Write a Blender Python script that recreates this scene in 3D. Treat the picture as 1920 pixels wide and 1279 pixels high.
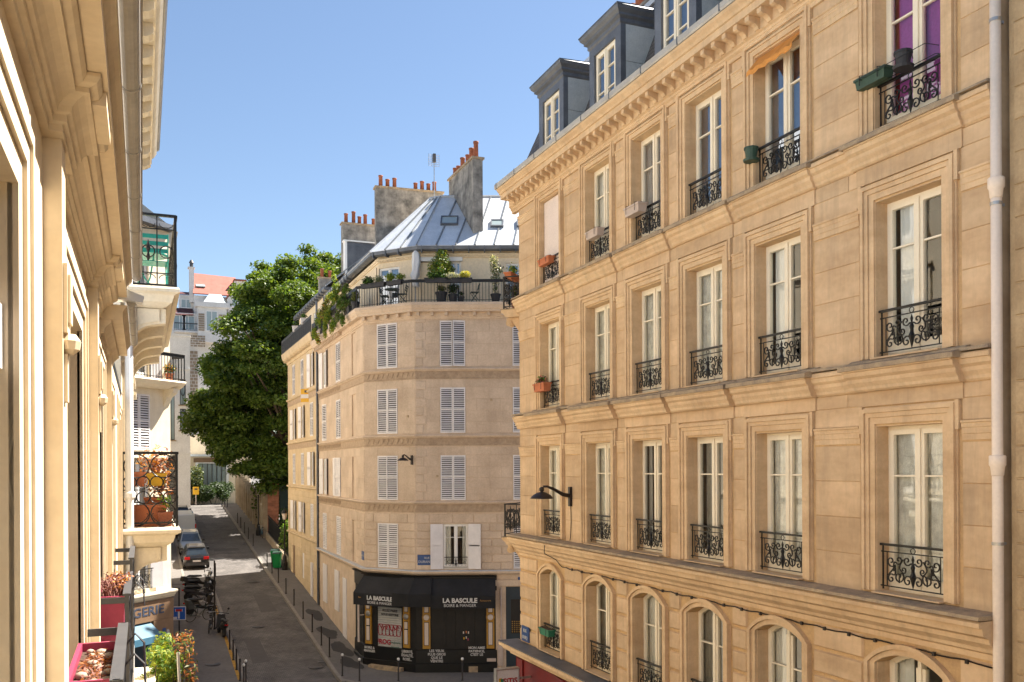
import bpy, math, random
from math import sin, cos, pi, radians as R, tan, atan, atan2, hypot
from mathutils import Matrix, Vector
random.seed(7)
for o in list(bpy.data.objects): bpy.data.objects.remove(o)
SC = bpy.context.scene
COL = SC.collection

# ------------------------------------------------------------------ camera
TH = R(22.2)                      # camera axis turned right of the street axis (+Y)
cam_d = bpy.data.cameras.new('camera'); cam = bpy.data.objects.new('camera', cam_d); COL.objects.link(cam)
cam_d.sensor_width = 36; cam_d.lens = 36*1700/1920; cam_d.shift_y = (877-639.5)/1920
cam_d.clip_start = 0.02; cam_d.clip_end = 3000
cam.matrix_world = Matrix.Rotation(-TH, 4, 'Z') @ Matrix.Rotation(pi/2, 4, 'X') @ Matrix.Rotation(R(-0.3), 4, 'Z')
SC.camera = cam

# ------------------------------------------------------------------ sky, sun, exposure
SUN_AZ, SUN_EL = R(14), R(55)      # measured from +X towards +Y; elevation
w = bpy.data.worlds.new('World'); SC.world = w; w.use_nodes = True
nt = w.node_tree
sky = nt.nodes.new('ShaderNodeTexSky'); sky.sky_type = 'NISHITA'; sky.sun_disc = False
sky.sun_elevation = SUN_EL; sky.sun_rotation = pi/2 - SUN_AZ
sky.altitude = 0; sky.air_density = 1.0; sky.dust_density = 0.3; sky.ozone_density = 1.3
bg = nt.nodes['Background']; bg.inputs[1].default_value = 0.05
nt.links.new(sky.outputs[0], bg.inputs[0])
sd = bpy.data.lights.new('sun', 'SUN'); sd.energy = 5.0; sd.angle = R(0.53); sd.color = (1, .93, .82)
so = bpy.data.objects.new('sun', sd); COL.objects.link(so); so.location = (60, 10, 80)
sv = Vector((cos(SUN_EL)*cos(SUN_AZ), cos(SUN_EL)*sin(SUN_AZ), sin(SUN_EL)))
so.rotation_euler = sv.to_track_quat('Z', 'Y').to_euler()
vs = SC.view_settings; vs.view_transform = 'Standard'; vs.look = 'None'; vs.gamma = 1; vs.use_curve_mapping = False
vs.exposure = 1.85
SC.render.engine = 'CYCLES'
SC.cycles.max_bounces = 10; SC.cycles.diffuse_bounces = 6; SC.cycles.glossy_bounces = 4; SC.cycles.transparent_max_bounces = 24

# ------------------------------------------------------------------ mesh helpers
class MB:
    def __init__(s): s.v = []; s.f = []; s.m = []
    def add(s, vs, fs, m=0):
        n = len(s.v); s.v += [tuple(p) for p in vs]
        for f in fs: s.f.append(tuple(i+n for i in f)); s.m.append(m)
        return s
    def box(s, x0, x1, y0, y1, z0, z1, m=0):
        if x0 > x1: x0, x1 = x1, x0
        if y0 > y1: y0, y1 = y1, y0
        if z0 > z1: z0, z1 = z1, z0
        return s.add([(x0,y0,z0),(x1,y0,z0),(x1,y1,z0),(x0,y1,z0),(x0,y0,z1),(x1,y0,z1),(x1,y1,z1),(x0,y1,z1)],
              [(0,3,2,1),(4,5,6,7),(0,1,5,4),(1,2,6,5),(2,3,7,6),(3,0,4,7)], m)
    def hexa(s, b, t, m=0):      # bottom 4 points counter-clockwise from above, top 4
        return s.add(list(b)+list(t), [(0,3,2,1),(4,5,6,7),(0,1,5,4),(1,2,6,5),(2,3,7,6),(3,0,4,7)], m)
    def ex(s, prof, a, b, axis='x', m=0, cap=True):
        # closed profile extruded; axis x: prof=(y,z); y: prof=(x,z); z: prof=(x,y)
        n = len(prof)
        def P(p, t): return {'x':(t,p[0],p[1]), 'y':(p[0],t,p[1]), 'z':(p[0],p[1],t)}[axis]
        vs = [P(p,a) for p in prof]+[P(p,b) for p in prof]
        fs = [(i,(i+1)%n,(i+1)%n+n,i+n) for i in range(n)]
        if cap: fs += [tuple(range(n-1,-1,-1)), tuple(range(n,2*n))]
        return s.add(vs, fs, m)
    def tube(s, path, r, n=6, m=0, closed=False, cap=True):
        P = [Vector(p) for p in path]; k = len(P)
        rs = r if isinstance(r,(list,tuple)) else [r]*k
        vs = []; up = None
        for i in range(k):
            a = P[(i-1)%k] if (i>0 or closed) else P[i]; b = P[(i+1)%k] if (i<k-1 or closed) else P[i]
            t = (b-a)
            if t.length < 1e-9: t = Vector((0,0,1))
            t.normalize()
            if up is None:
                up = Vector((0,0,1)) if abs(t.z) < .9 else Vector((1,0,0))
            u = up - t*up.dot(t)
            if u.length < 1e-6: u = t.orthogonal()
            u.normalize(); up = u; w_ = t.cross(u)
            for j in range(n):
                g = 2*pi*(j+.5)/n; vs.append(P[i]+(u*cos(g)+w_*sin(g))*rs[i])
        fs = []
        for i in range(k if closed else k-1):
            q = (i+1)%k
            for j in range(n): fs.append((i*n+j, i*n+(j+1)%n, q*n+(j+1)%n, q*n+j))
        if cap and not closed: fs += [tuple(range(n-1,-1,-1)), tuple(range((k-1)*n, k*n))]
        return s.add(vs, fs, m)
    def lathe(s, prof, n=16, c=(0,0,0), m=0, axis='z'):
        vs = []; k = len(prof)
        for r, h in prof:
            for j in range(n):
                g = 2*pi*j/n; a, b = r*cos(g), r*sin(g)
                p = {'z':(a,b,h),'x':(h,a,b),'y':(a,h,b)}[axis]
                vs.append((p[0]+c[0],p[1]+c[1],p[2]+c[2]))
        fs = [(i*n+j, i*n+(j+1)%n, (i+1)*n+(j+1)%n, (i+1)*n+j) for i in range(k-1) for j in range(n)]
        fs += [tuple(range(n-1,-1,-1)), tuple(range((k-1)*n,k*n))]
        return s.add(vs, fs, m)
    def mesh(s, name, mats, smooth=False):
        me = bpy.data.meshes.new(name); me.from_pydata(s.v, [], s.f)
        if not isinstance(mats,(list,tuple)): mats = [mats]
        for q in mats: me.materials.append(q)
        if len(mats) > 1: me.polygons.foreach_set('material_index', s.m)
        if smooth: me.polygons.foreach_set('use_smooth', [True]*len(s.f))
        me.update(); return me

WM = {}   # world matrices
def face(x, y, rz, z=0): return Matrix.Translation((x,y,z)) @ Matrix.Rotation(rz, 4, 'Z')
I4 = Matrix.Identity(4)
def obj(name, me, parent=None, F=I4, loc=(0,0,0), rz=0, sc=None, rot=None):
    o = bpy.data.objects.new(name, me); COL.objects.link(o)
    Wm = F @ Matrix.Translation(loc)
    if rot is not None: Wm = Wm @ rot
    elif rz: Wm = Wm @ Matrix.Rotation(rz,4,'Z')
    if sc: Wm = Wm @ Matrix.Diagonal((sc[0],sc[1],sc[2],1))
    WM[o] = Wm
    if parent is not None:
        o.parent = parent; o.matrix_basis = WM[parent].inverted() @ Wm
    else: o.matrix_basis = Wm
    return o
def mo(name, mb, mats, parent=None, F=I4, smooth=False, **k):
    return obj(name, mb.mesh(name, mats, smooth), parent, F, **k)
def tag(o, label, cat, group=None):
    o['label'] = label; o['category'] = cat
    if group: o['group'] = group
    return o
def thing(name, label, cat, F=I4, loc=(0,0,0), rz=0, group=None):
    return tag(obj(name, None, None, F, loc, rz), label, cat, group)
def struct(o): o['kind'] = 'structure'; return o
def stuff(o): o['kind'] = 'stuff'; return o
_mc = {}
def cache(key, fn):
    if key not in _mc: _mc[key] = fn()
    return _mc[key]
def text_mesh(s, size, mat, ext=.004, align='CENTER', bold=0):
    def fn():
        cu = bpy.data.curves.new('lettering','FONT'); cu.body = s; cu.size = size; cu.extrude = ext; cu.align_x = align; cu.align_y = 'CENTER'; cu.offset = bold
        cu.resolution_u = 3
        o = bpy.data.objects.new('lettering', cu); COL.objects.link(o)
        dg = bpy.context.evaluated_depsgraph_get()
        me = bpy.data.meshes.new_from_object(o.evaluated_get(dg)); me.materials.clear(); me.materials.append(mat)
        bpy.data.objects.remove(o); me.name = 'lettering'; return me
    return cache(('txt',s,size,mat.name,bold), fn)
def text(s, size, mat, parent, F, loc, bold=0, rot=None, sx=1, name='lettering'):
    r = Matrix.Rotation(pi/2,4,'X')           # faces local -y
    if rot is not None: r = rot @ r
    o = obj(name, text_mesh(s,size,mat,bold=bold), parent, F, loc, rot=r @ Matrix.Diagonal((sx,1,1,1)))
    return o

# ------------------------------------------------------------------ image-to-place helpers (a pixel gives a direction; depth comes from the plane it lies on)
def az(px): return TH + atan((px-960)/1700)
def Yat(px, X): return X/tan(az(px))
def gz(Y): return -9.1 if Y < 39.5 else (-9.1+.0885*(Y-39.5) if Y < 100 else -9.1+.0885*60.5)

# ------------------------------------------------------------------ materials
MT = {}
def mk(name, col, rough=.75, metal=0, ns=2.5, na=.18, bs=0, bst=.3, bd=.01, rv=0, spec=.4, col2=None, streak=0, fine=.08, coat=0, stretch=None, streakcol=(.06,.045,.03)):
    m = bpy.data.materials.new(name); m.use_nodes = True; t = m.node_tree; N = t.nodes; L = t.links
    b = N['Principled BSDF']; b.inputs['Roughness'].default_value = rough; b.inputs['Metallic'].default_value = metal
    b.inputs['Specular IOR Level'].default_value = spec
    if coat: b.inputs['Coat Weight'].default_value = coat; b.inputs['Coat Roughness'].default_value = .05
    g = N.new('ShaderNodeNewGeometry'); pos = g.outputs['Position']
    if stretch:
        mp = N.new('ShaderNodeMapping'); mp.inputs['Scale'].default_value = stretch; L.new(pos, mp.inputs[0]); vec = mp.outputs[0]
    else: vec = pos
    n1 = N.new('ShaderNodeTexNoise'); n1.inputs['Scale'].default_value = ns; n1.inputs['Detail'].default_value = 7; n1.inputs['Roughness'].default_value = .62
    L.new(vec, n1.inputs['Vector'])
    mr = N.new('ShaderNodeMapRange'); mr.inputs[1].default_value = .35; mr.inputs[2].default_value = .68; L.new(n1.outputs[0], mr.inputs[0])
    mx = N.new('ShaderNodeMixRGB'); L.new(mr.outputs[0], mx.inputs[0])
    mx.inputs[1].default_value = (*col,1); mx.inputs[2].default_value = (*(col2 or tuple(c*(1-na) for c in col)),1)
    out = mx.outputs[0]
    if fine:
        n2 = N.new('ShaderNodeTexNoise'); n2.inputs['Scale'].default_value = ns*14; n2.inputs['Detail'].default_value = 3; L.new(pos, n2.inputs['Vector'])
        m2 = N.new('ShaderNodeMapRange'); m2.inputs[1].default_value = .3; m2.inputs[2].default_value = .7; m2.inputs[3].default_value = 1-fine; m2.inputs[4].default_value = 1+fine; L.new(n2.outputs[0], m2.inputs[0])
        vm = N.new('ShaderNodeVectorMath'); vm.operation = 'SCALE'; L.new(out, vm.inputs[0]); L.new(m2.outputs[0], vm.inputs['Scale']); out = vm.outputs[0]
    if streak:
        mp = N.new('ShaderNodeMapping'); mp.inputs['Scale'].default_value = (3.2,3.2,.35); L.new(pos, mp.inputs[0])
        n3 = N.new('ShaderNodeTexNoise'); n3.inputs['Scale'].default_value = 1.3; n3.inputs['Detail'].default_value = 6; n3.inputs['Roughness'].default_value = .7; L.new(mp.outputs[0], n3.inputs['Vector'])
        m3 = N.new('ShaderNodeMapRange'); m3.inputs[1].default_value = .48; m3.inputs[2].default_value = .74; m3.inputs[4].default_value = streak; L.new(n3.outputs[0], m3.inputs[0])
        x3 = N.new('ShaderNodeMixRGB'); L.new(m3.outputs[0], x3.inputs[0]); L.new(out, x3.inputs[1]); x3.inputs[2].default_value = (*streakcol,1); out = x3.outputs[0]
    if rv:
        oi = N.new('ShaderNodeObjectInfo'); h = N.new('ShaderNodeHueSaturation'); L.new(out, h.inputs['Color'])
        m4 = N.new('ShaderNodeMapRange'); m4.inputs[3].default_value = 1-rv; m4.inputs[4].default_value = 1+rv; L.new(oi.outputs['Random'], m4.inputs[0]); L.new(m4.outputs[0], h.inputs['Value'])
        out = h.outputs[0]
    L.new(out, b.inputs['Base Color'])
    if bs:
        n5 = N.new('ShaderNodeTexNoise'); n5.inputs['Scale'].default_value = bs; n5.inputs['Detail'].default_value = 5; L.new(vec, n5.inputs['Vector'])
        bp = N.new('ShaderNodeBump'); bp.inputs['Strength'].default_value = bst; bp.inputs['Distance'].default_value = bd; L.new(n5.outputs[0], bp.inputs['Height']); L.new(bp.outputs[0], b.inputs['Normal'])
    MT[name] = m; return m
def brickmat(name, col, col2, mortar, ax, bw, bh, msz=.02, rough=.8, bst=.5, bd=.01, off=.5, noise=.25, spec=.3):
    m = mk(name, col, rough, bs=0, spec=spec); t = m.node_tree; N = t.nodes; L = t.links; b = N['Principled BSDF']
    g = N.new('ShaderNodeNewGeometry'); sp = N.new('ShaderNodeSeparateXYZ'); L.new(g.outputs['Position'], sp.inputs[0])
    cb = N.new('ShaderNodeCombineXYZ'); L.new(sp.outputs[ax[0]], cb.inputs[0]); L.new(sp.outputs[ax[1]], cb.inputs[1])
    br = N.new('ShaderNodeTexBrick'); br.inputs['Scale'].default_value = 1; br.inputs['Brick Width'].default_value = bw; br.inputs['Row Height'].default_value = bh
    br.inputs['Mortar Size'].default_value = msz; br.inputs['Mortar Smooth'].default_value = .3; br.offset = off
    br.inputs['Color1'].default_value = (*col,1); br.inputs['Color2'].default_value = (*col2,1); br.inputs['Mortar'].default_value = (*mortar,1)
    L.new(cb.outputs[0], br.inputs['Vector'])
    n = N.new('ShaderNodeTexNoise'); n.inputs['Scale'].default_value = .9; n.inputs['Detail'].default_value = 8; L.new(g.outputs['Position'], n.inputs['Vector'])
    mr = N.new('ShaderNodeMapRange'); mr.inputs[1].default_value = .3; mr.inputs[2].default_value = .7; mr.inputs[3].default_value = 1-noise; mr.inputs[4].default_value = 1+noise; L.new(n.outputs[0], mr.inputs[0])
    vm = N.new('ShaderNodeVectorMath'); vm.operation = 'SCALE'; L.new(br.outputs[0], vm.inputs[0]); L.new(mr.outputs[0], vm.inputs['Scale']); L.new(vm.outputs[0], b.inputs['Base Color'])
    bp = N.new('ShaderNodeBump'); bp.inputs['Strength'].default_value = bst; bp.inputs['Distance'].default_value = bd; bp.invert = True; L.new(br.outputs['Fac'], bp.inputs['Height']); L.new(bp.outputs[0], b.inputs['Normal'])
    return m
def glassmat(name, ior=1.5, tint=(1,1,1), boost=0.0):
    m = bpy.data.materials.new(name); m.use_nodes = True; t = m.node_tree; N = t.nodes; L = t.links
    N.remove(N['Principled BSDF'])
    tr = N.new('ShaderNodeBsdfTransparent'); tr.inputs[0].default_value = (*tint,1)
    gl = N.new('ShaderNodeBsdfGlossy'); gl.inputs['Roughness'].default_value = .012
    gp = N.new('ShaderNodeNewGeometry'); nz = N.new('ShaderNodeTexNoise'); nz.inputs['Scale'].default_value = 1.6; L.new(gp.outputs['Position'], nz.inputs['Vector'])
    bp = N.new('ShaderNodeBump'); bp.inputs['Strength'].default_value = .06; bp.inputs['Distance'].default_value = .03; L.new(nz.outputs[0], bp.inputs['Height']); L.new(bp.outputs[0], gl.inputs['Normal'])
    fr = N.new('ShaderNodeFresnel'); fr.inputs[0].default_value = ior
    ad = N.new('ShaderNodeMath'); ad.operation = 'ADD'; ad.use_clamp = True; L.new(fr.outputs[0], ad.inputs[0]); ad.inputs[1].default_value = boost
    mx = N.new('ShaderNodeMixShader'); L.new(ad.outputs[0], mx.inputs[0]); L.new(tr.outputs[0], mx.inputs[1]); L.new(gl.outputs[0], mx.inputs[2])
    L.new(mx.outputs[0], N['Material Output'].inputs[0]); MT[name] = m; return m
def leafmat(name, col, col2, trans=.35):
    m = bpy.data.materials.new(name); m.use_nodes = True; t = m.node_tree; N = t.nodes; L = t.links
    b = N['Principled BSDF']; b.inputs['Roughness'].default_value = .5; b.inputs['Specular IOR Level'].default_value = .35
    g = N.new('ShaderNodeNewGeometry')
    mx = N.new('ShaderNodeMixRGB'); mx.inputs[1].default_value = (*col,1); mx.inputs[2].default_value = (*col2,1); L.new(g.outputs['Random Per Island'], mx.inputs[0])
    L.new(mx.outputs[0], b.inputs['Base Color'])
    tl = N.new('ShaderNodeBsdfTranslucent'); vm = N.new('ShaderNodeMixRGB'); vm.blend_type = 'MULTIPLY'; vm.inputs[0].default_value = 1; vm.inputs[2].default_value = (1.6,1.5,.55,1); L.new(mx.outputs[0], vm.inputs[1]); L.new(vm.outputs[0], tl.inputs[0])
    ms = N.new('ShaderNodeMixShader'); ms.inputs[0].default_value = trans; L.new(b.outputs[0], ms.inputs[1]); L.new(tl.outputs[0], ms.inputs[2]); L.new(ms.outputs[0], N['Material Output'].inputs[0])
    MT[name] = m; return m

# stone and plaster
S_WALL = mk('ashlar_stone', (.63,.455,.285), .88, ns=.9, col2=(.48,.325,.19), bs=26, bst=.14, bd=.006, rv=.10, streak=.42, streakcol=(.27,.20,.14), fine=.05, stretch=(.8,.8,2.6))
S_TRIM = mk('carved_stone', (.66,.48,.295), .85, ns=1.6, col2=(.53,.36,.21), bs=40, bst=.14, bd=.005, rv=.04, streak=.40, streakcol=(.26,.19,.13), fine=.05, stretch=(.8,.8,2.2))
S_JOINT = mk('lime_joint', (.60,.40,.20), .9, ns=2, col2=(.40,.26,.14))
S_DARK = mk('weathered_stone', (.24,.185,.135), .9, ns=5, col2=(.44,.33,.205), bs=30, bst=.5, bd=.008, fine=.15)
S_NEIGH = mk('coarse_limestone', (.50,.37,.22), .92, ns=2.2, col2=(.36,.25,.14), bs=14, bst=.6, bd=.015, rv=.09, streak=.35, streakcol=(.22,.15,.09))
S_BASC = mk('pale_limestone', (.60,.475,.36), .88, ns=1.1, col2=(.47,.36,.265), bs=25, bst=.25, bd=.006, rv=.06, streak=.22, streakcol=(.24,.18,.125))
S_BTRIM = mk('pale_limestone_trim', (.62,.49,.37), .85, ns=1.5, col2=(.51,.39,.285), bs=30, bst=.2, bd=.005, rv=.02, streak=.2, streakcol=(.24,.18,.125))
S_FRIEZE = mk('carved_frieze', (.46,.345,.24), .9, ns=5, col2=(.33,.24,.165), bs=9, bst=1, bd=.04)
S_WING = mk('cream_limestone', (.60,.475,.31), .88, ns=1.2, col2=(.50,.385,.24), bs=20, bst=.2, bd=.006, rv=.05, streak=.15, streakcol=(.28,.2,.13))
P_LEFT = mk('cream_painted_stucco', (.79,.67,.49), .78, ns=2.2, col2=(.70,.57,.39), bs=30, bst=.25, bd=.003, streak=.28, streakcol=(.42,.30,.18), fine=.04)
P_LEFT2 = mk('ivory_stucco', (.76,.68,.53), .75, ns=2.0, col2=(.68,.59,.44), bs=18, bst=.25, bd=.004, streak=.15, streakcol=(.34,.26,.16), fine=.05)
P_CREAM = mk('cream_render', (.76,.64,.47), .85, ns=.8, col2=(.70,.58,.41), bs=30, bst=.12, bd=.004, streak=.1, streakcol=(.35,.28,.18))
P_WHITE = mk('white_render', (.72,.70,.68), .85, ns=.7, col2=(.62,.60,.58), bs=20, bst=.15, bd=.005, streak=.15, streakcol=(.4,.37,.33))
P_CHIM = mk('stained_chimney_render', (.37,.34,.30), .92, ns=1.8, col2=(.10,.093,.085), bs=18, bst=.5, bd=.012, streak=.5, streakcol=(.11,.10,.09))
BRICK = mk('red_brick', (.36,.15,.09), .9, ns=3, col2=(.24,.10,.065), bs=30, bst=.4, bd=.006, rv=.22)
BRICKG = mk('buff_brick', (.34,.27,.2), .9, ns=3, col2=(.26,.2,.15), rv=.15)
# roofs
ZINC = mk('zinc_sheet', (.60,.62,.65), .42, .15, ns=1.2, col2=(.50,.53,.57), bs=6, bst=.12, bd=.01, rv=.13, streak=.35, streakcol=(.33,.35,.37))
ZINC_S = mk('shaded_seam_zinc', (.22,.235,.25), .5, .2, ns=2.2, rv=.1)  # roof seams: shadow sides of the seams put into a darker colour
ZINC_D = mk('dark_zinc', (.10,.11,.13), .5, .4, ns=2.2, col2=(.16,.17,.19), bs=12, bst=.2, bd=.005, rv=.05)
ZINC_W = mk('weathered_zinc', (.38,.42,.44), .5, .2, ns=2.6, col2=(.50,.53,.53), bs=9, bst=.15, bd=.004, streak=.35, streakcol=(.55,.57,.56))
SLATE = brickmat('slate_roof', (.085,.08,.08), (.13,.12,.115), (.035,.035,.035), 'YZ', .22, .11, .012, .6, .7, .01)
REDROOF = mk('red_roof_tiles', (.34,.115,.085), .8, ns=1.5, col2=(.27,.09,.065), bs=12, bst=.4, bd=.02, rv=.04)
MAROON = mk('maroon_roof', (.10,.03,.03), .8, ns=1.5)
GUTTER = mk('grey_gutter_metal', (.36,.34,.31), .55, .1, ns=3, col2=(.46,.44,.40), bs=8, bst=.1)
# metals, paint, joinery
IRON = mk('black_wrought_iron', (.012,.011,.011), .45, .3, ns=12, na=.3, spec=.5)
IRON_G = mk('grey_painted_iron', (.075,.075,.08), .5, .2, ns=9, na=.25)
LAMPM = mk('dark_bronze_paint', (.035,.027,.024), .45, .3, ns=9, na=.3)
CREAMP = mk('cream_window_paint', (.82,.74,.59), .5, ns=4, na=.08, fine=.03)
WHITEP = mk('white_window_paint', (.78,.77,.75), .45, ns=4, na=.06, fine=.03)
SHUT = mk('white_shutter_paint', (.74,.71,.71), .55, ns=3, na=.12, fine=.04, streak=.12, streakcol=(.4,.38,.36))
PIPE = mk('cream_pipe_paint', (.86,.73,.61), .5, ns=2, na=.12, fine=.04, streak=.12, streakcol=(.4,.32,.25))
GLASS = glassmat('window_glass', 1.6, (.92,.95,.95), .05)
GLASSB = glassmat('dormer_glass', 1.6, (.8,.85,.9), .28)
CARGL = glassmat('car_glass', 1.6, (.25,.28,.3), .06)
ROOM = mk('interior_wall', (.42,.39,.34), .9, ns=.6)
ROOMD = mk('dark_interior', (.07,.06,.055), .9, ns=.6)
CURT = mk('white_curtain', (.88,.86,.82), .85, ns=3, na=.06, fine=.03)
LACE = mk('lace_curtain', (.88,.86,.80), .9, ns=6, col2=(.58,.56,.52), fine=.12)
NET_REFL = mk('grey_net_and_reflection', (.36,.34,.30), .9, ns=6, col2=(.26,.245,.22), fine=.12)  # net cloth; on the arched windows it stands in for grey glass reflection
BLIND = mk('pale_pink_blind', (.72,.62,.57), .7, ns=2, na=.06)
PURPLE = mk('magenta_blind', (.46,.10,.36), .7, ns=2, na=.08)
REDC = mk('red_curtain', (.45,.02,.03), .7, ns=2)
BLUEB = mk('blue_grey_blind', (.16,.20,.27), .6, ns=2)
ORANGE = mk('orange_awning_cloth', (.66,.28,.06), .8, ns=6, na=.2)
TERRA = mk('terracotta', (.52,.17,.075), .8, ns=5, na=.25)
TERRA_D = mk('fired_clay_pot', (.30,.10,.055), .8, ns=5, na=.35, rv=.12)
GREENP = mk('dark_green_plastic', (.035,.075,.05), .5, ns=4)
GREENP2 = mk('green_plastic', (.03,.18,.10), .5, ns=4)
BEIGEP = mk('beige_plastic', (.52,.42,.36), .6, ns=4, na=.15)
CHARC = mk('charcoal_plastic', (.03,.03,.035), .6, ns=4)
REDPOT = mk('raspberry_plastic', (.36,.045,.10), .45, ns=3, na=.2)
YELPOT = mk('yellow_plastic', (.70,.40,.02), .45, ns=3)
SOIL = mk('soil', (.10,.06,.035), .95, ns=20, col2=(.05,.03,.02), bs=40, bst=1, bd=.02)
PEBBLE = mk('pale_pebble', (.36,.30,.23), .7, ns=9, na=.3, rv=.2)
TURQ = mk('turquoise_paint', (.02,.30,.26), .4, ns=3)
DKGREEN = mk('dark_green_metal', (.02,.045,.04), .5, .1, ns=4)
CANVAS = mk('white_canvas', (.75,.74,.73), .85, ns=3, na=.06)
# street
ASPH = mk('worn_asphalt', (.135,.124,.117), .88, ns=.7, col2=(.10,.092,.087), bs=45, bst=.5, bd=.01, fine=.15)
PAVE = mk('pavement_asphalt', (.15,.138,.13), .88, ns=.5, col2=(.115,.105,.098), bs=50, bst=.4, bd=.008, fine=.12)
SETT = brickmat('granite_setts', (.155,.14,.132), (.105,.096,.092), (.05,.047,.045), 'XY', .16, .11, .012, .8, .6, .015, .5, .3)
KERB = mk('granite_kerb', (.24,.215,.19), .8, ns=3, na=.3, bs=30, bst=.3)
PATCH = mk('dark_ground_patch', (.035,.033,.033), .8, ns=4, bs=40, bst=.4)
PATCH2 = mk('patched_asphalt', (.085,.078,.075), .85, ns=3, bs=40, bst=.4)
YELLOW = mk('yellow_road_paint', (.45,.24,.03), .8, ns=6, na=.45)
CONC = mk('garden_wall_stone', (.40,.33,.24), .92, ns=1.2, col2=(.27,.215,.15), bs=8, bst=.6, bd=.03, rv=.12, streak=.3, streakcol=(.14,.11,.08))
BOLL = mk('bollard_brown_black', (.03,.024,.022), .5, .2, ns=8)
WHITEB = mk('white_ball_paint', (.78,.76,.72), .4, ns=8)
STEEL = mk('brushed_steel', (.45,.44,.43), .35, .8, ns=6)
# shop
BLACKP = mk('black_shop_paint', (.007,.007,.007), .35, ns=3, na=.3, spec=.5)
BLACKM = mk('matt_black_panel', (.009,.008,.0075), .6, ns=2, col2=(.016,.014,.013))
AWN = mk('black_awning_cloth', (.0075,.0075,.0085), .85, ns=1.2, col2=(.016,.016,.018), bs=14, bst=.3, bd=.02)
GOLD = mk('ochre_gold_paint', (.44,.235,.035), .45, ns=4, na=.2)
OPAL = mk('opal_panel', (.62,.53,.47), .35, ns=3, na=.08)
WTXT = mk('white_lettering', (.55,.54,.53), .6, ns=3, na=.05)
GTXT = mk('gold_lettering', (.36,.19,.05), .6, ns=3)
SHM = mk('roller_shutter_metal', (.46,.46,.45), .45, .3, ns=2, na=.2, streak=.2, streakcol=(.25,.25,.24))
GRED = mk('red_spray_paint', (.36,.02,.04), .6, ns=5, na=.3)
GBLK = mk('black_spray_paint', (.015,.015,.018), .6, ns=5)
GGRN = mk('green_spray_paint', (.10,.17,.14), .6, ns=5)
REDSHOP = mk('dark_red_shop_paint', (.16,.012,.012), .4, ns=3)
BLUEDOOR = mk('petrol_blue_paint', (.02,.035,.05), .45, ns=3)
SIGNW = mk('white_sign_face', (.66,.62,.60), .5, ns=3, na=.06)
SIGNR = mk('red_sign_print', (.40,.03,.03), .5, ns=3)
SIGNK = mk('dark_sign_print', (.06,.05,.05), .5, ns=3)
ENAMEL = mk('blue_enamel', (.03,.075,.22), .35, ns=3, na=.1)
ENGREEN = mk('green_enamel_edge', (.04,.16,.07), .4, ns=3)
ROADBLUE = mk('blue_traffic_sign', (.015,.10,.42), .4, ns=3, na=.08)
ROADRED = mk('red_traffic_sign', (.5,.02,.02), .4, ns=3)
YELSIGN = mk('yellow_sign_face', (.68,.37,.02), .5, ns=3, na=.08)
WOODB = mk('tan_shop_wood', (.23,.14,.08), .6, ns=3, na=.2)
SKYBL = mk('sky_blue_paint', (.06,.165,.25), .5, ns=3)
# vehicles
CARBLK = mk('charcoal_car_paint', (.035,.032,.03), .3, .3, ns=2, na=.1, coat=.8)
CARSIL = mk('silver_car_paint', (.30,.31,.30), .32, .5, ns=2, na=.06, coat=.8)
CARWHT = mk('white_van_paint', (.66,.68,.70), .35, ns=2, na=.05, coat=.6)
CARNAV = mk('navy_car_paint', (.012,.016,.03), .3, .3, ns=2, na=.06, coat=.8)
RUBBER = mk('tyre_rubber', (.018,.018,.018), .85, ns=9)
TRIMB = mk('black_trim_plastic', (.02,.02,.02), .6, ns=9)
REDLENS = mk('red_lens', (.55,.012,.015), .2, ns=9, na=.05, spec=.8)
CLEARL = mk('headlight_lens', (.6,.62,.65), .15, .2, ns=9)
BINGR = mk('green_bin_plastic', (.005,.22,.055), .45, ns=3, na=.12)
BINLID = mk('dark_bin_lid', (.035,.075,.06), .5, ns=3)
BAGGREY = mk('grey_pannier_cloth', (.09,.10,.095), .85, ns=5)
# foliage
BARK = mk('bark', (.11,.08,.055), .95, ns=6, col2=(.06,.045,.03), bs=14, bst=.8, bd=.03)
LF_TREE = leafmat('chestnut_leaf', (.042,.09,.014), (.13,.18,.03), .42)
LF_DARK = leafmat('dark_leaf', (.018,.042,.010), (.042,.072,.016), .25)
LF_YEL = leafmat('yellow_green_leaf', (.20,.26,.03), (.36,.36,.05), .35)
LF_GRN = leafmat('fresh_green_leaf', (.06,.15,.02), (.14,.24,.04), .35)
LF_OLIVE = leafmat('olive_leaf', (.08,.11,.03), (.16,.17,.05), .3)
LF_GREY = leafmat('grey_green_leaf', (.13,.17,.10), (.22,.25,.15), .3)
LF_GOLD = leafmat('golden_leaf', (.55,.48,.03), (.68,.58,.08), .3)
LF_WHITE = leafmat('cream_blossom', (.62,.60,.45), (.72,.70,.58), .2)
LF_RUST = leafmat('rusty_dry_leaf', (.30,.09,.03), (.42,.17,.06), .2)
LF_DRY = leafmat('dry_purple_stem', (.16,.06,.05), (.30,.14,.10), .2)
LF_PINK = leafmat('pink_petal', (.62,.10,.14), (.70,.25,.25), .2)
LF_ORNG = leafmat('orange_petal', (.46,.17,.03), (.55,.27,.06), .2)
LF_RED = leafmat('red_petal', (.5,.05,.03), (.6,.12,.06), .2)
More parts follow.
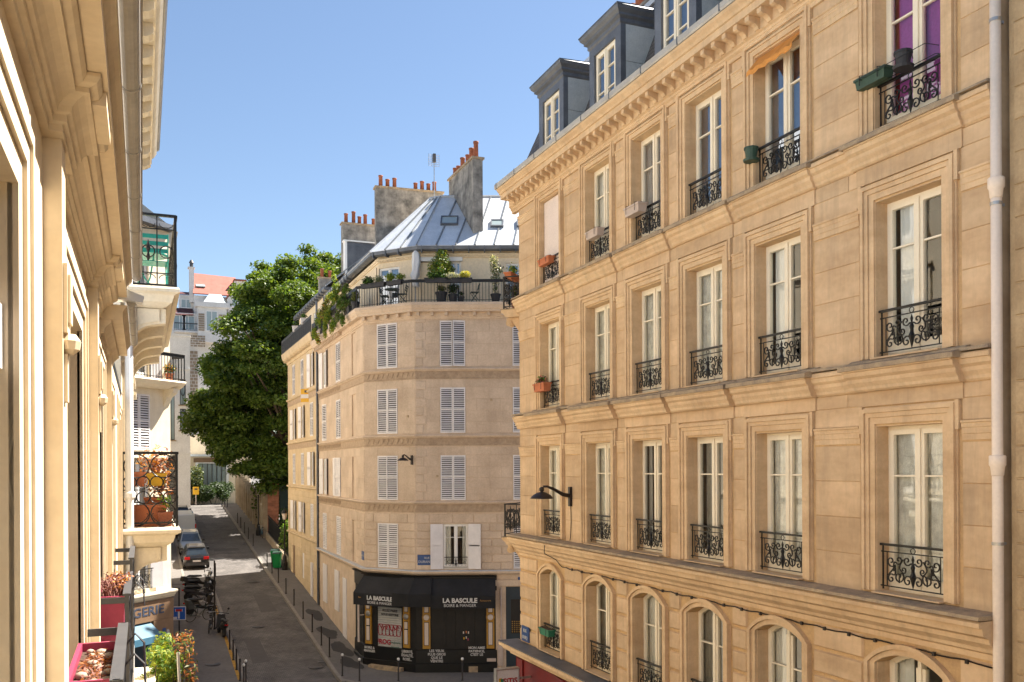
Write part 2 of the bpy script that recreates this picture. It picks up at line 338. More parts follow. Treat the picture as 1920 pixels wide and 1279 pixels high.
# ------------------------------------------------------------------ architecture helpers
# facade space: x along the wall to the right as seen from the street, y into the wall (outwards is negative), z up (0 = camera level)
import numpy as np
def wall_mb(x0, x1, z0, z1, ops, d=.22, y=0, mb=None, m=0, mr=0):
    mb = mb or MB()
    xs = sorted({x0,x1,*[o[0] for o in ops],*[o[1] for o in ops]}); zs = sorted({z0,z1,*[o[2] for o in ops],*[o[3] for o in ops]})
    xs = [a for a in xs if x0 <= a <= x1]; zs = [a for a in zs if z0 <= a <= z1]
    for i in range(len(xs)-1):
        for j in range(len(zs)-1):
            cx, cz = (xs[i]+xs[i+1])/2, (zs[j]+zs[j+1])/2
            if any(o[0] < cx < o[1] and o[2] < cz < o[3] for o in ops): continue
            mb.add([(xs[i],y,zs[j]),(xs[i+1],y,zs[j]),(xs[i+1],y,zs[j+1]),(xs[i],y,zs[j+1])], [(0,1,2,3)], m)
    for o in ops:
        a,b,c,e = o[:4]; rise = o[4] if len(o) > 4 else 0
        mb.add([(a,y,c),(a,y+d,c),(a,y+d,e),(a,y,e)], [(3,2,1,0)], mr)
        mb.add([(b,y,c),(b,y+d,c),(b,y+d,e),(b,y,e)], [(0,1,2,3)], mr)
        mb.add([(a,y,c),(b,y,c),(b,y+d,c),(a,y+d,c)], [(0,1,2,3)], mr)
        if rise:
            pts = arch_pts(a,b,e-rise,rise,12)
            vs = []
            for p in pts: vs += [(p[0],y,p[1]),(p[0],y,e),(p[0],y+d,p[1])]
            fs = []
            for i in range(len(pts)-1):
                k = 3*i; fs += [(k,k+3,k+4,k+1),(k+2,k+5,k+3,k)]
            mb.add(vs, fs, m)
        else:
            mb.add([(a,y,e),(b,y,e),(b,y+d,e),(a,y+d,e)], [(3,2,1,0)], mr)
    return mb
def arch_pts(a, b, zs, rise, n=12):
    w = (b-a)/2; r = (w*w+rise*rise)/(2*rise); cz = zs+rise-r; th = math.asin(min(1,w/r)); cx = (a+b)/2
    return [(cx+r*sin(-th+2*th*i/n), cz+r*cos(-th+2*th*i/n)) for i in range(n+1)]
def solve_rects(x0, x1, z0, z1, ops, ch, bl, stag=True, seed=0):
    """split a wall area into block rectangles that leave the openings free"""
    rnd = random.Random(seed); lv = sorted({z0,z1,*[min(max(o[2],z0),z1) for o in ops],*[min(max(o[3],z0),z1) for o in ops]})
    out = []; row = 0
    for a, b in zip(lv[:-1], lv[1:]):
        if b-a < .04: continue
        n = max(1, round((b-a)/ch))
        for k in range(n):
            ca, cb = a+(b-a)*k/n, a+(b-a)*(k+1)/n; row += 1; mid = (ca+cb)/2
            iv = [(x0,x1)]
            for o in ops:
                if o[2] < mid < o[3]:
                    nv = []
                    for p, q in iv:
                        if o[0] > p: nv.append((p, min(q,o[0])))
                        if o[1] < q: nv.append((max(p,o[1]), q))
                    iv = [t for t in nv if t[1]-t[0] > .03]
            for p, q in iv:
                L_ = q-p; nb = max(1, round(L_/bl)); off = (.5 if (row % 2 and stag and nb > 1) else 0)*(L_/nb)
                cuts = [p]+[p+L_/nb*t+off for t in range(0 if off else 1, nb)]+[q]
                cuts = [p]+[c+rnd.uniform(-.06,.06) if c not in (p,q) else c for c in cuts[1:-1]]+[q]
                for s, t in zip(cuts[:-1], cuts[1:]):
                    if t-s > .03: out.append((s,t,ca,cb))
    return out
def box_mesh(w, h, d, mat, bev=0):
    def fn():
        m = MB()
        if not bev: m.box(0,w,-d,0,0,h)
        else:
            e = bev; m.add([(0,0,0),(w,0,0),(w,0,h),(0,0,h),(e,-d,e),(w-e,-d,e),(w-e,-d,h-e),(e,-d,h-e)],
                  [(0,1,5,4),(1,2,6,5),(2,3,7,6),(3,0,4,7),(4,5,6,7)])
        return m.mesh('block', mat)
    return cache(('blk',round(w,3),round(h,3),d,mat.name,bev), fn)
def blocks(name, parent, F, rects, mat, proud=.006, joint=.006, bev=.004, y=0):
    for a,b,c,d in rects:
        obj(name, box_mesh(round(b-a-joint,3), round(d-c-joint,3), proud, mat, bev), parent, F, (a+joint/2, y, c+joint/2))
def uframe(mb, x0, x1, z0, z1, w, y0, y1, m=0):
    mb.box(x0-w,x0,y0,y1,z0,z1+w,m); mb.box(x1,x1+w,y0,y1,z0,z1+w,m); mb.box(x0,x1,y0,y1,z1,z1+w,m)

def win_frame(w, h, arch=0, mat=None, bar=.70, two=True, stile=.055, bars=None):
    def fn():
        m = MB(); d0, d1 = 0, .07; e = .05; H = h-arch
        m.box(-w/2,-w/2+e,d0,d1,0,H); m.box(w/2-e,w/2,d0,d1,0,H); m.box(-w/2+e,w/2-e,d0,d1,0,.06)
        if arch:
            pts = arch_pts(-w/2,w/2,h-arch,arch,10); k = len(pts)
            lo = arch_pts(-w/2+e+stile,w/2-e-stile,h-arch-.02,arch*.8,10)
            vs = []
            for i in range(k): vs += [(pts[i][0],d0,pts[i][1]),(lo[i][0],d0,lo[i][1]),(lo[i][0],d1,lo[i][1])]
            m.add(vs, [f for i in range(k-1) for f in ((3*i,3*i+1,3*i+4,3*i+3),(3*i+1,3*i+2,3*i+5,3*i+4))])
        else: m.box(-w/2+e,w/2-e,d0,d1,h-e,h)
        L_ = [(-w/2+e,-.02),(.02,w/2-e)] if two else [(-w/2+e,w/2-e)]
        top = H-(e if not arch else .0)
        for a,b in L_:
            m.box(a,a+stile,-.018,.045,.06,top); m.box(b-stile,b,-.018,.045,.06,top)
            m.box(a+stile,b-stile,-.018,.045,.06,.20); 
            if not arch: m.box(a+stile,b-stile,-.018,.045,top-.06,top)
            for q in (bars or [bar]): m.box(a+stile,b-stile,-.008,.035,h*q-.012,h*q+.012)
        if two: m.box(-.026,.026,-.04,.06,.06,h-e if not arch else h-.03)
        return m.mesh('window', mat)
    return cache(('wf',round(w,3),round(h,3),arch,mat.name,bar,two,stile,str(bars)), fn)
def pane_mesh(w, h, mat):
    def fn(): return MB().add([(0,0,0),(w,0,0),(w,0,h),(0,0,h)], [(0,1,2,3)]).mesh('pane', mat)
    return cache(('pn',round(w,3),round(h,3),mat.name), fn)
def curtain_mesh(w, h, mat, amp=.02, per=.11, seed=0):
    def fn():
        m = MB(); n = max(6,int(w/.025)); vs = []
        for i in range(n+1):
            x = w*i/n; y = amp*sin(2*pi*x/per+seed)+amp*.5*sin(5.1*x/per+seed*2)
            vs += [(x,y,0),(x,y*.8,h)]
        m.add(vs, [(2*i,2*i+2,2*i+3,2*i+1) for i in range(n)]); return m.mesh('curtain', mat, True)
    return cache(('cu',round(w,3),round(h,3),mat.name,amp,seed), fn)
def room_mesh(w, h, d, mat):
    def fn():
        m = MB(); a = w/2
        m.add([(-a,0,0),(a,0,0),(a,d,0),(-a,d,0),(-a,0,h),(a,0,h),(a,d,h),(-a,d,h)], [(0,1,2,3),(4,7,6,5),(0,3,7,4),(1,5,6,2),(3,2,6,7)])
        return m.mesh('interior', mat)
    return cache(('rm',round(w,2),round(h,2),d,mat.name), fn)
def french_window(parent, F, x, z, w, h, y=.2, mat=None, glass=None, curtains=(), arch=0, bar=.70, two=True, room=None, bars=None, rd=1.3, name='window', stile=.055, rm=.5):
    mat = mat or CREAMP; glass = glass or GLASS
    wn = obj(name, win_frame(w,h,arch,mat,bar,two,stile,bars), parent, F, (x,y,z))
    e = .05; L_ = [(-w/2+e,-.02),(.02,w/2-e)] if two else [(-w/2+e,w/2-e)]
    lv = [.20]+[h*q for q in (bars or [bar])]+[h-e-(.06 if not arch else -.03)]
    for a,b in L_:
        for c,d in zip(lv[:-1],lv[1:]): obj('pane', pane_mesh(b-a-2*stile, d-c-.012, glass), wn, F, (x+a+stile, y+.02, z+c+.006))
    obj('interior', room_mesh(w+rm, h+.2*(rm>.3), rd, room or ROOM), wn, F, (x, y+.075, z-.1*(rm>.3)))
    for i,c in enumerate(curtains):     # (x fraction 0..1, x1, z0, z1, material)
        obj('curtain', curtain_mesh(w*(c[1]-c[0]), h*(c[3]-c[2]), c[4], amp=c[5] if len(c)>5 else .018, seed=i), wn, F, (x-w/2+w*c[0], y+.10+.03*i, z+h*c[2]))
    return wn

def scroll(p0, p1, T=2.6*pi, S=False, flip=False, n=26, p=3):
    th = 0; x = z = 0; pts = [(0,0)]
    ks = []
    for i in range(n):
        s = 2*(i+.5)/n-1; k = .25+abs(s)**p*3
        ks.append(k*(1 if (s > 0 or not S) else -1))
    tot = sum(abs(k) for k in ks); 
    for i,k in enumerate(ks):
        th += T*k/tot; st = 1/(.35+abs(k)); x += cos(th)*st; z += sin(th)*st; pts.append((x,z))
    if flip: pts = [(a,-b) for a,b in pts]
    ax, az_ = pts[0]; bx, bz = pts[-1]; a = complex(bx-ax,bz-az_); t = complex(p1[0]-p0[0],p1[1]-p0[1])/a
    return [((complex(u-ax,v-az_)*t).real+p0[0], (complex(u-ax,v-az_)*t).imag+p0[1]) for u,v in pts]
def curl(c, R_, a0, turns, dr, end=None, n=15):
    pts = []
    for i in range(n+1):
        t = i/n; r = R_*(.14+.86*t); g = a0+dr*turns*2*pi*(t-1); pts.append((c[0]+r*cos(g), c[1]+r*sin(g)))
    if end: 
        p, q = pts[-1], pts[-2]; d = (p[0]-q[0], p[1]-q[1]); l = hypot(*d) or 1; D = hypot(end[0]-p[0],end[1]-p[1])*.45
        m_ = (p[0]+d[0]/l*D, p[1]+d[1]/l*D)
        for i in range(1,6): t = i/5; pts.append(tuple((1-t)**2*p[k]+2*t*(1-t)*m_[k]+t*t*end[k] for k in (0,1)))
    return pts
def scrolls_into(mb, x0, w, z0, h, r=.007, y=0, n=4):
    A = [((.10,.20),.17,2.4,1.2,1,(.02,.58)),((.11,.80),.15,-2.6,1.2,-1,(.02,.45)),((.27,.30),.21,1.9,1.35,-1,(.19,.82)),((.27,.80),.14,-.6,1.2,1,(.37,.45)),((.42,.22),.15,2.2,1.2,1,(.35,.62)),((.42,.74),.17,-2.4,1.2,-1,(.48,.32)),((.18,.52),.11,-1.2,1.1,1,(.26,.12))]
    for sg in (1,-1):
        for c_,R_,a0,tn,dr,e in A:
            pts = curl((c_[0]*w,c_[1]*h),R_*min(h,w*.55),a0,tn,dr,(e[0]*w,e[1]*h))
            mb.tube([(x0+w/2+sg*a, y, z0+min(max(b,.01*h),h*.99)) for a,b in pts], r, n, cap=False)
    c = x0+w/2
    mb.lathe([(.004,0),(.02*w,.12*h),(.05*w,.35*h),(.018*w,.5*h),(.035*w,.62*h),(.012*w,.75*h),(.022*w,.85*h),(.003,.98*h)], 6, (c,y,z0))
def guard_mesh(w, h, mat=None):
    mat = mat or IRON
    def fn():
        m = MB()
        m.box(-w/2-.04,w/2+.04,-.022,.022,h-.03,h); m.box(-w/2,w/2,-.006,.006,h-.115,h-.10); m.box(-w/2-.03,w/2+.03,-.008,.008,.035,.05)
        for s in (-1,1):
            m.box(s*(w/2-.03)-.008,s*(w/2-.03)+.008,-.008,.008,.0,h-.03); m.box(s*(w/2-.10)-.005,s*(w/2-.10)+.005,-.005,.005,.05,h-.1)
        scrolls_into(m, -w/2+.1, w-.2, .05, h-.165, .0105)
        m.tube([(cos(t)*.038,0,h-.07+sin(t)*.034) for t in [2*pi*i/10 for i in range(10)]], .006, 4, closed=True)
        return m.mesh('window_guard', mat)
    return cache(('gd',round(w,3),round(h,3),mat.name), fn)
def shutter_mesh(w, h, mat=None, mid=.52, back=True):
    mat = mat or SHUT
    def fn():
        m = MB(); e = .045; d = .035
        m.box(0,e,-d,0,0,h); m.box(w-e,w,-d,0,0,h); m.box(e,w-e,-d,0,0,.07); m.box(e,w-e,-d,0,h-.07,h); m.box(e,w-e,-d,0,h*mid-.03,h*mid+.03)
        m.box(e,w-e,*((.012,.016) if back else (-.004,0)),.07,h-.07,1 if back else 0)  # dark back sheet stands in for the shade in the slat gaps
        for a,b in ((.07,h*mid-.03),(h*mid+.03,h-.07)):
            n = int((b-a)/.088)
            for i in range(n):
                z = a+(b-a)*(i+.5)/n
                m.hexa([(e,-.034,z-.030),(w-e,-.034,z-.030),(w-e,-.002,z+.010),(e,-.002,z+.010)],[(e,-.034,z-.018),(w-e,-.034,z-.018),(w-e,-.002,z+.022),(e,-.002,z+.022)])
        return m.mesh('shutter', [mat, ROOMD])
    return cache(('sh',round(w,3),round(h,3),mat.name,mid,back), fn)
def shutter_pair(parent, F, x, z, w, h, y=-.005, mat=None, openA=None, openB=None):
    """closed pair, or leaves swung by an angle from closed"""
    me = shutter_mesh(w/2-.006, h, mat, back=not openA)
    a = obj('shutter', me, parent, F, (x-w/2,y,z), rz=-(openA or 0)) ; b = obj('shutter', me, parent, F, (x+w/2,y,z), rot=Matrix.Rotation((openB or 0),4,'Z') @ Matrix.Diagonal((-1,1,1,1)))
    return a, b
def ledge_prof(p, h, lip=.05, s=1):
    """moulded string course: projection p, height h, top at 0 (y negative outwards)"""
    return [(.05,0),(-p*.9,-.012),(-p,-.03),(-p,-lip-.03),(-p*.86,-lip-.035),(-p*.80,-h*.42),(-p*.55,-h*.52),(-p*.52,-h*.66),(-p*.30,-h*.82),(-p*.26,-h*.93),(-p*.1,-h),(.05,-h)]

# ------------------------------------------------------------------ foliage helpers
def leaves_mesh(name, centers, radii, n, size, mats, seed=0, up=.6, aspect=.55, shell=.5, fold=.15, mix=None):
    """n leaf faces spread over ellipsoids: centers (k,3), radii (k,3)"""
    rs = np.random.RandomState(seed); C = np.array(centers,float); Rr = np.array(radii,float)
    wt = (Rr.prod(1))**.67; wt /= wt.sum(); k = rs.choice(len(C), n, p=wt)
    d = rs.normal(size=(n,3)); d /= np.linalg.norm(d,axis=1,keepdims=True)
    rad = (shell+(1-shell)*rs.rand(n))**(1.0) * np.where(rs.rand(n)<.25, rs.rand(n)**.5, 1)
    P = C[k]+d*Rr[k]*rad[:,None]
    nr = d*(1-up)+np.array([0,0,1])*up+rs.normal(size=(n,3))*.45; nr /= np.linalg.norm(nr,axis=1,keepdims=True)
    t = np.cross(nr, rs.normal(size=(n,3))); t /= np.linalg.norm(t,axis=1,keepdims=True)+1e-9; b = np.cross(nr,t)
    s = size*(.6+.8*rs.rand(n))[:,None]; wv = s*aspect
    V = np.stack([P-t*s*.5, P+b*wv*.5+nr*s*fold, P+t*s*.5, P-b*wv*.5+nr*s*fold],1).reshape(-1,3)
    F = np.arange(4*n).reshape(n,4)
    me = bpy.data.meshes.new(name); me.vertices.add(4*n); me.vertices.foreach_set('co', V.ravel().astype(np.float32))
    me.loops.add(4*n); me.loops.foreach_set('vertex_index', F.ravel().astype(np.int32)); me.polygons.add(n)
    me.polygons.foreach_set('loop_start', (np.arange(n)*4).astype(np.int32))
    try: me.polygons.foreach_set('loop_total', np.full(n,4,np.int32))
    except Exception: pass
    if not isinstance(mats,(list,tuple)): mats = [mats]
    for q in mats: me.materials.append(q)
    if len(mats) > 1:
        pr = mix or [1/len(mats)]*len(mats)
        me.polygons.foreach_set('material_index', rs.choice(len(mats), n, p=pr).astype(np.int32))
    me.update(calc_edges=True); me.validate(); return me
def bush(name, label, cat, loc, blobs, n, size, mats, seed=0, pot=None, potmat=None, group=None, stems=3, mix=None, up=.45, aspect=.5):
    """potted or planted shrub: foliage, stems and its pot; loc is the base; blobs = [(x,y,z,rx,ry,rz)]"""
    t = thing(name, label, cat, Matrix.Translation(loc), group=group)
    F = Matrix.Translation(loc)
    obj('foliage', leaves_mesh('foliage',[b[:3] for b in blobs],[b[3:] for b in blobs],n,size,mats,seed,up=up,shell=.35,mix=mix,aspect=aspect), t, F)
    m = MB(); rnd = random.Random(seed)
    for i in range(stems):
        b = blobs[i % len(blobs)]; ox, oy = rnd.uniform(-.05,.05), rnd.uniform(-.05,.05)
        m.tube([(b[0]*.3+ox,b[1]*.3+oy,.0),(b[0]*.7+ox,b[1]*.7+oy,b[2]*.55),(b[0],b[1],b[2]+b[5]*.4)], [.016,.012,.006], 5)
    mo('stem', m, BARK, t, F)
    if pot: 
        p = MB(); 
        if pot[0] == 'round':
            r, h = pot[1], pot[2]; p.lathe([(r*.72,0),(r*.95,h*.82),(r*1.06,h*.82),(r*1.06,h),(r*.93,h),(r*.9,h-.03)], 14)
        else:
            w, d, h = pot[1:4]; rz = pot[4] if len(pot) > 4 else 0; c, s_ = cos(rz), sin(rz)
            def q(x,y,z): return (x*c-y*s_, x*s_+y*c, z)
            b_ = [q(-w*.46,-d*.4,0),q(w*.46,-d*.4,0),q(w*.46,d*.4,0),q(-w*.46,d*.4,0)]; t_ = [q(-w/2,-d/2,h),q(w/2,-d/2,h),q(w/2,d/2,h),q(-w/2,d/2,h)]
            p.hexa(b_, t_)
            p.hexa([q(-w*.52,-d*.54,h-.04),q(w*.52,-d*.54,h-.04),q(w*.52,d*.54,h-.04),q(-w*.52,d*.54,h-.04)],[q(-w*.52,-d*.54,h+.004),q(w*.52,-d*.54,h+.004),q(w*.52,d*.54,h+.004),q(-w*.52,d*.54,h+.004)])
        mo('pot', p, potmat, t, F)
    return t
# ------------------------------------------------------------------ ground and streets
def strip(name, x0, x1, ys, dz, mat, nx=1):
    m = MB(); vs = []
    fx0 = x0 if callable(x0) else (lambda y: x0); fx1 = x1 if callable(x1) else (lambda y: x1)
    for y in ys: vs += [(fx0(y),y,gz(y)+dz),(fx1(y),y,gz(y)+dz)]
    m.add(vs, [(2*i,2*i+1,2*i+3,2*i+2) for i in range(len(ys)-1)])
    return struct(mo(name, m, mat))
YS = [39.5,45,50,55,60,65,70,75,80,85,90,95,100]
strip('ground', -900, 900, [-600,-50,0,20,39.5]+YS[1:]+[140,900], -.02, PAVE)
strip('road', 4.1, 7.75, [37.6]+YS[:-1]+[99.2], .0, SETT)
strip('junction_road', -60, 60, [24.6,37.594], -.004, ASPH)
strip('near_road', 1.4, 7.2, [-40,24.594], -.004, ASPH)
strip('parking_lane', 2.5, 4.096, [60.5]+[y for y in YS if y > 61], .0, ASPH)
def raised(name, x0, x1, ys, h, mat):          # pavement slab with vertical sides
    m = MB(); vs = []
    for y in ys: vs += [(x0,y,gz(y)-.05),(x1,y,gz(y)-.05),(x1,y,gz(y)+h),(x0,y,gz(y)+h)]
    fs = []
    for i in range(len(ys)-1):
        k = 4*i; fs += [(k+3,k+2,k+6,k+7),(k+1,k+5,k+6,k+2),(k,k+3,k+7,k+4)]
    n = 4*(len(ys)-1); fs += [(0,1,2,3),(n+3,n+2,n+1,n)]
    m.add(vs, fs); return struct(mo(name, m, mat))
raised('sidewalk_right', 7.93, 9.6, [38.2]+YS, .11, PAVE)
raised('sidewalk_left', .3, 2.36, [60.2]+[y for y in YS if y > 61], .11, PAVE)
raised('sidewalk_plaza', .3, 3.92, [38.2]+YS[:4]+[60.1], .11, PAVE)
raised('sidewalk_near_right', 7.36, 9.2, [-40,23.0], .11, PAVE)
raised('sidewalk_near_left', -.4, 1.24, [-40,26.5], .11, PAVE)
# kerbstones, one by one
def kerb_run(name, xa, ya, yb, w=.16, L_=1.0):
    k = struct(obj(name, None, None, Matrix.Translation((xa,ya,gz(ya)))))
    me = {}
    y = ya; i = 0
    while y < yb-.2:
        sl = (gz(y+L_)-gz(y))
        key = round(sl,3)
        if key not in me:
            m = MB(); m.hexa([(0,0.004,-.06),(w,0.004,-.06),(w,L_-.006,-.06+sl),(0,L_-.006,-.06+sl)],[(0,0.004,.125),(w,0.004,.125),(w,L_-.006,.125+sl),(0,L_-.006,.125+sl)])
            me[key] = m.mesh('kerbstone', KERB)
        obj('kerbstone', me[key], k, Matrix.Translation((xa,y,gz(y)))); y += L_; i += 1
kerb_run('kerb_right', 7.762, 38.2, 99.4)
kerb_run('kerb_left', 3.93, 38.2, 60)
kerb_run('kerb_parking', 2.37, 60.2, 99.4)
# pavement in front of the corner shop, following its two faces
m = MB(); z0 = -9.15; z1 = -8.985
poly = [(7.93,41.5),(7.93,38.6),(8.3,37.9),(9.4,36.95),(22,31.8),(22,36),(11,40.5),(9.6,41.5)]
m.ex(poly, z0, z1, 'z'); struct(mo('sidewalk_corner', m, PAVE))
m = MB()
for a,b in zip(poly[1:4], poly[2:5]):
    d = Vector((b[0]-a[0],b[1]-a[1])).normalized(); n = Vector((d.y,-d.x))*.16
    m.hexa([(a[0]+n.x,a[1]+n.y,z0),(b[0]+n.x,b[1]+n.y,z0),(b[0],b[1],z0),(a[0],a[1],z0)],[(a[0]+n.x,a[1]+n.y,z1+.004),(b[0]+n.x,b[1]+n.y,z1+.004),(b[0],b[1],z1+.004),(a[0],a[1],z1+.004)])
struct(mo('kerb_corner', m, KERB))
# yellow line beside the left bollards, dark irregular patches, manhole
m = MB(); ys = [40+i*.5 for i in range(30)]
for i in range(len(ys)-1):
    a, b = ys[i], ys[i+1]; m.add([(3.72,a,gz(a)+.114),(3.86,a,gz(a)+.114),(3.86,b,gz(b)+.114),(3.72,b,gz(b)+.114)], [(0,1,2,3)])
struct(mo('yellow_line', m, YELLOW))
rnd = random.Random(3)
for cx, cy, rx, ry in ((8.75,41.0,.42,.9),(8.8,43.4,.42,1.1),(8.75,46.4,.40,1.1),(8.8,50.4,.38,1.2)):
    m = MB(); pts = []
    for i in range(26):
        t = 2*pi*i/26; r = 1+.22*sin(2*t+cx*9)+.18*sin(3*t+cy*3)+.10*rnd.uniform(-1,1); x, y = cx+rx*r*cos(t), cy+ry*r*sin(t); pts.append((x,y,gz(y)+.114 if y > 41.5 else max(gz(y)+.114,-8.981)))
    m.add(pts, [tuple(range(26))]); struct(mo('dark_patch', m, PATCH))
m = MB(); m.lathe([(.32,0),(.32,.012),(.26,.014),(.26,.008)], 20); struct(mo('manhole_cover', m, IRON_G, loc=(7.2,41.2,gz(41.2)+.002)))

# utility trench repairs, gully grates and covers in the carriageway
for x0,x1,y0,y1 in ((4.6,5.4,42.5,46.8),(6.1,7.0,52.0,56.5),(5.0,6.9,72.0,73.2),(4.5,5.2,84,88)):
    struct(mo('trench_repair', MB().add([(x0,y0,gz(y0)+.004),(x1,y0+.15,gz(y0+.15)+.004),(x1-.05,y1,gz(y1)+.004),(x0+.08,y1-.1,gz(y1-.1)+.004)],[(0,1,2,3)]), PATCH2))
for x,y in ((5.6,49.0),(6.6,60.2),(5.2,69.0),(2.9,42.6)):
    z = gz(y)+(.003 if x > 4 else .113); struct(mo('manhole_cover', MB().lathe([(.34,0),(.34,.010),(.29,.012),(.29,.007)],20), IRON_G, loc=(x,y,z)))
for y in (41.8,58.4,75): struct(mo('gully_grate', MB().box(7.42,7.72,y,y+.5,gz(y)-.02,gz(y)+.022), IRON_G))
# ------------------------------------------------------------------ right-hand stone building
FR = face(9, 21.5, -pi/2)
BW = 14.1
rb = thing('stone_apartment_building', 'tall golden limestone apartment building along the right side with mansard dormers', 'building', face(9,21.5,-pi/2,-9.1))
BX = [1.894,4.35,6.36,8.28,10.23,12.76]; WW = 1.1
FLO = {4:(4.38,6.46), 3:(1.40,3.49), 2:(-1.67,.53), 1:(-4.42,-2.42)}
ops = []
for f,(a,b) in FLO.items():
    for x in BX: ops.append((x-WW/2,x+WW/2,a,b) + ((.17,) if f == 1 else ()))
wm = wall_mb(0, BW, -4.8, 6.9, ops, .24)
mo('wall', wm, S_JOINT, rb, FR)
# the stone reveals read as stone: line them
for o in ops:
    a,b,c,d = o[:4]; top = d-(o[4] if len(o) > 4 else 0); m = MB()
    m.box(a,a+.012,-.004,.24,c,top); m.box(b-.012,b,-.004,.24,c,top)
    if len(o) == 4: m.box(a,b,-.003,.238,d-.012,d-.0005)
    m.box(a+.0005,b-.0005,-.10,.30,c+.0005,c+.02)
    mo('window_reveal', m, S_TRIM, rb, FR)
# body behind
FRC = face(11, 23.5, -3*pi/4)
m = MB()
m.add([(0,11.5,-9.1),(BW,11.5,-9.1),(BW,11.5,10.1),(0,11.5,10.1)], [(0,1,2,3)])
m.add([(BW,0,-9.1),(BW,11.5,-9.1),(BW,11.5,6.9),(BW,0,6.9)], [(0,1,2,3)])
m.add([(0,0,-9.1),(0,0,-4.8),(BW,0,-4.8),(BW,0,-9.1)], [(0,1,2,3)])
m.add([(-2,2,-9.1),(-2,11.5,-9.1),(-2,11.5,6.9),(-2,2,6.9)], [(0,1,2,3)])
m.add([(-2,11.5,-9.1),(0,11.5,-9.1),(0,11.5,10.1),(-2,11.5,10.1)], [(0,1,2,3)])
mo('rear_walls', m, S_WALL, rb, FR)
cm = wall_mb(0, 2.83, -9.1, 6.9, [(.9,1.95,4.2,6.4),(.9,1.95,1.4,3.49),(.9,1.95,-1.7,.53)], .2); mo('corner_wall', cm, S_WALL, rb, FRC)
for z,h in ((4.2,2.2),(1.4,2.09),(-1.7,2.23)): french_window(rb, FRC, 1.425, z, 1.05, h, .18, CREAMP, curtains=[(0,1,.1,.95,CURT)])
# ashlar blocks
def col_edges(x): return (x-WW/2-.27, x+WW/2+.27)
ZB = {4:(4.37,6.18,6.62), 3:(1.39,3.22,3.98), 2:(-1.69,.28,.98)}
for f,(z0,zb,z1) in ZB.items():
    hol = [(*col_edges(x), z0-.1, FLO[f][1]+.27) for x in BX]
    blocks('stone_block', rb, FR, solve_rects(.02,BW-.06,z0,zb,hol,.46,1.3,seed=f), S_WALL, .010, .006, .004)
    blocks('stone_block', rb, FR, solve_rects(.02,BW-.06,FLO[f][1]+.27,z1,[],.40,1.6,seed=f+9), S_WALL, .010, .006, .004)
    blocks('stone_block', rb, FR, solve_rects(.02,BW-.06,{4:6.432,3:3.472,2:.532}[f],FLO[f][1]+.27,hol,.5,1.6,seed=f+19), S_WALL, .010, .006, .004)
# rusticated storey
hol = [(x-WW/2-.23,x+WW/2+.23,-4.7,-2.25) for x in BX]
for r in solve_rects(.02,BW-.06,-4.44,-2.24,hol,.36,9,stag=False): obj('rusticated_block', box_mesh(round(r[1]-r[0]-.004,3), round(r[3]-r[2]-.05,3), .035, S_WALL, .02), rb, FR, (r[0]+.002,0,r[2]+.025))
# impost bands between windows
for z0,z1 in ((6.2,6.43),(3.24,3.47),(.30,.53)):
    xs = [0]+[v for x in BX for v in (x-WW/2-.27, x+WW/2+.27)]+[BW-.04]; proud = .035; h = z1-z0
    for i in range(0, len(xs), 2):
        mo('impost_band', MB().ex([(.01,z0),(-proud*.5,z0),(-proud*.5,z0+h*.3),(-proud*.75,z0+h*.33),(-proud*.75,z0+h*.62),(-proud,z0+h*.66),(-proud,z0+h*.85),(-proud*1.5,z0+h*.9),(-proud*1.5,z1),(.01,z1)], xs[i]+.004, xs[i+1]-.004), S_TRIM, rb, FR)
# architraves with ears
def architrave(h):
    def fn():
        m = MB(); a = WW/2
        uframe(m,-a,a,0,h,.085,-.028,.01); uframe(m,-a-.087,a+.087,0,h+.087,.06,-.05,.01); uframe(m,-a-.149,a+.149,0,h+.149,.05,-.075,.01)
        uframe(m,-a-.201,a+.201,0,h+.201,.02,-.03,.01)
        for s in (-1,1): m.box(s*(a+.2),s*(a+.255),-.055,.01,h-.12,h+.235)
        return m.mesh('architrave', S_TRIM)
    return cache(('arc',round(h,2)), fn)
for f in (4,3,2):
    for x in BX: obj('architrave', architrave(FLO[f][1]-FLO[f][0]), rb, FR, (x,0,FLO[f][0]+.02))
for f,zc_ in ((3,4.02),(2,1.02)):          # frieze block breaking forward above each window
    for x in BX: mo('frieze_block', MB().box(x-WW/2-.30,x+WW/2+.30,-.032,.005,FLO[f][1]+.262,zc_), S_WALL, rb, FR)
for x in BX:          # segmental arched hood
    m = MB(); a = WW/2
    for s in (-1,1): 
        m.box(s*a,s*(a+.09),-.05,.01,0,1.83); m.box(s*(a+.092),s*(a+.16),-.085,.01,0,1.83)
    for (i0,w0,pr) in ((0,.09,.05),(.092,.068,.085)):
        lo = arch_pts(-a-i0,a+i0,1.83,.17+i0*.9,14); hi = arch_pts(-a-i0-w0,a+i0+w0,1.83,.17+(i0+w0)*.9,14); vs = []
        for p,q in zip(lo,hi): vs += [(p[0],.01,p[1]),(p[0],-pr,p[1]),(q[0],-pr,q[1]),(q[0],.01,q[1])]
        m.add(vs, [f for i in range(14) for f in ((4*i,4*i+1,4*i+5,4*i+4),(4*i+1,4*i+2,4*i+6,4*i+5),(4*i+2,4*i+3,4*i+7,4*i+6))])
    mo('arched_surround', m, S_TRIM, rb, FR, loc=(x,0,-4.42))
